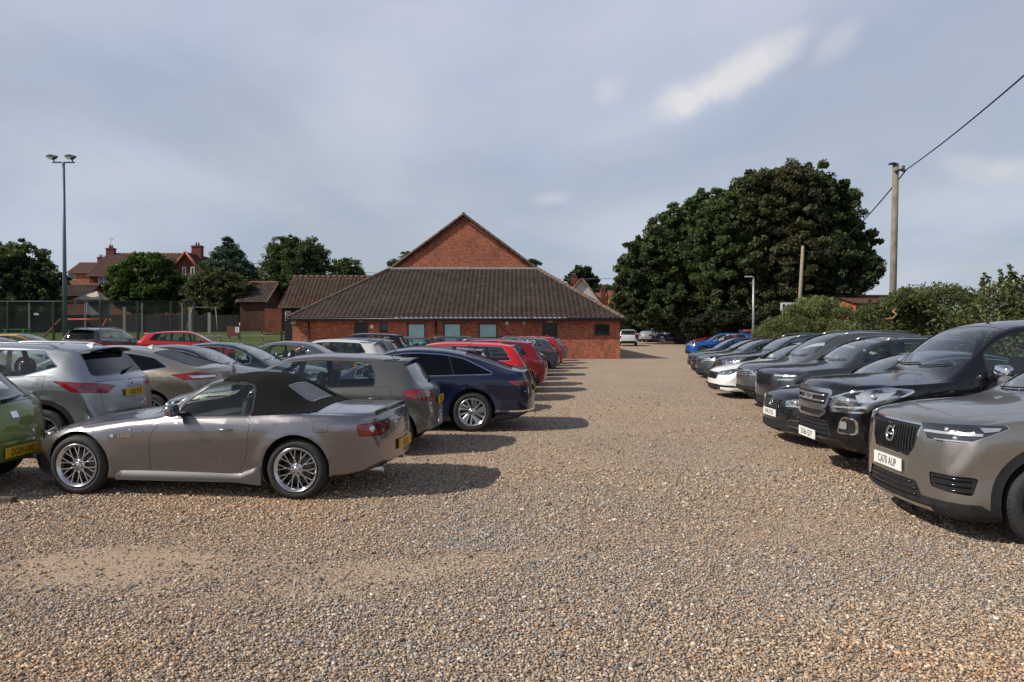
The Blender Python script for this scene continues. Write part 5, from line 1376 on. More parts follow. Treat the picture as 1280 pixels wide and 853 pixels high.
BRK = brick_material(); BRK2 = brick_material('dark_red_brick', (.20, .05, .03), (.13, .036, .024), (.13, .09, .07))
TILE = tint_material('roof_tile', .8)
FR = plain('dark_stained_timber', (.022, .014, .010), .5); WHT = plain('white_painted_wood', (.70, .70, .68), .5); BLK = plain('black_weatherboard', (.012, .012, .013), .7)
GUT = plain('black_gutter', (.012, .012, .012), .4); LEAD = plain('lead_flashing', (.32, .32, .32), .6, noise=.2)
def pane_material(name, col, rough=.08):
    return plain(name, col, rough, 0, noise=.12, nscale=1.5, coat=.6)
BLIND = pane_material('glass_with_blind', (.30, .53, .55), .25); DKG = pane_material('dark_window_glass', (.012, .016, .018))
def wall_with_holes(bm, x0, x1, z0, z1, y, holes, depth=.10, mi=0, mir=0):
    """wall sheet in the XZ plane at y, facing -y, with reveals going back"""
    xs = sorted({x0, x1, *[h[0] for h in holes], *[h[1] for h in holes]}); zs = sorted({z0, z1, *[h[2] for h in holes], *[h[3] for h in holes]})
    V = {}
    def v(x, z, yy=y):
        k = (round(x, 4), round(z, 4), round(yy, 4))
        if k not in V: V[k] = bm.verts.new((x, yy, z))
        return V[k]
    for a, b in zip(xs, xs[1:]):
        for c, d in zip(zs, zs[1:]):
            mx, mz = (a+b)/2, (c+d)/2
            if any(h[0] < mx < h[1] and h[2] < mz < h[3] for h in holes): continue
            bm.faces.new((v(a, c), v(b, c), v(b, d), v(a, d))).material_index = mi
    for h in holes:
        a, b, c, d = h[:4]; q = [(a, c), (b, c), (b, d), (a, d)]
        for i in range(4):
            p, r_ = q[i], q[(i+1) % 4]
            vs = [bm.verts.new((p[0], y, p[1])), bm.verts.new((r_[0], y, r_[1])), bm.verts.new((r_[0], y+depth, r_[1])), bm.verts.new((p[0], y+depth, p[1]))]
            bm.faces.new(vs).material_index = mir
def tile_roof(name, corners, parent, eave_dir_len, tint=(.10, .075, .065), pw=.30, ph=.30, amp=.022, seed=0, mats=None):
    """pantiled slope: corners = (eave left, eave right, top right, top left); rolls run up the slope, courses across it"""
    el, er, tr, tl = [Vector(c) for c in corners]; r = np.random.default_rng(seed)
    ex = (er-el).normalized(); Wd = (er-el).length; m = ((tl-el)-ex*(tl-el).dot(ex)); S_ = m.length; up = m.normalized(); nr = ex.cross(up)
    if nr.z < 0: nr = -nr
    nx = int(Wd/pw)*6+1; nc = max(1, int(round(S_/ph))); 
    u = np.linspace(0, Wd, nx); vv = []; hh = []
    for i in range(nc):
        vv += [S_*i/nc, S_*(i+1)/nc-.002]; hh += [.035, .004]
    v = np.array(vv); h = np.array(hh)
    U, VV = np.meshgrid(u, v); 
    roll = amp*np.sin(U/pw*2*math.pi)**1 + .0
    lx0 = (tl-el).dot(ex)/S_; lx1 = (tr-er).dot(ex)/S_
    lo = lx0*VV; hi = Wd+lx1*VV
    inside_c = None
    Uc = np.clip(U, lo, hi)
    H = roll*0+amp*np.sin(Uc/pw*2*math.pi)+h[:, None]+.03
    P = np.array(el)[None, None]+Uc[..., None]*np.array(ex)+VV[..., None]*np.array(up)+H[..., None]*np.array(nr)
    V = P.reshape(-1, 3); ny = len(v)
    i = np.arange((ny-1)*nx).reshape(ny-1, nx)[:, :-1].ravel(); Fc = np.stack([i, i+1, i+nx+1, i+nx], 1)
    a = V[Fc]; ar = np.linalg.norm(np.cross(a[:, 2]-a[:, 0], a[:, 3]-a[:, 1]), axis=1); Fc = Fc[ar > 1e-5]
    tn = r.uniform(.72, 1.28, (nc, nx//6+2)); ci = np.repeat(np.arange(nc), 2); T = tn[ci][:, np.minimum((np.arange(nx)//6), nx//6)]
    lich = value_noise(U*.6+3, VV*1.0+7, seed+3, 4); spk = r.random(T.shape) > .9975
    wide = value_noise(U*.25+8, VV*.4+2, seed+9, 3)
    shade = T*(.9+.2*wide)*np.where(np.sin(Uc/pw*2*math.pi) < -.3, .72, 1.05)*np.where(np.arange(ny) % 2 == 0, .70, 1.25)[:, None]  # random tile tones, plus painted shadow in the pans and at course edges
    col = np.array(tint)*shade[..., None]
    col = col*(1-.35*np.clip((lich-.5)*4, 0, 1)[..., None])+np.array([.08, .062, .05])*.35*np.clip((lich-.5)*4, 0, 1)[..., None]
    col = np.where(spk[..., None], np.array([.22, .20, .17]), col)
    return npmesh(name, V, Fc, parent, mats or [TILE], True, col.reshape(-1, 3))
def ridge(bm, a, b, r_=.12, n=None):
    a, b = Vector(a), Vector(b); ln = (b-a).length; k = n or int(ln/.42)
    for i in range(k): tube(bm, a+(b-a)*(i/k), a+(b-a)*((i+.98)/k), r_*1.05, r_*.93, 8)
def window(parent, x0, x1, z0, z1, y, pane, mullions=(), frame=FR, fw=.05, name='window', d=.05, trans=()):
    bm = bmesh.new()
    box(bm, x0, x0+fw, y-d/2, y+d/2, z0, z1); box(bm, x1-fw, x1, y-d/2, y+d/2, z0, z1); box(bm, x0+fw, x1-fw, y-d/2, y+d/2, z0, z0+fw); box(bm, x0+fw, x1-fw, y-d/2, y+d/2, z1-fw, z1)
    for mx in mullions: box(bm, mx-fw*.35, mx+fw*.35, y-d/2.5, y+d/2.5, z0+fw, z1-fw)
    for tz in trans: box(bm, x0+fw, x1-fw, y-d/2.6, y+d/2.6, tz-fw*.35, tz+fw*.35)
    o = bmobj(name, bm, parent, [frame])
    pb = bmesh.new(); box(pb, x0+fw*.9, x1-fw*.9, y+.004, y+.012, z0+fw*.9, z1-fw*.9); bmobj('pane', pb, o, [pane])
    return o
YB = 43.5
def hall():
    bx = lambda px: gx(px, YB)
    X0, X1, XC = gx(365.5, YB), gx(775, YB), -3.42
    root = empty('village_hall', (XC, YB+12, 0), 0, None, 'long low red brick hall with pantiled roof and tall brick gable', 'building')
    ox, oy = XC, YB+12
    ZE = 2.40; YE = YB+34
    holes = [(bx(443), bx(460), 0.0, gz(400, YB)), (bx(475), bx(484.5), gz(411.5, YB), gz(400, YB)), (bx(509), bx(532), .75, gz(401, YB)), (bx(554), bx(577), .75, gz(401, YB)), (bx(598), bx(622), .75, gz(401, YB)), (bx(678), bx(697), 0.0, gz(401, YB)), (bx(743), bx(762), gz(415, YB), gz(402, YB))]
    bm = bmesh.new()
    wall_with_holes(bm, X0, X1, -.1, ZE, YB, holes, .12)
    for x in (X0, X1):
        vs = [bm.verts.new(p) for p in ((x, YB, -.1), (x, YE, -.1), (x, YE, ZE), (x, YB, ZE))]; bm.faces.new(vs)
    vs = [bm.verts.new(p) for p in ((X0, YE, -.1), (X1, YE, -.1), (X1, YE, ZE), (X0, YE, ZE))]; bm.faces.new(vs)
    # dentil course
    for i in range(int((X1-X0)/.225)): box(bm, X0+i*.225, X0+i*.225+.1125, YB-.045, YB, ZE-.16, ZE-.085)
    box(bm, X0, X1, YB-.05, YB-.001, ZE-.08, ZE)
    bmesh.ops.translate(bm, vec=(-ox, -oy, 0), verts=bm.verts)
    wall = bmobj('wall', bm, root, [BRK])
    off = empty('tmp', (0, 0, 0)); 
    def fix(o): o.location = (-ox, -oy, 0); return o
    for i, h in enumerate(holes):
        a, b, c, d = h
        if i in (0, 5):
            bm = bmesh.new(); box(bm, a+.05, b-.05, YB+.07, YB+.11, 0, d-.05)
            for px in (.33, .66): box(bm, a+(b-a)*px-.01, a+(b-a)*px+.01, YB+.055, YB+.069, .1, d-.1)
            o = fix(bmobj('door', bm, root, [plain('dark_brown_door', (.016, .012, .010), .35)]))
            bm = bmesh.new(); box(bm, a, a+.05, YB+.03, YB+.11, 0, d); box(bm, b-.05, b, YB+.03, YB+.11, 0, d); box(bm, a+.05, b-.05, YB+.03, YB+.11, d-.05, d); bmobj('frame', bm, o, [FR])
            bm = bmesh.new(); box(bm, a+.3, b-.3, YB-.12, YB-.002, d+.03, d+.14, 0, .02); fix(bmobj('bulkhead_lamp', bm, root, [plain('cream_lamp', (.6, .5, .35), .5)]))
        elif i in (1, 6): fix(window(root, a, b, c, d, YB+.07, DKG, fw=.06))
        else: fix(window(root, a, b, c, d, YB+.06, BLIND, fw=.085, mullions=(), trans=(c+.55,)))
        bm = bmesh.new()
        if i in (2, 3, 4, 6, 1): box(bm, a-.04, b+.04, YB-.05, YB+.06, c-.07, c-.003); fix(bmobj('sill', bm, root, [FR]))
    # fire notice, cameras, vents on the wall
    for px, py, s_, mt in ((465, 405.5, .10, WHT), (655, 401, .09, plain('cream_box', (.5, .45, .35), .6)), (634, 401, .09, WHT), (367.5, 399, .14, plain('warm_lamp', (.6, .42, .25), .5))):
        bm = bmesh.new(); x, z = bx(px), gz(py, YB); box(bm, x-s_, x+s_, YB-.08, YB-.002, z-s_*1.1, z+s_*1.1, 0, .015); fix(bmobj('wall_box', bm, root, [mt]))
    bm = bmesh.new(); path(bm, [(bx(622), YB-.05, gz(402, YB)), (bx(641), YB-.05, gz(419, YB))], .02, 6); fix(bmobj('conduit', bm, root, [GUT]))
    for px in (386.5, 545):
        bm = bmesh.new(); x = bx(px); tube(bm, (x, YB-.09, 0), (x, YB-.09, ZE-.1), .05); path(bm, [(x, YB-.09, ZE-.1), (x, YB-.2, ZE-.02), (x, YB-.42, ZE+.02)], .045, 8); fix(bmobj('downpipe', bm, root, [GUT]))
    # roofs: front slope, side slopes, gable
    ov = .42; ey = YB-ov; ex0, ex1 = X0-.25, X1+.2
    YG = YB+6.9; zt = 6.02; tanm = (9.82-ZE)/(XC-ex0)
    gxl = ex0+(zt-ZE)/tanm; gxr = 2*XC-gxl+.0
    ze = ZE+.05
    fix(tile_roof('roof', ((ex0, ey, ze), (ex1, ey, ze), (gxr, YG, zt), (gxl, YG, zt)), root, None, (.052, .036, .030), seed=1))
    rx = 2*XC-ex0
    fix(tile_roof('roof', ((ex0, YE, ze), (ex0, ey, ze), (XC, ey+ (YG-ey)*1.0, 9.9), (XC, YE, 9.9)), root, None, (.088, .066, .057), seed=2)) if False else None
    bm = bmesh.new()
    T = 9.88
    # side slopes as solid sheets clipped by the front hip (behind the gable the slope runs to the main ridge)
    for sx_, e in ((-1, ex0), (1, ex1)):
        g = gxl if sx_ < 0 else gxr
        pts = [(e, ey, ze), (g, YG, zt), (XC, YG-.0, T), (XC, YE, T), (e, YE, ze)]
        for dz in (0,):
            vs = [bm.verts.new((p[0], p[1], p[2]+dz)) for p in (pts if sx_ < 0 else pts[::-1])]; bm.faces.new(vs)
    box(bm, ex0+.02, ex1-.02, ey+.03, YB, ze-.06, ze-.03)
    fix(bmobj('side_roof', bm, root, [plain('brown_pantile', (.075, .055, .047), .8, noise=.4, nscale=3)]))
    # gable wall
    bm = bmesh.new()
    vs = [bm.verts.new(p) for p in ((gxl+.05, YG+.12, zt-.1), (gxr-.05, YG+.12, zt-.1), (XC, YG+.12, T-.12))]; bm.faces.new(vs)
    fix(bmobj('gable', bm, root, [BRK]))
    n_ = 34      # stepped dentils under the verge
    for s in (-1, 1):
        bm = bmesh.new()
        for i in range(n_):
            t = (i+.3)/n_; x = (gxl if s < 0 else gxr)*(1-t)+XC*t; z = (zt)*(1-t)+(T-.1)*t
            box(bm, x-.07, x+.07, YG+.06, YG+.119, z-.26, z-.14)
        fix(bmobj('dentils', bm, root, [BRK2]))
    bm = bmesh.new(); ridge(bm, (gxl-.1, YG+.02, zt-.03), (XC, YG+.02, T+.06), .10); ridge(bm, (gxr+.1, YG+.02, zt-.03), (XC, YG+.02, T+.06), .10)
    ridge(bm, (ex0, ey, ze+.02), (gxl, YG, zt+.05), .14); ridge(bm, (ex1, ey, ze+.02), (gxr, YG, zt+.05), .14); ridge(bm, (XC, YG, T+.08), (XC, YE, T+.08), .13)
    fix(bmobj('ridge_tiles', bm, root, [plain('ridge_tile', (.13, .085, .062), .85, noise=.45, nscale=4)], 'auto'))
    bm = bmesh.new(); box(bm, gxl, gxr, YG-.10, YG+.10, zt+.02, zt+.16, 0, .02); fix(bmobj('flashing', bm, root, [LEAD]))
    bm = bmesh.new(); tube(bm, (ex0, ey-.04, ze-.02), (ex1, ey-.04, ze-.02), .055, n=8); box(bm, ex0, ex1, ey+.0, ey+.02, ze-.14, ze+.0); fix(bmobj('gutter', bm, root, [GUT]))
    bpy.data.objects.remove(off)
hall()
def annex():
    Y = 53.; x0, x1 = gx(347, Y), gx(470, Y); zr, ze = gz(344, Y+3), gz(383, Y)
    xc, yc = (x0+x1)/2, Y+3; zg = terrain(x0+2, Y)
    root = empty('annex', (xc, yc, zg), 0, None, 'low black boarded annex with brown tiled roof left of the hall', 'building')
    def fix(o): o.location = (-xc, -yc, -zg); return o
    bm = bmesh.new(); wx0 = gx(354, Y)
    wall_with_holes(bm, wx0, x1, zg-.3, ze, Y+.3, [(gx(356.5, Y+.3), gx(363.5, Y+.3), gz(398, Y), gz(386, Y))], .1)
    for x in (wx0, x1):
        bm.faces.new([bm.verts.new(p) for p in ((x, Y+.3, zg-.3), (x, Y+5.7, zg-.3), (x, Y+5.7, ze), (x, Y+3, zr-.1), (x, Y+.3, ze))])
    for i in range(10): box(bm, wx0+.01, x1, Y+.27, Y+.299, zg+i*.22, zg+i*.22+.02)
    fix(bmobj('wall', bm, root, [BLK]))
    fix(window(root, gx(356.5, Y+.3), gx(363.5, Y+.3), gz(398, Y), gz(386, Y), Y+.33, DKG, frame=WHT, fw=.07, mullions=(gx(360, Y+.3),)))
    dx = gx(372, Y+3)-x0
    fix(tile_roof('roof', ((x0, Y, ze), (x1, Y, ze), (x1, Y+3, zr), (x0+.15+dx*.25, Y+3, zr)), root, None, (.09, .052, .038), seed=5))
    fix(tile_roof('rear_roof', ((x1, Y+6, ze), (x0, Y+6, ze), (x0+.15+dx*.25, Y+3, zr), (x1, Y+3, zr)), root, None, (.085, .058, .047), seed=6))
    bm = bmesh.new(); ridge(bm, (x0+.15+dx*.25, Y+3, zr+.05), (x1, Y+3, zr+.05), .12); fix(bmobj('ridge_tiles', bm, root, [plain('ridge_tile_brown', (.10, .065, .05), .85)]))
annex()
def chimney(parent, x, y, z0, z1, w=.8, d=.6, pots=2, mt=None, post=None):
    bm = bmesh.new(); box(bm, x-w/2, x+w/2, y-d/2, y+d/2, z0, z1); box(bm, x-w/2-.06, x+w/2+.06, y-d/2-.06, y+d/2+.06, z1-.22, z1-.08)
    c = bmobj('chimney', bm, parent, [mt or BRK2])
    bm = bmesh.new()
    for i in range(pots):
        px = x+(i-(pots-1)/2)*.34; tube(bm, (px, y, z1), (px, y, z1+.42), .13, .10, 10)
    bmobj('chimney_pot', bm, c, [plain('clay_pot', (.16, .07, .045), .8)])
    return c
def house(name, label, xl, xr, Y, D, ze, zr, side=None, wins=(), mt=None, roofc=(.14, .06, .042), zg=None, chim=(), gabled_right=True, group=None, wallmat=None, verge=None):
    """gabled house, ridge along x; front at Y"""
    zg = terrain((xl+xr)/2, Y) if zg is None else zg; xc, yc = (xl+xr)/2, Y+D/2; mt = mt or BRK2
    root = empty(name, (xc, yc, zg), 0, None, label, 'house', group)
    def fix(o): o.location = (-xc, -yc, -zg); return o
    bm = bmesh.new(); wall_with_holes(bm, xl, xr, zg-.5, ze, Y, [w[:4] for w in wins], .1)
    for x in (xl, xr): bm.faces.new([bm.verts.new(p) for p in ((x, Y, zg-.5), (x, Y+D, zg-.5), (x, Y+D, ze), (x, yc, zr), (x, Y, ze))])
    bm.faces.new([bm.verts.new(p) for p in ((xl, Y+D, zg-.5), (xr, Y+D, zg-.5), (xr, Y+D, ze), (xl, Y+D, ze))])
    fix(bmobj('wall', bm, root, [mt]))
    for w in wins: fix(window(root, *w[:4], Y+.06, DKG, frame=WHT, fw=.09, mullions=((w[0]+w[1])/2,), trans=((w[2]+w[3])/2,)))
    o_ = .3; sl = (zr-ze)/(D/2)
    fix(tile_roof('roof', ((xl-o_, Y-.35, ze-.35*sl), (xr+o_, Y-.35, ze-.35*sl), (xr+o_, yc, zr), (xl-o_, yc, zr)), root, None, roofc, pw=.35, ph=.35, seed=int(xc)&15))
    fix(tile_roof('rear_roof', ((xr+o_, Y+D+.35, ze-.35*sl), (xl-o_, Y+D+.35, ze-.35*sl), (xl-o_, yc, zr), (xr+o_, yc, zr)), root, None, roofc, pw=.35, ph=.35, seed=3))
    bm = bmesh.new(); ridge(bm, (xl-o_, yc, zr+.05), (xr+o_, yc, zr+.05), .13, 24)
    fix(bmobj('ridge_tiles', bm, root, [plain('house_ridge', (.2, .09, .06), .8)]))
    if verge:
        bm = bmesh.new()
        for x in (xl-o_, xr+o_):
            for yy in (Y-.35, Y+D+.35):
                a = Vector((x, yy, ze-.35*sl-.02)); b = Vector((x, yc, zr-.02)); tube(bm, a, b, .10, n=4)
        fix(bmobj('barge_board', bm, root, [verge]))
    for (x, y, z0, z1, w) in chim: fix(chimney(root, x, y, z0, z1, w))
    return root, fix
# large brick house at left: front slope towards us, gable to the right
Y = 95.; Yg = 95.
xl, xr = gx(112, Y), gx(222, Y)
root, fix = house('brick_house', 'large red brick house with two chimneys behind the round green tree', xl, xr, Y, 9.5, gz(341, Y), gz(315, Y+4.7), wins=[(gx(123.5, Y), gx(136.5, Y), gz(355, Y), gz(343, Y)), (gx(123.5, Y), gx(136.5, Y), gz(378, Y), gz(366, Y))], mt=brick_material('house_brick', (.26, .06, .035), (.18, .04, .026), (.16, .09, .06)), roofc=(.105, .052, .040), chim=[(gx(137, Y+4.7)+.3, Y+4.7, gz(325, Y), gz(307.5, Y+4.7), 1.1)])
# its cross wing with the gable end facing the camera
xw0, xw1, xw = gx(214, Y-2), gx(253, Y-2), gx(234, Y-2)
bm = bmesh.new(); zg_ = terrain(xw, Y); ze_, zr_ = gz(338, Y-2), gz(313, Y-2)
gw = [(gx(231, Y-2)-.25, gx(231, Y-2)+.25, gz(341, Y-2), gz(331, Y-2)), (gx(241.5, Y-2)-.25, gx(241.5, Y-2)+.25, gz(341, Y-2), gz(331, Y-2))]
bm.faces.new([bm.verts.new(p) for p in ((xw0, Y-2, zg_-.5), (xw1, Y-2, zg_-.5), (xw1, Y-2, ze_), (xw, Y-2, zr_), (xw0, Y-2, ze_))])
for x in (xw0, xw1): bm.faces.new([bm.verts.new(p) for p in ((x, Y-2, zg_-.5), (x, Y+9, zg_-.5), (x, Y+9, ze_), (x, Y-2, ze_))])
fix(bmobj('wing_wall', bm, root, [BRK2]))
for g in gw: fix(window(root, *g, Y-2.03, DKG, frame=WHT, fw=.1))
for s, e in ((-1, xw0-.3), (1, xw1+.3)):
    c = ((e, Y-2.3, ze_-.25), (e, Y+9, ze_-.25), (xw, Y+9, zr_+.02), (xw, Y-2.3, zr_+.02)); c = c if s > 0 else (c[1], c[0], c[3], c[2])
    fix(tile_roof('wing_roof', c, root, None, (.11, .055, .042), pw=.35, ph=.35, seed=8))
bm = bmesh.new()
for e in (xw0-.3, xw1+.3): tube(bm, (e, Y-2.35, ze_-.25), (xw, Y-2.35, zr_+.05), .16, n=6)
fix(bmobj('barge_board', bm, root, [plain('red_verge', (.30, .10, .06), .7)]))
fix(chimney(root, xw+.1, Y+1, zr_-1.5, gz(304.5, Y+1), 1.3, .8, 2))
bm = bmesh.new(); ax, ay, az = gx(137, 99.7)+.3, 99.7, gz(307, 99.7)
tube(bm, (ax, ay, az), (ax, ay, az+1.3), .03); tube(bm, (ax-.4, ay, az+1.25), (ax+.4, ay, az+1.25), .02); tube(bm, (ax+.3, ay-.2, az+1.1), (ax+.3, ay+.2, az+1.35), .02)
fix(bmobj('television_aerial', bm, root, [plain('aerial_metal', (.08, .08, .09), .5)]))
# smaller house further left
Y = 118.
house('brick_house', 'smaller brick house at the left of the large one, half hidden by trees', gx(86, Y), gx(114, Y), Y, 7, gz(338, Y), gz(324, Y), wins=[(gx(86.5, Y), gx(95, Y), gz(347, Y), gz(340, Y))], mt=BRK, roofc=(.12, .055, .04), chim=[(gx(112, Y), Y+3.5, gz(330, Y), gz(316, Y), 1.0)])
Y = 84.
house('brick_outbuilding', 'low dark brick outbuilding beneath the trees left of the large house', gx(60, Y), gx(107, Y), Y, 5, gz(366, Y), gz(352, Y), mt=BRK2, roofc=(.025, .018, .016))
# brick garage and building beyond the annex
Y = 74.
house('brick_garage', 'dark brick garage with brown tiled roof behind the grass', gx(300, Y), gx(331, Y), Y, 7, gz(373, Y), gz(351, Y+3.5), mt=brick_material('garage_brick', (.10, .04, .028), (.06, .028, .02), (.07, .05, .04)), roofc=(.06, .042, .036), verge=plain('garage_verge', (.2, .10, .07), .7))
Y = 100.
house('tiled_house', 'distant low house with red tiled roof between garage and birch', gx(314, Y), gx(350, Y), Y, 7, gz(367, Y), gz(352, Y), mt=WHT, roofc=(.12, .055, .042))
bm = bmesh.new(); Y = 70.; bx0, bx1 = gx(331, Y), gx(352, Y)
box(bm, bx0, bx1, Y, Y+.2, terrain(bx0, Y)-.2, gz(383, Y)); tag(bmobj('brick_wall', bm, None, [BRK2]), 'dark brick garden wall between the garage and the annex', 'wall')
# houses to the right of the hall
Y = 120.
def gable_front(name, label, xl, xr, Y, D, ze, zr, mt, roofc, verge, zg=0., chim=()):
    xc = (xl+xr)/2; root = empty(name, (xc, Y+D/2, zg), 0, None, label, 'house')
    def fix(o): o.location = (-xc, -(Y+D/2), -zg); return o
    bm = bmesh.new(); bm.faces.new([bm.verts.new(p) for p in ((xl, Y, zg), (xr, Y, zg), (xr, Y, ze), (xc, Y, zr), (xl, Y, ze))])
    for x in (xl, xr): bm.faces.new([bm.verts.new(p) for p in ((x, Y, zg), (x, Y+D, zg), (x, Y+D, ze), (x, Y, ze))])
    fix(bmobj('wall', bm, root, [mt]))
    for s, e in ((-1, xl-.35), (1, xr+.35)):
        zz = ze-.35*(zr-ze)/((xr-xl)/2); c = ((e, Y-.3, zz), (e, Y+D, zz), (xc, Y+D, zr), (xc, Y-.3, zr)); c = c if s > 0 else (c[1], c[0], c[3], c[2])
        fix(tile_roof('roof', c, root, None, roofc, pw=.4, ph=.4, seed=9))
    bm = bmesh.new(); zz = ze-.35*(zr-ze)/((xr-xl)/2)
    for e in (xl-.35, xr+.35): tube(bm, (e, Y-.33, zz), (xc, Y-.33, zr+.02), .14, n=6)
    fix(bmobj('barge_board', bm, root, [verge]))
    for (x, y, z0, z1, w) in chim: fix(chimney(root, x, y, z0, z1, w))
    return root, fix
RND = plain('pale_render', (.55, .52, .52), .8)
gable_front('rendered_house', 'pale pinkish rendered gable end rising behind the hall roof', gx(700, Y), gx(754, Y), Y, 9, gz(378, Y), gz(345.5, Y), RND, (.22, .085, .055), plain('brown_verge', (.16, .08, .06), .7), chim=[(gx(718.5, Y), Y+1.5, gz(352, Y), gz(341, Y), .95)])
Y = 135.
house('rendered_house', 'white house with orange pantiles and brick chimney by the hall corner', gx(738, Y), gx(761, Y), Y, 7, gz(369, Y), gz(363, Y), mt=RND, roofc=(.24, .09, .05), zg=0, chim=[(gx(754, Y-1), Y-1, 2, gz(357.5, Y), .9)])
Y = 128.
house('tiled_house', 'low orange tiled roof peeping over the hall corner', gx(755, Y), gx(766, Y), Y-6, 5, gz(385, Y), gz(377, Y), mt=BRK, roofc=(.30, .10, .055), zg=0)
Y = 112.
house('brick_house', 'red brick house half hidden by the spreading dark tree', gx(766, Y), gx(805, Y), Y, 8, gz(385, Y), gz(360, Y), mt=BRK, roofc=(.36, .12, .07), zg=0)
Y = 80.
house('brick_house', 'sunlit brick corner showing through the tallest tree', gx(906, Y), gx(926, Y), Y, 4, gz(386, Y), gz(378, Y), mt=plain('sunlit_brick', (.5, .27, .16), .8, noise=.2), roofc=(.35, .17, .1), zg=.3)
Y = 60.
house('brick_bungalow', 'low red tiled roof just above the hedge by the utility pole', gx(1070, Y), gx(1150, Y), Y, 7, gz(376, Y), gz(368, Y+3), mt=BRK, roofc=(.11, .045, .035), zg=.2)
# ------------------------------------------------------------------ poles, lamps, wires
def pole(name, label, cat, x, y, z1, r0, r1, mat, group=None, lean=0., extra=None, zg=None):
    zg = terrain(x, y) if zg is None else zg; root = empty(name, (x, y, zg), 0, None, label, cat, group)
    bm = bmesh.new(); path(bm, [(0, 0, -.2), (lean*.5, 0, (z1-zg)*.5), (lean, 0, z1-zg)], [r0, (r0+r1)/2, r1], 12); bmobj('shaft', bm, root, [mat])
    if extra: extra(root, z1-zg)
    return root
WOODP = plain('weathered_pole', (.19, .165, .125), .85, noise=.35, nscale=3, bump=.01); STEEL = plain('galvanised_steel', (.36, .38, .39), .45, .6, noise=.12); STEELB = plain('blue_grey_mast', (.12, .16, .20), .5, .4)
def ex_pole(root, h):
    bm = bmesh.new(); tube(bm, (.0, -.12, h-.25), (.28, -.12, h-.18), .035); tube(bm, (.26, -.12, h-.26), (.26, -.12, h-.08), .05); tube(bm, (0, 0, h), (0, 0, h+.03), .14, .10)
    bmobj('insulator_bracket', bm, root, [plain('bracket', (.05, .05, .05), .6)])
YP = 22.; xp = gx(1114, YP)
pole('utility_pole', 'thick weathered wooden utility pole rising from the hedge', 'pole', xp, YP, gz(203, YP), .112, .092, WOODP, lean=.10, extra=ex_pole)
Y2 = 58.; x2 = gx(996.5, Y2)
pole('utility_pole', 'thinner leaning wooden pole in front of the tallest tree', 'pole', x2, Y2, gz(305, Y2), .17, .12, plain('pale_pole', (.26, .21, .16), .85, noise=.3), lean=.42)
def wire(name, pts, r_, mat, label):
    bm = bmesh.new(); path(bm, pts, r_, 5); tag(bmobj(name, bm, None, [mat]), label, 'cable')
def cat_(a, b, sag, n=18): a, b = Vector(a), Vector(b); return [a+(b-a)*t-UZ*sag*4*t*(1-t) for t in [i/n for i in range(n+1)]]
CBL = plain('black_cable', (.01, .01, .01), .6)
tp = (xp+.36, YP-.12, gz(211, YP))
Yn = 8.0
wire('overhead_cable', cat_(tp, (gx(1450, Yn), Yn, gz(-62, Yn)), .12), .016, CBL, 'black overhead cable running up to the right from the thick pole')
wire('overhead_cable', cat_(tp, (x2+.45, Y2, gz(309, Y2)), 1.1, 30), .022, CBL, 'black overhead cable falling from the thick pole towards the tall tree')
wire('telephone_wire', cat_((gx(255, 105), 105, gz(322, 105)), (gx(345, 105), 105, gz(325, 105)), .4), .035, CBL, 'thin wire between the brick house and the birch')
wire('telephone_wire', cat_((gx(445, 105), 105, gz(337, 105)), (gx(790, 105), 105, gz(345, 105)), .5), .035, plain('grey_wire', (.12, .12, .13), .6), 'thin grey wire crossing behind the hall roof')
def ex_lamp(root, h):
    bm = bmesh.new(); path(bm, [(0, 0, h-.02), (0, 0, h+.0), (-.12, 0, h+.04)], .05, 8); bmobj('bracket', bm, root, [STEEL])
    bm = bmesh.new(); box(bm, -.55, -.1, -.10, .10, h+.0, h+.08, 0, .03); bmobj('lamp_head', bm, root, [plain('lamp_head_grey', (.45, .46, .47), .4)])
YL = 47.; pole('street_lamp', 'slim grey street lamp beside the hedge end', 'street lamp', gx(941.5, YL), YL, gz(344, YL), .085, .06, STEEL, extra=ex_lamp)
def ex_mast(root, h):
    bm = bmesh.new(); tube(bm, (-.75, 0, h), (.75, 0, h), .05); bmobj('crossbar', bm, root, [STEELB])
    for s in (-.62, .62):
        bm = bmesh.new(); vs = box(bm, -.29, .29, -.24, .24, -.10, .12, 0, .035)
        for v in bm.verts:
            if v.co.z < 0: v.co.x *= .7; v.co.y *= .75
        bmesh.ops.transform(bm, matrix=Matrix.Translation((s-.12, -.05, h+.32)) @ Matrix.Rotation(R(14), 4, 'Y') @ Matrix.Rotation(R(25), 4, 'X'), verts=bm.verts)
        f_ = bmobj('floodlight', bm, root, [plain('floodlight_housing', (.035, .045, .045), .5)])
        bm = bmesh.new(); vs = box(bm, -.17, .17, -.25, -.243, -.04, .08)
        bmesh.ops.transform(bm, matrix=Matrix.Translation((s-.12, -.05, h+.32)) @ Matrix.Rotation(R(14), 4, 'Y') @ Matrix.Rotation(R(25), 4, 'X'), verts=bm.verts)
        bmobj('lens', bm, f_, [plain('floodlight_lens', (.75, .77, .78), .2)])
        bm = bmesh.new(); tube(bm, (s, 0, h), (s-.05, 0, h+.22), .04); bmobj('bracket', bm, root, [STEELB])
YM = 48.; pole('floodlight_mast', 'tall slim mast with a pair of floodlights at the sports court', 'floodlight', gx(81.5, YM), YM, gz(201, YM), .15, .085, STEELB, extra=ex_mast)
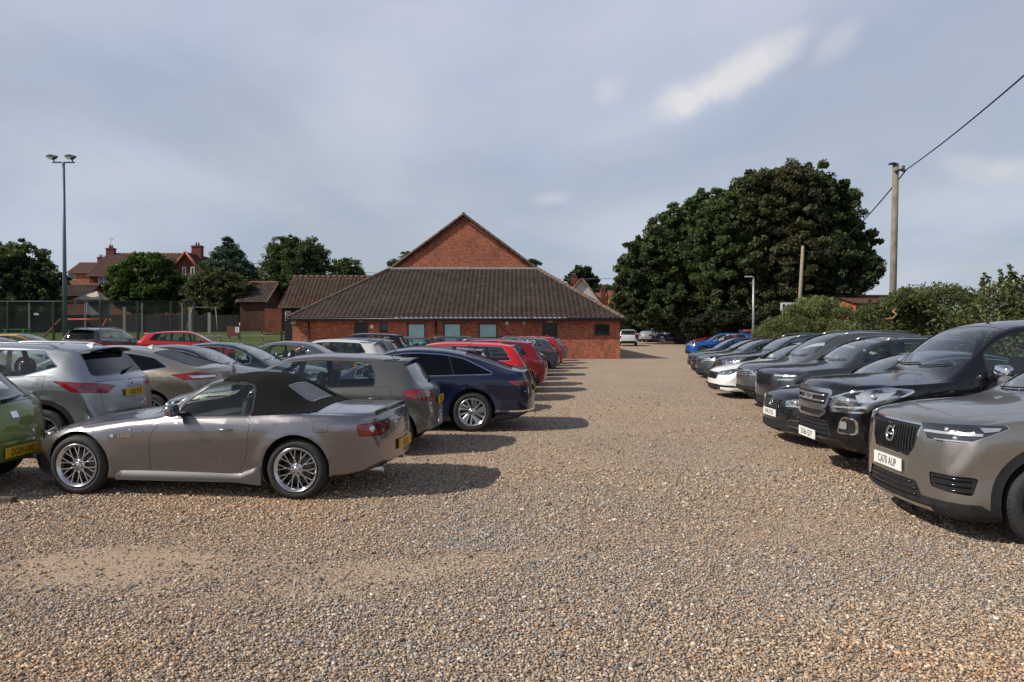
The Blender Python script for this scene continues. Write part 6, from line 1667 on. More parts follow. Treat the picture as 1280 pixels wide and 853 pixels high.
# small white sign at the hedge
Ys = 44.; xs_, zs_ = gx(986.5, Ys), gz(380.5, Ys)
root = empty('hedge_sign', (xs_, Ys, terrain(xs_, Ys)), 0, None, 'small white sign on posts showing above the hedge', 'sign')
bm = bmesh.new(); h = zs_-terrain(xs_, Ys); box(bm, -.55, .55, -.02, .02, h-.24, h+.24, 0, .01); bmobj('panel', bm, root, [plain('white_sign', (.7, .7, .7), .5)])
bm = bmesh.new(); box(bm, -.42, -.28, -.026, -.0201, h-.14, h+.15); box(bm, -.18, .42, -.026, -.0201, h+.03, h+.10); box(bm, -.18, .34, -.026, -.0201, h-.12, h-.05); bmobj('lettering', bm, root, [M['ink']])
bm = bmesh.new(); tube(bm, (-.4, .03, 0), (-.4, .03, h), .03); tube(bm, (.4, .03, 0), (.4, .03, h), .03); bmobj('post', bm, root, [STEEL])
# ------------------------------------------------------------------ playing field: tall mesh fence, rails, play things
MESHM, n_, l_, b_ = newmat('green_mesh_netting'); out = n_['Material Output']
setp(b_, col=(.010, .022, .016), rough=.7)
tc = n_.new('ShaderNodeTexCoord'); sx = n_.new('ShaderNodeSeparateXYZ'); l_.new(tc.outputs['Object'], sx.inputs[0])
def sawt(sock, per, w):
    a = n_.new('ShaderNodeMath'); a.operation = 'MULTIPLY'; a.inputs[1].default_value = 1/per; l_.new(sock, a.inputs[0])
    f = n_.new('ShaderNodeMath'); f.operation = 'FRACT'; l_.new(a.outputs[0], f.inputs[0])
    g = n_.new('ShaderNodeMath'); g.operation = 'LESS_THAN'; g.inputs[1].default_value = w; l_.new(f.outputs[0], g.inputs[0]); return g
g1 = sawt(sx.outputs[0], .05, .09); g2 = sawt(sx.outputs[2], .05, .09); mxx = n_.new('ShaderNodeMath'); mxx.operation = 'MAXIMUM'; l_.new(g1.outputs[0], mxx.inputs[0]); l_.new(g2.outputs[0], mxx.inputs[1])
tr = n_.new('ShaderNodeBsdfTransparent'); ms = n_.new('ShaderNodeMixShader'); l_.new(mxx.outputs[0], ms.inputs[0]); l_.new(tr.outputs[0], ms.inputs[1]); l_.new(b_.outputs[0], ms.inputs[2]); l_.new(ms.outputs[0], out.inputs[0])
YF = 50.
root = empty('mesh_fence', (gx(100, YF), YF, terrain(-30, YF)), 0, None, 'tall dark green mesh fence round the sports court', 'fence')
zt = gz(374, YF)-terrain(-30, YF); ox = gx(100, YF)
DP = plain('dark_green_post', (.008, .014, .012), .5); LP = plain('grey_green_post', (.14, .17, .16), .6)
xs_f = [gx(p, YF)-ox for p in (-90, -40, 10, 67, 126, 172.5, 214, 243)]
for x in xs_f:
    bm = bmesh.new(); box(bm, x-.06, x+.06, -.06, .06, -.3, zt, 0, .01); bmobj('post', bm, root, [DP])
bm = bmesh.new(); a = bm.verts.new((xs_f[0], .08, -.2)); b = bm.verts.new((xs_f[-1], .08, -.2)); c = bm.verts.new((xs_f[-1], .08, zt)); d = bm.verts.new((xs_f[0], .08, zt)); bm.faces.new((a, b, c, d)); bmobj('netting', bm, root, [MESHM])
bm = bmesh.new(); tube(bm, (xs_f[0], .0, zt), (xs_f[-1], .0, zt), .035); bmobj('top_rail', bm, root, [DP])
Yf2 = 66.; root = empty('mesh_fence', (gx(100, Yf2), Yf2, terrain(-40, Yf2)), 0, None, 'far side of the court fence with pale thin posts', 'fence')
ox = gx(100, Yf2); zt2 = gz(376, Yf2)-terrain(-40, Yf2)
for p in (-30, 37, 107, 178, 228):
    x = gx(p, Yf2)-ox; bm = bmesh.new(); box(bm, x-.06, x+.06, -.06, .06, -.3, zt2, 0, .01); bmobj('post', bm, root, [LP])
bm = bmesh.new(); xa, xb = gx(-60, Yf2)-ox, gx(243, Yf2)-ox
bm.faces.new([bm.verts.new(q) for q in ((xa, .08, -.2), (xb, .08, -.2), (xb, .08, zt2), (xa, .08, zt2))]); bmobj('netting', bm, root, [MESHM])
# boarded fence, tree shade painted into its colour, and laurel behind the court
Yw = 72.
bm = bmesh.new(); xa, xb = gx(-120, Yw), gx(300, Yw)
zf = terrain(-45, Yw)
nb = int((xb-xa)/.15)
for i in range(nb): box(bm, xa+i*.15, xa+i*.15+.14, Yw+random.uniform(-.01, .01), Yw+.03, zf-.3, zf+1.75+random.uniform(-.02, .02))
tag(bmobj('board_fence', bm, None, [plain('tree_shade_board', (.013, .011, .010), .85, noise=.4, nscale=2)]), 'close boarded fence coloured as in tree shade, at the back of the grass', 'fence')
for p, Yq in ((238, 64.), (156, 70.), (262, 68.)):
    x = gx(p, Yq); bm = bmesh.new(); box(bm, x-.13, x+.13, Yq-.1, Yq+.1, terrain(x, Yq)-.2, gz(381 if p != 262 else 388, Yq))
    tag(bmobj('concrete_post', bm, None, [plain('concrete', (.24, .22, .19), .9)]), {238: 'pale concrete post near the slanting goal frame', 156: 'pale concrete post under the round green tree', 262: 'pale concrete post in front of the board fence'}[p], 'post')
# picket fence
Yr = 44.; zr0 = terrain(gx(300, Yr), Yr)
root = empty('rail_fence', (gx(300, Yr), Yr, zr0), 0, None, 'low weathered post and rail fence along the grass edge', 'fence'); ox = gx(300, Yr)
WW = plain('weathered_rail', (.20, .175, .13), .9, noise=.3, nscale=4)
for p in (254, 274.5, 300, 327.5):
    x = gx(p, Yr)-ox; bm = bmesh.new(); box(bm, x-.06, x+.06, -.06, .06, -.3, 1.0, 0, .01); bmobj('post', bm, root, [WW])
for z in (.42, .86):
    for a_, b_2 in ((254, 300), (300, 343)):
        bm = bmesh.new(); box(bm, gx(a_, Yr)-ox, gx(b_2, Yr)-ox, -.085, -.055, z-.05+random.uniform(-.03, .03), z+.05, 0, .01); bmobj('rail', bm, root, [WW])
root = empty('rail_fence', (gx(350, 47), 47, terrain(-14, 47)), 0, None, 'dark rail fence running up to the hall corner', 'fence')
for z in (.45, .95):
    bm = bmesh.new(); box(bm, -1.2, 1.4, -.02, .02, z-.04, z+.04); bmesh.ops.transform(bm, matrix=Matrix.Rotation(R(-4), 4, 'Y'), verts=bm.verts); bmobj('rail', bm, root, [FR])
for x in (-1.2, .1, 1.3):
    bm = bmesh.new(); box(bm, x-.05, x+.05, -.05, .05, -.2, 1.1); bmobj('post', bm, root, [FR])
# brown notice board
Yn = 42.; x = gx(292, Yn); zg = terrain(x, Yn)
root = empty('notice_board', (x, Yn, zg), 0, None, 'red brown notice board with a white notice, standing by the rail fence', 'notice board')
zt, zb = gz(405.5, Yn)-zg, gz(417.5, Yn)-zg
bm = bmesh.new(); box(bm, -.38, .38, -.05, .05, zb, zt, 0, .015); bmobj('panel', bm, root, [plain('red_brown_board', (.13, .035, .022), .6)])
bm = bmesh.new(); box(bm, .13, .35, -.058, -.0505, zt-.34, zt-.03); pn = bmobj('notice', bm, root, [plain('white_paper', (.75, .77, .8), .6)])
bm = bmesh.new(); [box(bm, .16, .32, -.062, -.0585, zt-.10-i*.06, zt-.08-i*.06) for i in range(4)]; bmobj('lettering', bm, pn, [plain('blue_ink', (.05, .1, .35), .6)])
for s in (-.28, .28):
    bm = bmesh.new(); box(bm, s-.05, s+.05, .051, .13, -.3, zt-.05); bmobj('post', bm, root, [WW])
# swing bar with raking legs
Yq = 58.; zc = terrain(gx(110, Yq), Yq); root = empty('swing_frame', (gx(106, Yq), Yq, zc), 0, None, 'red swing frame with raking wooden legs behind the grey car', 'swing frame'); ox = gx(106, Yq)
h = gz(396.5, Yq)-zc; RB = plain('red_bar', (.45, .05, .03), .5); OB = plain('orange_timber', (.22, .08, .035), .8)
bm = bmesh.new(); tube(bm, (gx(82, Yq)-ox, 0, h), (gx(136, Yq)-ox, 0, h), .07); bmobj('crossbar', bm, root, [RB])
for p in (78, 136):
    for s in (-1, 1):
        bm = bmesh.new(); tube(bm, (gx(p, Yq)-ox+s*.12, 0, h+.05), (gx(p, Yq)-ox+s*.45-.5*(p == 78), s*1.2, -.1), .07); bmobj('leg', bm, root, [OB])
# picnic table
Yq = 56.; x = gx(22, Yq); zc = terrain(x, Yq); root = empty('picnic_table', (x, Yq, zc), 0, None, 'green picnic table on the grass at the far left', 'table')
GT = plain('green_paint', (.06, .22, .05), .6); h = gz(408.5, Yq)-zc
bm = bmesh.new(); [box(bm, -.95, .95, -.38+i*.155, -.24+i*.155, h-.05, h) for i in range(5)]; bmobj('tabletop', bm, root, [GT])
for s in (-1, 1):
    bm = bmesh.new(); box(bm, -.95, .95, s*.75-.13, s*.75+.13, h*.56-.05, h*.56); bmobj('bench', bm, root, [GT])
    bm = bmesh.new(); tube(bm, (s*.7, -.3, h-.05), (s*.7, -.75, 0), .04); tube(bm, (s*.7, .3, h-.05), (s*.7, .75, 0), .04); box(bm, s*.7-.04, s*.7+.04, -.8, .8, h*.45-.1, h*.45-.02); bmobj('leg', bm, root, [GT])
# slanting goal frame
Yq = 56.; root = empty('goal_frame', (gx(238, Yq), Yq, terrain(-25, Yq)), 0, None, 'white slanting goal frame inside the court corner', 'goal'); zc = terrain(-25, Yq)
bm = bmesh.new(); ox = gx(238, Yq); tube(bm, (gx(231, Yq)-ox, 0, gz(417, Yq)-zc), (gx(241, Yq)-ox, 0, gz(381, Yq)-zc), .035); tube(bm, (gx(241, Yq)-ox, 0, gz(381, Yq)-zc), (gx(250, Yq)-ox, 3, gz(381, Yq)-zc), .035); tube(bm, (gx(250, Yq)-ox, 3, gz(381, Yq)-zc), (gx(252, Yq)-ox, 3.2, 0), .03)
bmobj('frame', bm, root, [plain('white_tube', (.30, .31, .29), .6)])
# small summer house with pale hipped roof
Yq = 76.; x = gx(117, Yq); zc = terrain(x, Yq); root = empty('summer_house', (x, Yq, zc), 0, None, 'small summer house with pale hipped roof behind the court', 'summer house')
ze, zp, w = gz(372.5, Yq)-zc, gz(361.5, Yq)-zc, 1.55
bm = bmesh.new(); ap = bm.verts.new((.3, 0, zp)); q = [bm.verts.new((w*a_, w*b_2*.8, ze)) for a_, b_2 in ((-1, -1), (1, -1), (1, 1), (-1, 1))]
for i in range(4): bm.faces.new((q[i], q[(i+1) % 4], ap))
for a_ in q: tube(bm, a_.co, ap.co, .05, n=5)
bmobj('roof', bm, root, [plain('pale_felt', (.42, .37, .30), .8)])
bm = bmesh.new(); 
for a_, b_2 in ((-1, -1), (0, -1), (1, -1), (1, 1), (-1, 1)): box(bm, a_*1.3-.06, a_*1.3+.06, b_2*1.0-.06, b_2*1.0+.06, -.2, ze)
bmobj('post', bm, root, [WHT])
bm = bmesh.new(); box(bm, -1.24, 1.24, .9, .96, 0, ze-.02); bmobj('back_wall', bm, root, [plain('pale_board', (.25, .24, .22), .8)])
# ------------------------------------------------------------------ the parked cars
GROUPS = dict(A='cars parked in the left hand row', B='cars parked nose to nose behind the left hand row', C='cars parked by the grass', R='cars parked in the right hand row', D='cars parked under the far trees')
def place(S, rear=None, front=None, Y=0, deg=0., face=-1, label='', grp='A', lod=0, z=None, cat='car', name='parked_car', **k):
    """rear / front: world x of that end of the car; Y: its centre line; face -1 = heading -x"""
    S.update(k); L = S['L']; a = R(deg)
    if not S.get('fplate', (0, ''))[1]: S['fplate'] = None
    if S.get('rplate') and not S['rplate'][1] and lod > 1: S['rplate'] = None
    if face < 0: cx = (rear-L/2) if rear is not None else (front+L/2); rz = a
    else: cx = (rear+L/2) if rear is not None else (front-L/2); rz = math.pi+a
    zz = terrain(cx, Y) if z is None else z
    return build_car(S, (cx, Y, zz), rz, label, cat, GROUPS[grp], name, lod)
def lower_(S, k):
    S['zt'] = [(a, b if b < .9 else .9+(b-.9)*(1-(1-k)*2.2)) for a, b in S['zt']]; S['spoiler'] = None; S['rails'] = None
    S['sidewin'] = [glasshouse(S, S['wind'][1]+.10, 3.70, [(2.22, 2.28, .045), (3.20, 3.02, .035)], trim=3, rear=[line(3.35, 1.6*k+.02, 3.72, 1.22*k)])]; S['rearwin'] = ('rear', .64, .52, 1.13*k+.05, 1.42*k-.02)
# left row
S = roadster(); th = R(-5.7)
# foot of the near wheels: (-4.62,7.52) front, (-2.21,7.28) rear
mx, my = (-4.62-2.21)/2, (7.52+7.28)/2; cxl = 2.0-S['L']/2; cyl = -(S['W']-.02)
ca, sa = math.cos(th), math.sin(th); loc = (mx-(cxl*ca-cyl*sa), my-(cxl*sa+cyl*ca), 0)
S['paint'] = (.25, .236, .248); S['metal'] = .88; S['rough'] = .25
build_car(S, loc, th, 'silver two seat sports car with black soft top and lattice wheels', 'car', GROUPS['A'], 'parked_car', 0)
S = hatch('a'); S.update(paint=(.13, .128, .12), metal=.6, step=.05, rear_glass='privacy')
S['rplate'] = (.73, 'K31 RB', 0); S['badges'] = [('rear', 0, .90, .05, 'disc', 'chrome')]
S['lamps'][0]['pts'] = [(3.60, .85, .90), (3.70, .86, .80), (3.98, .42, .73), (3.96, .42, .87), (3.75, .80, .93)]
place(S, rear=-1.06, Y=10.75, deg=-2, label='grey hatchback with angular red tail lights between the sports car and navy fastback', grp='A')
S = saloon('f'); S.update(paint=(.004, .007, .030), metal=.1, rear_glass='privacy', rim='turbine', step=.05)
S['sill'] = []; S['bands'] = [(False, [(-.70, .15), (.70, .15), (.66, .30), (-.66, .30)], 1), (False, [(-.95, .345), (.95, .345), (.95, .375), (-.95, .375)], 3)]
S['sidewin'][0]['dark'] = (1, 2)
place(S, rear=.42, Y=13.15, deg=-2, label='navy blue fastback with dark rear glass and black and silver turbine wheels', grp='A', lod=0)
mk = place
S = hatch('a'); place(S, rear=-.22, Y=15.75, label='black hatchback partly hidden behind the navy fastback', paint=(.008, .008, .01), grp='A', lod=1, rear_glass='privacy')
S = saloon('e'); S['rails'] = None; place(S, rear=.48, Y=18.2, label='bright red estate with chrome framed rear window', paint=(.62, .012, .015), metal=.1, rough=.3, grp='A', lod=1)
S = hatch('c'); place(S, rear=1.0, Y=20.6, label='dark red hatchback next after the bright red estate', paint=(.22, .006, .012), metal=.3, grp='A', lod=1)
S = hatch('b'); place(S, rear=1.15, Y=22.9, label='silver hatchback, only its tail showing beyond the dark red hatchback', paint=(.28, .29, .30), grp='A', lod=1)
S = saloon('e'); place(S, rear=.85, Y=25.4, label='dark blue grey estate with pale roof rails in the middle of the left row', paint=(.035, .04, .05), grp='A', lod=1, z=0)
S = suv('q'); lower_(S, .94); place(S, rear=1.85, Y=27.8, label='dark grey crossover with chrome window line and angular tail lights', paint=(.065, .075, .085), grp='A', lod=1, rear_glass='privacy')
S = hatch('a'); place(S, rear=1.4, Y=30.2, label='white hatchback mostly hidden beyond the dark grey crossover', paint=(.6, .6, .6), metal=.1, grp='A', lod=2)
S = hatch('c'); place(S, rear=2.35, Y=32.6, label='small crimson hatchback near the end of the left row', paint=(.42, .01, .015), metal=.2, grp='A', lod=1)
S = saloon('e'); place(S, rear=2.1, Y=35.1, label='dark estate hidden between the crimson hatchback and the grey hatchback', paint=(.03, .03, .035), grp='A', lod=2)
S = hatch('a'); place(S, rear=2.95, Y=37.8, label='grey hatchback with dark glass, second from the end of the left row', paint=(.20, .205, .215), grp='A', lod=1, rear_glass='privacy')
S = saloon('e'); S['rails'] = (2.1, 3.9, 'trim'); place(S, rear=2.8, Y=40.9, label='red estate car nearest the hall wall', paint=(.5, .012, .015), metal=.2, grp='A', lod=1)
# second row, nose to nose with it
S = hatch('b'); S.update(paint=(.15, .19, .035), metal=.35, cr=.34)
S['zt'] = [(0, .52), (.04, .66), (.1, .74), (.3, .82), (.8, .96), (.95, 1.0), (1.8, 1.40), (2.0, 1.44), (2.4, 1.46), (3.2, 1.43), (3.55, 1.38), (3.65, 1.34), (4.02, 1.00), (4.13, .95), (4.22, .86), (4.28, .66), (4.30, .52)]
S['rearwin'] = ('rear', .60, .50, .99, 1.32); S['spoiler'] = (3.6, 3.76, 1.33, .52)
S['rplate'] = (.43, 'DG09 UVC', 0); S['badges'] = [('rear', -.02, .82, .05, 'shield', 'chrome')]; S['rwiper'] = (-.05, .96, .40, .99)
S['bands'] = [(False, [(-.9, .15), (.9, .15), (.86, .31), (-.86, .31)], 1)]
S['rears'] = [dict(name='tailgate', poly=[(-.56, .56), (.56, .56), (.62, .95), (-.62, .95)])]
S['lamps'][0]['pts'] = [(4.02, .84, .86), (4.05, .84, .66), (4.22, .66, .68), (4.14, .66, .86)]; S['lamps'][0]['inner'] = []
place(S, rear=-5.42, Y=7.85, label='olive green hatchback tail on at the left edge, its plate starting DG09', grp='B', lod=0)
S = suv('q'); S.update(paint=(.34, .36, .385), metal=.75, rear_glass='privacy', step=.05); S['rails'] = (2.1, 3.6, 'satin'); S['aerial'] = (3.72, .2, True)
S['rplate'] = (.86, 'LB63 PLB', 0); S['badges'] = [('rear', 0, 1.01, .045, 'ring', 'chrome')]
S['lamps'][0]['pts'] = [(3.75, .89, 1.06), (3.98, .89, .92), (4.28, .56, .88), (4.30, .40, .97), (4.2, .60, 1.01)]
S['lamps'][0]['inner'] = [([(3.98, .89, 1.0), (4.02, .88, .95), (4.24, .60, .93), (4.24, .60, .97)], 1)]
S['bands'] = [(False, [(-.95, .2), (.95, .2), (.86, .50), (-.86, .50)], 1)]
S['rearwin'] = ('rear', .64, .52, 1.13, 1.44)
place(S, rear=-5.52, Y=10.45, label='bright silver crossover with black rear spoiler and boomerang tail lights', grp='B', lod=0, )
S = saloon('m'); S.update(paint=(.30, .265, .215), metal=.7, rear_glass='privacy', step=.05); S['sidewin'][0]['dark'] = (1, 2)
S['lamps'][0]['pts'] = [(4.20, .92, .985), (4.40, .90, .90), (4.80, .50, .90), (4.82, .46, .98), (4.55, .80, 1.02)]
S['lamps'][0]['inner'] = [([(4.45, .86, .97), (4.5, .84, .925), (4.80, .5, .93), (4.78, .5, .96)], 2)]
S['flaps'] = [(4.22, .82, .08, .07, -1)]
place(S, rear=-5.15, Y=13.1, label='champagne beige fastback with long pointed red tail light', grp='B', lod=0)
S = saloon('s'); place(S, front=-4.75, Y=15.7, face=1, label='very dark grey saloon facing the aisle, its windscreen and black bonnet showing', paint=(.035, .032, .032), grp='B', lod=1)
S = saloon('f'); place(S, front=-4.7, Y=18.4, face=1, label='dark blue saloon with bright chrome arch over its windows', paint=(.012, .02, .035), grp='B', lod=1, rim='ten')
S = saloon('s'); place(S, rear=-4.7, Y=21.3, label='mid grey saloon beyond the dark blue saloon', paint=(.12, .13, .14), grp='B', lod=1)
S = hatch('b'); place(S, rear=-4.0, Y=23.6, label='white hatchback roof low in front of the silver railed estate', paint=(.62, .62, .6), metal=.1, grp='B', lod=1)
S = saloon('e'); place(S, rear=-3.9, Y=26.2, label='dark estate with bright silver roof rails in the second row', paint=(.12, .13, .14), grp='B', lod=1)
S = suv('v'); S['rails'] = None; S['clad'] = None; place(S, rear=-4.2, Y=29.6, label='black boxy off roader tallest among the roofs before the hall', paint=(.01, .01, .012), grp='B', lod=1)
S = saloon('e'); place(S, rear=-3.2, Y=32.2, label='dark estate roof before the hall windows', paint=(.03, .035, .04), grp='B', lod=2)
S = saloon('e'); place(S, rear=-1.2, Y=34.8, label='black estate roof with silver rails before the third hall window', paint=(.02, .022, .025), grp='B', lod=2)
# cars by the grass
S = suv('x'); S.update(paint=(.085, .08, .078), rear_glass='privacy', metal=.5); S['lamps'][0]['pts'] = [(4.25, .88, 1.10), (4.3, .88, .93), (4.62, .52, .93), (4.56, .52, 1.06)]; S['lamps'][0]['inner'] = []
build_car(S, (-19.0, 33.4, terrain(-19, 33)+.06), R(268), 'dark grey suv with roof rails standing higher by the court fence', 'car', GROUPS['C'], 'parked_car', 1)
S = hatch('b'); place(S, front=-13.3, Y=33.8, face=1, deg=14, label='bright red hatchback parked in front of the rail fence', paint=(.52, .015, .02), metal=.2, grp='C', lod=1, z=.26)
S = saloon('s'); place(S, front=-16.9, Y=26.6, face=1, deg=6, label='silver saloon between the yellow car and the dark grey suv', paint=(.42, .43, .44), grp='C', lod=1, z=.08)
S = hatch('c'); place(S, front=-18.2, Y=29.2, face=1, deg=4, label='small yellow roofed car at the left edge', paint=(.50, .26, .02), metal=.1, grp='C', lod=1, z=.12)
# right row
S = suv('v'); S.update(paint=(.27, .25, .225), metal=.75, rough=.33, step=.05, rim='fat')
S['fplate'] = (.55, 'CA70 AUP', 0); S['badges'] = [('front', 0, .80, .075, 'ring', 'chrome')]; S['zb'] = [(0, .27), (.1, .19), (.5, .18), (3.5, .22), (4.1, .30), (4.42, .42)]
S['grilles'] = [dict(poly=[(-.30, .655), (.30, .655), (.37, .74), (.42, .93), (-.42, .93), (-.37, .74)], rim=(.014, 3), bars=('v', 20, .0055, 'gloss'), mat='trim'),
                dict(poly=roundpoly([(-.50, .31), (.50, .31), (.42, .45), (-.42, .45)], .03), mat='trim', bars=('h', 3, .006, 'gloss')),
                dict(poly=roundpoly([(.58, .44), (.84, .41), (.85, .56), (.56, .56)], .02), pair=True, mat='trim', bars=('h', 3, .010, 'gloss'), name='air_vent')]
S['lamps'][1] = dict(name='headlight', front=True, mats=[M['lampdark'], M['clear'], M['drl']], r=.01, ring=(.006, 3), pts=[(.03, .46, .955), (.07, .53, .83), (.26, .78, .83), (.50, .90, .96), (.48, .89, .985)],
    inner=[([(.05, .50, .905), (.05, .50, .885), (.33, .86, .895), (.33, .86, .915)], 2), ([(.33, .82, .96), (.36, .84, .925), (.44, .88, .94), (.46, .88, .965)], 1), ([(.10, .58, .845), (.10, .58, .835), (.28, .80, .838), (.30, .81, .85)], 2)], lens=[(.16, .66, .93, .026), (.2, .72, .865, .026)])
S['bands'] = [(True, [(-.9, .15), (.9, .15), (.86, .34), (-.86, .34)], 1), (True, [(-.55, .215), (.55, .215), (.55, .255), (-.55, .255)], 6)]
S['mirror'] = dict(x=1.72, z=1.18, s=1.1)
place(S, front=3.48, Y=6.45, deg=-3, label='champagne silver suv with black slatted grille, nearest in the right row', grp='R', lod=0)
S = pickup(); S.update(paint=(.006, .006, .009), metal=.3, rough=.25, step=.05)
place(S, front=3.72, Y=8.85, deg=-2, label='black pickup with chrome grille, chrome mirror and plate reading DU66', grp='R', lod=0, name='pickup_truck', cat='pickup truck')
S = saloon('s'); S.update(paint=(.014, .015, .019), step=.05); S['fplate'] = (.47, 'WR15 FEG', 0); S['badges'] = [('front', 0, .62, .055, 'ring', 'chrome')]
S['grilles'][0] = dict(poly=roundpoly([(-.30, .54), (.30, .54), (.34, .68), (-.34, .68)], .02), mat='trim', bars=('h', 5, .007, 'gloss'))
S['lamps'][1]['lens'] = [(.16, .60, .67, .05), (.30, .72, .70, .045)]
S['grilles'].append(dict(poly=roundpoly([(.5, .33), (.78, .30), (.78, .40), (.56, .40)], .02), pair=True, rim=(.012, 6), mat='trim', name='air_vent'))
place(S, front=4.07, Y=11.2, label='black saloon low between the pickup and the charcoal suv', grp='R', lod=0)
S = suv('v'); S.update(paint=(.045, .052, .06), metal=.6, step=.05)
S['grilles'] = [dict(poly=roundpoly([(-.34, .70), (.34, .70), (.42, .93), (-.42, .93)], .03), mat='trim', bars=('v', 14, .006, 'gloss')), dict(poly=roundpoly([(-.55, .33), (.55, .33), (.5, .50), (-.5, .50)], .04), mat='trim')]
S['lamps'][1] = dict(name='headlight', front=True, mats=[M['lampdark'], M['clear'], M['drl']], r=.01, ring=(.006, 3), pts=[(.03, .46, .955), (.07, .53, .83), (.26, .78, .83), (.50, .90, .98), (.48, .89, .985)],
    inner=[([(.05, .50, .925), (.05, .50, .895), (.33, .86, .905), (.33, .86, .935)], 2), ([(.10, .58, .85), (.10, .58, .835), (.28, .80, .838), (.34, .84, .87)], 1)], lens=[])
place(S, front=4.82, Y=13.75, label='charcoal suv with twin bar headlights beyond the black saloon', grp='R', lod=0)
S = suv('q'); S['zt'] = [(0, .66), (.03, .84), (.08, .94), (.25, 1.01), (1.0, 1.10), (1.1, 1.13), (1.9, 1.64), (2.1, 1.70), (2.5, 1.74), (3.4, 1.73), (3.82, 1.67), (3.92, 1.60), (4.20, 1.14), (4.27, 1.08), (4.33, 1.0), (4.37, .80), (4.39, .62)]
S['zb'] = [(0, .44), (.1, .38), (.5, .33), (3.5, .30), (4.1, .36), (4.39, .46)]; S['fplate'] = (.62, '', 0); S['grilles'].pop(); S['bands'] = S['bands'][:1]+[(True, [(-.9, .3), (.9, .3), (.86, .52), (-.86, .52)], 1)]
S['grilles'][0] = dict(poly=roundpoly([(-.40, .74), (.40, .74), (.44, .86), (-.44, .86)], .03), rim=(.02, 3), bars=('h', 3, .012, 'chrome'))
place(S, front=5.16, Y=16.1, label='mid grey off roader with silver roof rails beside the charcoal suv', paint=(.10, .105, .115), grp='R', lod=1)
S = saloon('f'); S.update(paint=(.80, .80, .77), metal=.05, rough=.3, rim='five'); S['bands'].append((True, [(-.9, .29), (.9, .29), (.86, .35), (-.86, .35)], 1))
S['grilles'][0] = dict(poly=roundpoly([(-.38, .50), (.38, .50), (.44, .66), (-.44, .66)], .03), rim=(.014, 3), bars=('v', 16, .006, 'gloss'))
place(S, front=5.27, Y=18.85, label='white saloon with black grille and black lower slot in the right row', grp='R', lod=1)
S = suv('x'); S['clad'] = None; place(S, front=6.1, Y=21.1, label='black car with bright headlight and silver roof line beyond the white saloon', paint=(.010, .010, .012), grp='R', lod=1)
S = suv('q'); lower_(S, .94); S['badges'] = []; place(S, front=6.15, Y=23.6, label='dark grey crossover with silver mirror and bracket shaped fog lamp', paint=(.06, .065, .072), grp='R', lod=1)
S = suv('q'); lower_(S, .92); S['rails'] = None; place(S, front=6.65, Y=26.2, label='black crossover with chrome framed side window', paint=(.018, .018, .02), grp='R', lod=1)
S = hatch('b'); place(S, front=7.7, Y=31.0, label='navy blue hatchback before the bright blue suv', paint=(.012, .025, .10), grp='R', lod=1)
S = suv('q'); S['rails'] = None; place(S, front=11.0, Y=45.0, label='bright blue suv near the far end of the right row', paint=(.01, .10, .42), metal=.4, grp='R', lod=1)
S = hatch('a'); place(S, front=14.0, Y=53.0, label='white hatchback beyond the bright blue suv', paint=(.62, .62, .6), metal=.1, grp='R', lod=2)
S = suv('x'); place(S, front=17.2, Y=60.0, label='red estate with its long roof showing above the blue suv', paint=(.5, .015, .02), metal=.2, grp='R', lod=2)
S = suv('m'); place(S, front=16.4, Y=64.5, label='bright red people carrier left of the long roofed red estate', paint=(.5, .012, .018), metal=.2, grp='R', lod=2)
S = hatch('c'); place(S, front=18.6, Y=71.0, label='small dark red car before the far tree shade', paint=(.25, .008, .012), metal=.2, grp='R', lod=2)
# far end
S = saloon('s'); place(S, rear=16.4, Y=82.0, face=1, deg=-12, label='dark blue saloon side on in the shade of the far trees', paint=(.010, .016, .06), grp='D', lod=2)
S = suv('m'); place(S, rear=15.9, Y=86.0, face=1, deg=-50, label='pale silver people carrier behind the dark blue saloon', paint=(.35, .37, .38), grp='D', lod=2)
S = hatch('a'); place(S, rear=14.2, Y=84.5, face=1, deg=68, label='silver hatchback tail on between the van and the dark blue saloon', paint=(.33, .36, .38), grp='D', lod=2)
S = saloon('s'); place(S, rear=15.2, Y=88.5, face=1, deg=60, label='dark car between the silver hatchback and the blue saloon', paint=(.02, .018, .02), grp='D', lod=2)
S = suv('m'); place(S, rear=9.2, Y=70.0, face=1, deg=82, label='white people carrier half hidden by the hall corner', paint=(.55, .58, .6), metal=.2, grp='D', lod=2)
# ------------------------------------------------------------------ light, sky, camera
SUN_AZ, SUN_EL = R(200), R(40)       # direction towards the sun, measured from +x
sd = Vector((math.cos(SUN_AZ)*math.cos(SUN_EL), math.sin(SUN_AZ)*math.cos(SUN_EL), math.sin(SUN_EL)))
li = bpy.data.lights.new('sun', 'SUN'); li.energy = 4.6; li.angle = R(.55); li.color = (1, .93, .82)
lo = bpy.data.objects.new('sun', li); COL.objects.link(lo); lo.rotation_euler = sd.to_track_quat('Z', 'Y').to_euler(); lo.location = sd*200
w = bpy.data.worlds.new('World'); scene.world = w; w.use_nodes = True
n, l = w.node_tree.nodes, w.node_tree.links; bg = n['Background']
sk = n.new('ShaderNodeTexSky'); sk.sky_type = 'NISHITA'; sk.sun_disc = False; sk.sun_elevation = SUN_EL; sk.sun_rotation = math.pi/2-SUN_AZ; sk.air_density = 1.2; sk.dust_density = 1.5; sk.ozone_density = 1.5
tc = n.new('ShaderNodeTexCoord'); sp = n.new('ShaderNodeSeparateXYZ'); l.new(tc.outputs['Generated'], sp.inputs[0])
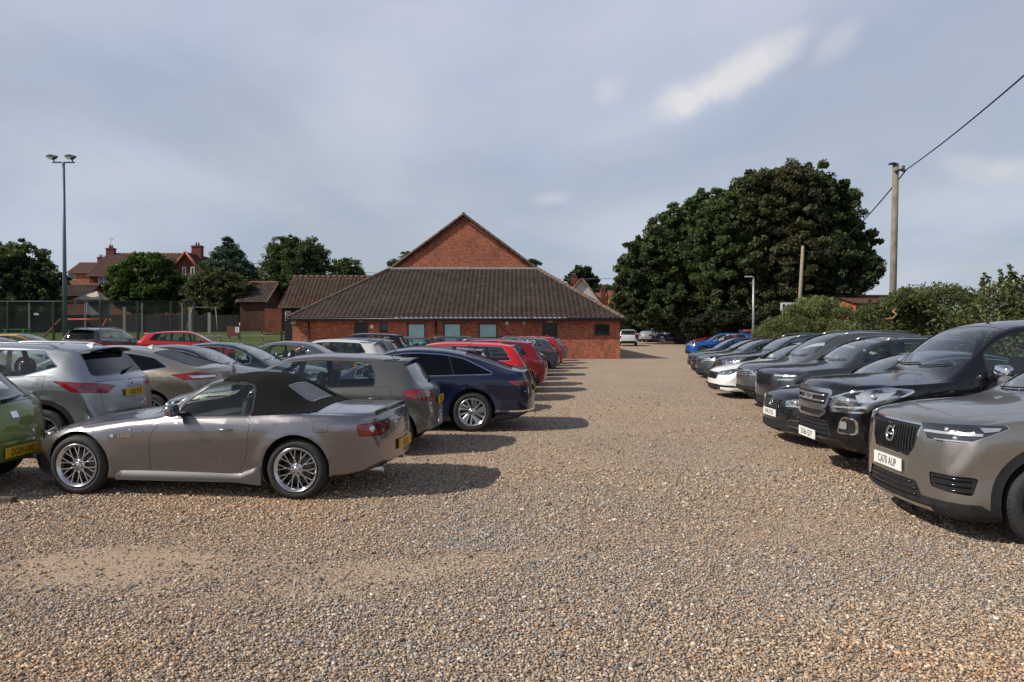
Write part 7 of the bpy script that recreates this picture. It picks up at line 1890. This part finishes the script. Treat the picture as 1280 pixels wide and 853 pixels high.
def mth(op, a=None, b=None, av=0., bv=0., clamp=False):
    m = n.new('ShaderNodeMath'); m.operation = op; m.use_clamp = clamp
    if a is not None: l.new(a, m.inputs[0])
    else: m.inputs[0].default_value = av
    if b is not None: l.new(b, m.inputs[1])
    else: m.inputs[1].default_value = bv
    return m.outputs[0]
zc = mth('MAXIMUM', sp.outputs[2], bv=.0); den = mth('ADD', zc, bv=.22)
cx = mth('DIVIDE', sp.outputs[0], den); cy = mth('DIVIDE', sp.outputs[1], den)
cb = n.new('ShaderNodeCombineXYZ'); l.new(cx, cb.inputs[0]); l.new(cy, cb.inputs[1])
nz = n.new('ShaderNodeTexNoise'); nz.inputs['Scale'].default_value = .95; nz.inputs['Detail'].default_value = 8; nz.inputs['Roughness'].default_value = .52; nz.inputs['Distortion'].default_value = .35
mp = n.new('ShaderNodeMapping'); mp.inputs['Location'].default_value = (3.3, 1.2, 0); mp.inputs['Scale'].default_value = (1, .8, 1); l.new(cb.outputs[0], mp.inputs[0]); l.new(mp.outputs[0], nz.inputs['Vector'])
cl = n.new('ShaderNodeMapRange'); cl.interpolation_type = 'SMOOTHSTEP'; cl.inputs[1].default_value = .36; cl.inputs[2].default_value = .66; cl.inputs[3].default_value = .72; cl.inputs[4].default_value = 1.0; l.new(nz.outputs['Fac'], cl.inputs[0])
# small separate puffs at fixed directions of the sky
def puff(px, py, sx, sy, ang, amp):
    d = Vector(((px-640)/F, 1, (HOR-py)/F)).normalized(); up = UZ; rt = d.cross(up).normalized(); u2 = rt.cross(d)
    ca, sa = math.cos(R(ang)), math.sin(R(ang)); A = rt*ca+u2*sa; B = -rt*sa+u2*ca
    def dot(v, off):
        m = n.new('ShaderNodeVectorMath'); m.operation = 'DOT_PRODUCT'; l.new(nrm, m.inputs[0]); m.inputs[1].default_value = v; return mth('SUBTRACT', m.outputs['Value'], bv=off)
    a = mth('DIVIDE', dot(A, A.dot(d)), bv=sx/F); b = mth('DIVIDE', dot(B, B.dot(d)), bv=sy/F)
    r2 = mth('ADD', mth('MULTIPLY', a, a), mth('MULTIPLY', b, b)); r1 = mth('SQRT', r2)
    r3 = mth('ADD', r1, mth('MULTIPLY', mth('SUBTRACT', n5.outputs['Fac'], bv=.5), bv=1.35))
    m = n.new('ShaderNodeMapRange'); m.interpolation_type = 'SMOOTHSTEP'; m.inputs[1].default_value = 1.15; m.inputs[2].default_value = .15; m.inputs[3].default_value = 0; m.inputs[4].default_value = amp; l.new(r3, m.inputs[0]); return m.outputs[0]
nn = n.new('ShaderNodeVectorMath'); nn.operation = 'NORMALIZE'; l.new(tc.outputs['Generated'], nn.inputs[0]); nrm = nn.outputs[0]
n5 = n.new('ShaderNodeTexNoise'); n5.inputs['Scale'].default_value = 14; n5.inputs['Detail'].default_value = 7; n5.inputs['Roughness'].default_value = .6; l.new(nrm, n5.inputs['Vector'])
ps = [puff(925, 88, 88, 26, 27, .8), (puff(850, 122, 42, 26, 20, .75)), puff(1045, 50, 36, 18, 40, .28), puff(762, 112, 26, 22, 10, .3), puff(690, 246, 34, 12, 5, .32), puff(1225, 210, 50, 15, -20, .25), puff(1270, 205, 30, 12, 0, .25)]
tot = ps[0]
for p in ps[1:]: tot = mth('ADD', tot, p)
tot = mth('MINIMUM', tot, bv=.85)
# veil: pale grey, a touch warmer low down
veil = ramp(n, [(0., (.45, .52, .61)), (.10, (.455, .525, .62)), (.25, (.47, .535, .64)), (.42, (.47, .53, .65)), (.64, (.24, .28, .38)), (1, (.14, .18, .28))]); l.new(zc, veil.inputs[0])
vs = n.new('ShaderNodeVectorMath'); vs.operation = 'SCALE'; vs.inputs['Scale'].default_value = 10.0; l.new(veil.outputs[0], vs.inputs[0])
n6 = n.new('ShaderNodeTexNoise'); n6.inputs['Scale'].default_value = 1.9; n6.inputs['Detail'].default_value = 6; l.new(mp.outputs[0], n6.inputs['Vector'])
tn = ramp(n, [(.3, (.93, .95, 1.0)), (.7, (1.12, 1.06, 1.02))]); l.new(n6.outputs['Fac'], tn.inputs[0])
vm = n.new('ShaderNodeMix'); vm.data_type = 'RGBA'; vm.blend_type = 'MULTIPLY'; vm.inputs[0].default_value = 1; l.new(vs.outputs[0], vm.inputs[6]); l.new(tn.outputs[0], vm.inputs[7])
sm_ = n.new('ShaderNodeVectorMath'); sm_.operation = 'SCALE'; sm_.inputs['Scale'].default_value = .62; l.new(sk.outputs[0], sm_.inputs[0])
mx = n.new('ShaderNodeMix'); mx.data_type = 'RGBA'; l.new(cl.outputs[0], mx.inputs[0]); l.new(sm_.outputs[0], mx.inputs[6]); l.new(vm.outputs[2], mx.inputs[7])
m3 = n.new('ShaderNodeMix'); m3.data_type = 'RGBA'; m3.inputs[7].default_value = (7.4, 7.2, 7.3, 1); l.new(tot, m3.inputs[0]); l.new(mx.outputs[2], m3.inputs[6])
l.new(m3.outputs[2], bg.inputs[0]); bg.inputs[1].default_value = .108
ca_ = bpy.data.cameras.new('camera'); co = bpy.data.objects.new('camera', ca_); COL.objects.link(co); scene.camera = co
ca_.sensor_width = 36; ca_.lens = F/1280*36; ca_.clip_start = .1; ca_.clip_end = 6000
# horizon at y=410 of 853: look down by the matching angle
pitch = math.atan((426.5-HOR-3.0)/F)
co.location = (0, 0, CAMH); co.rotation_euler = (math.pi/2-pitch, 0, 0)
scene.view_settings.view_transform = 'Standard'; scene.view_settings.look = 'None'; scene.view_settings.exposure = 0; scene.view_settings.gamma = 1
scene.cycles.transparent_max_bounces = 24; scene.cycles.max_bounces = 8
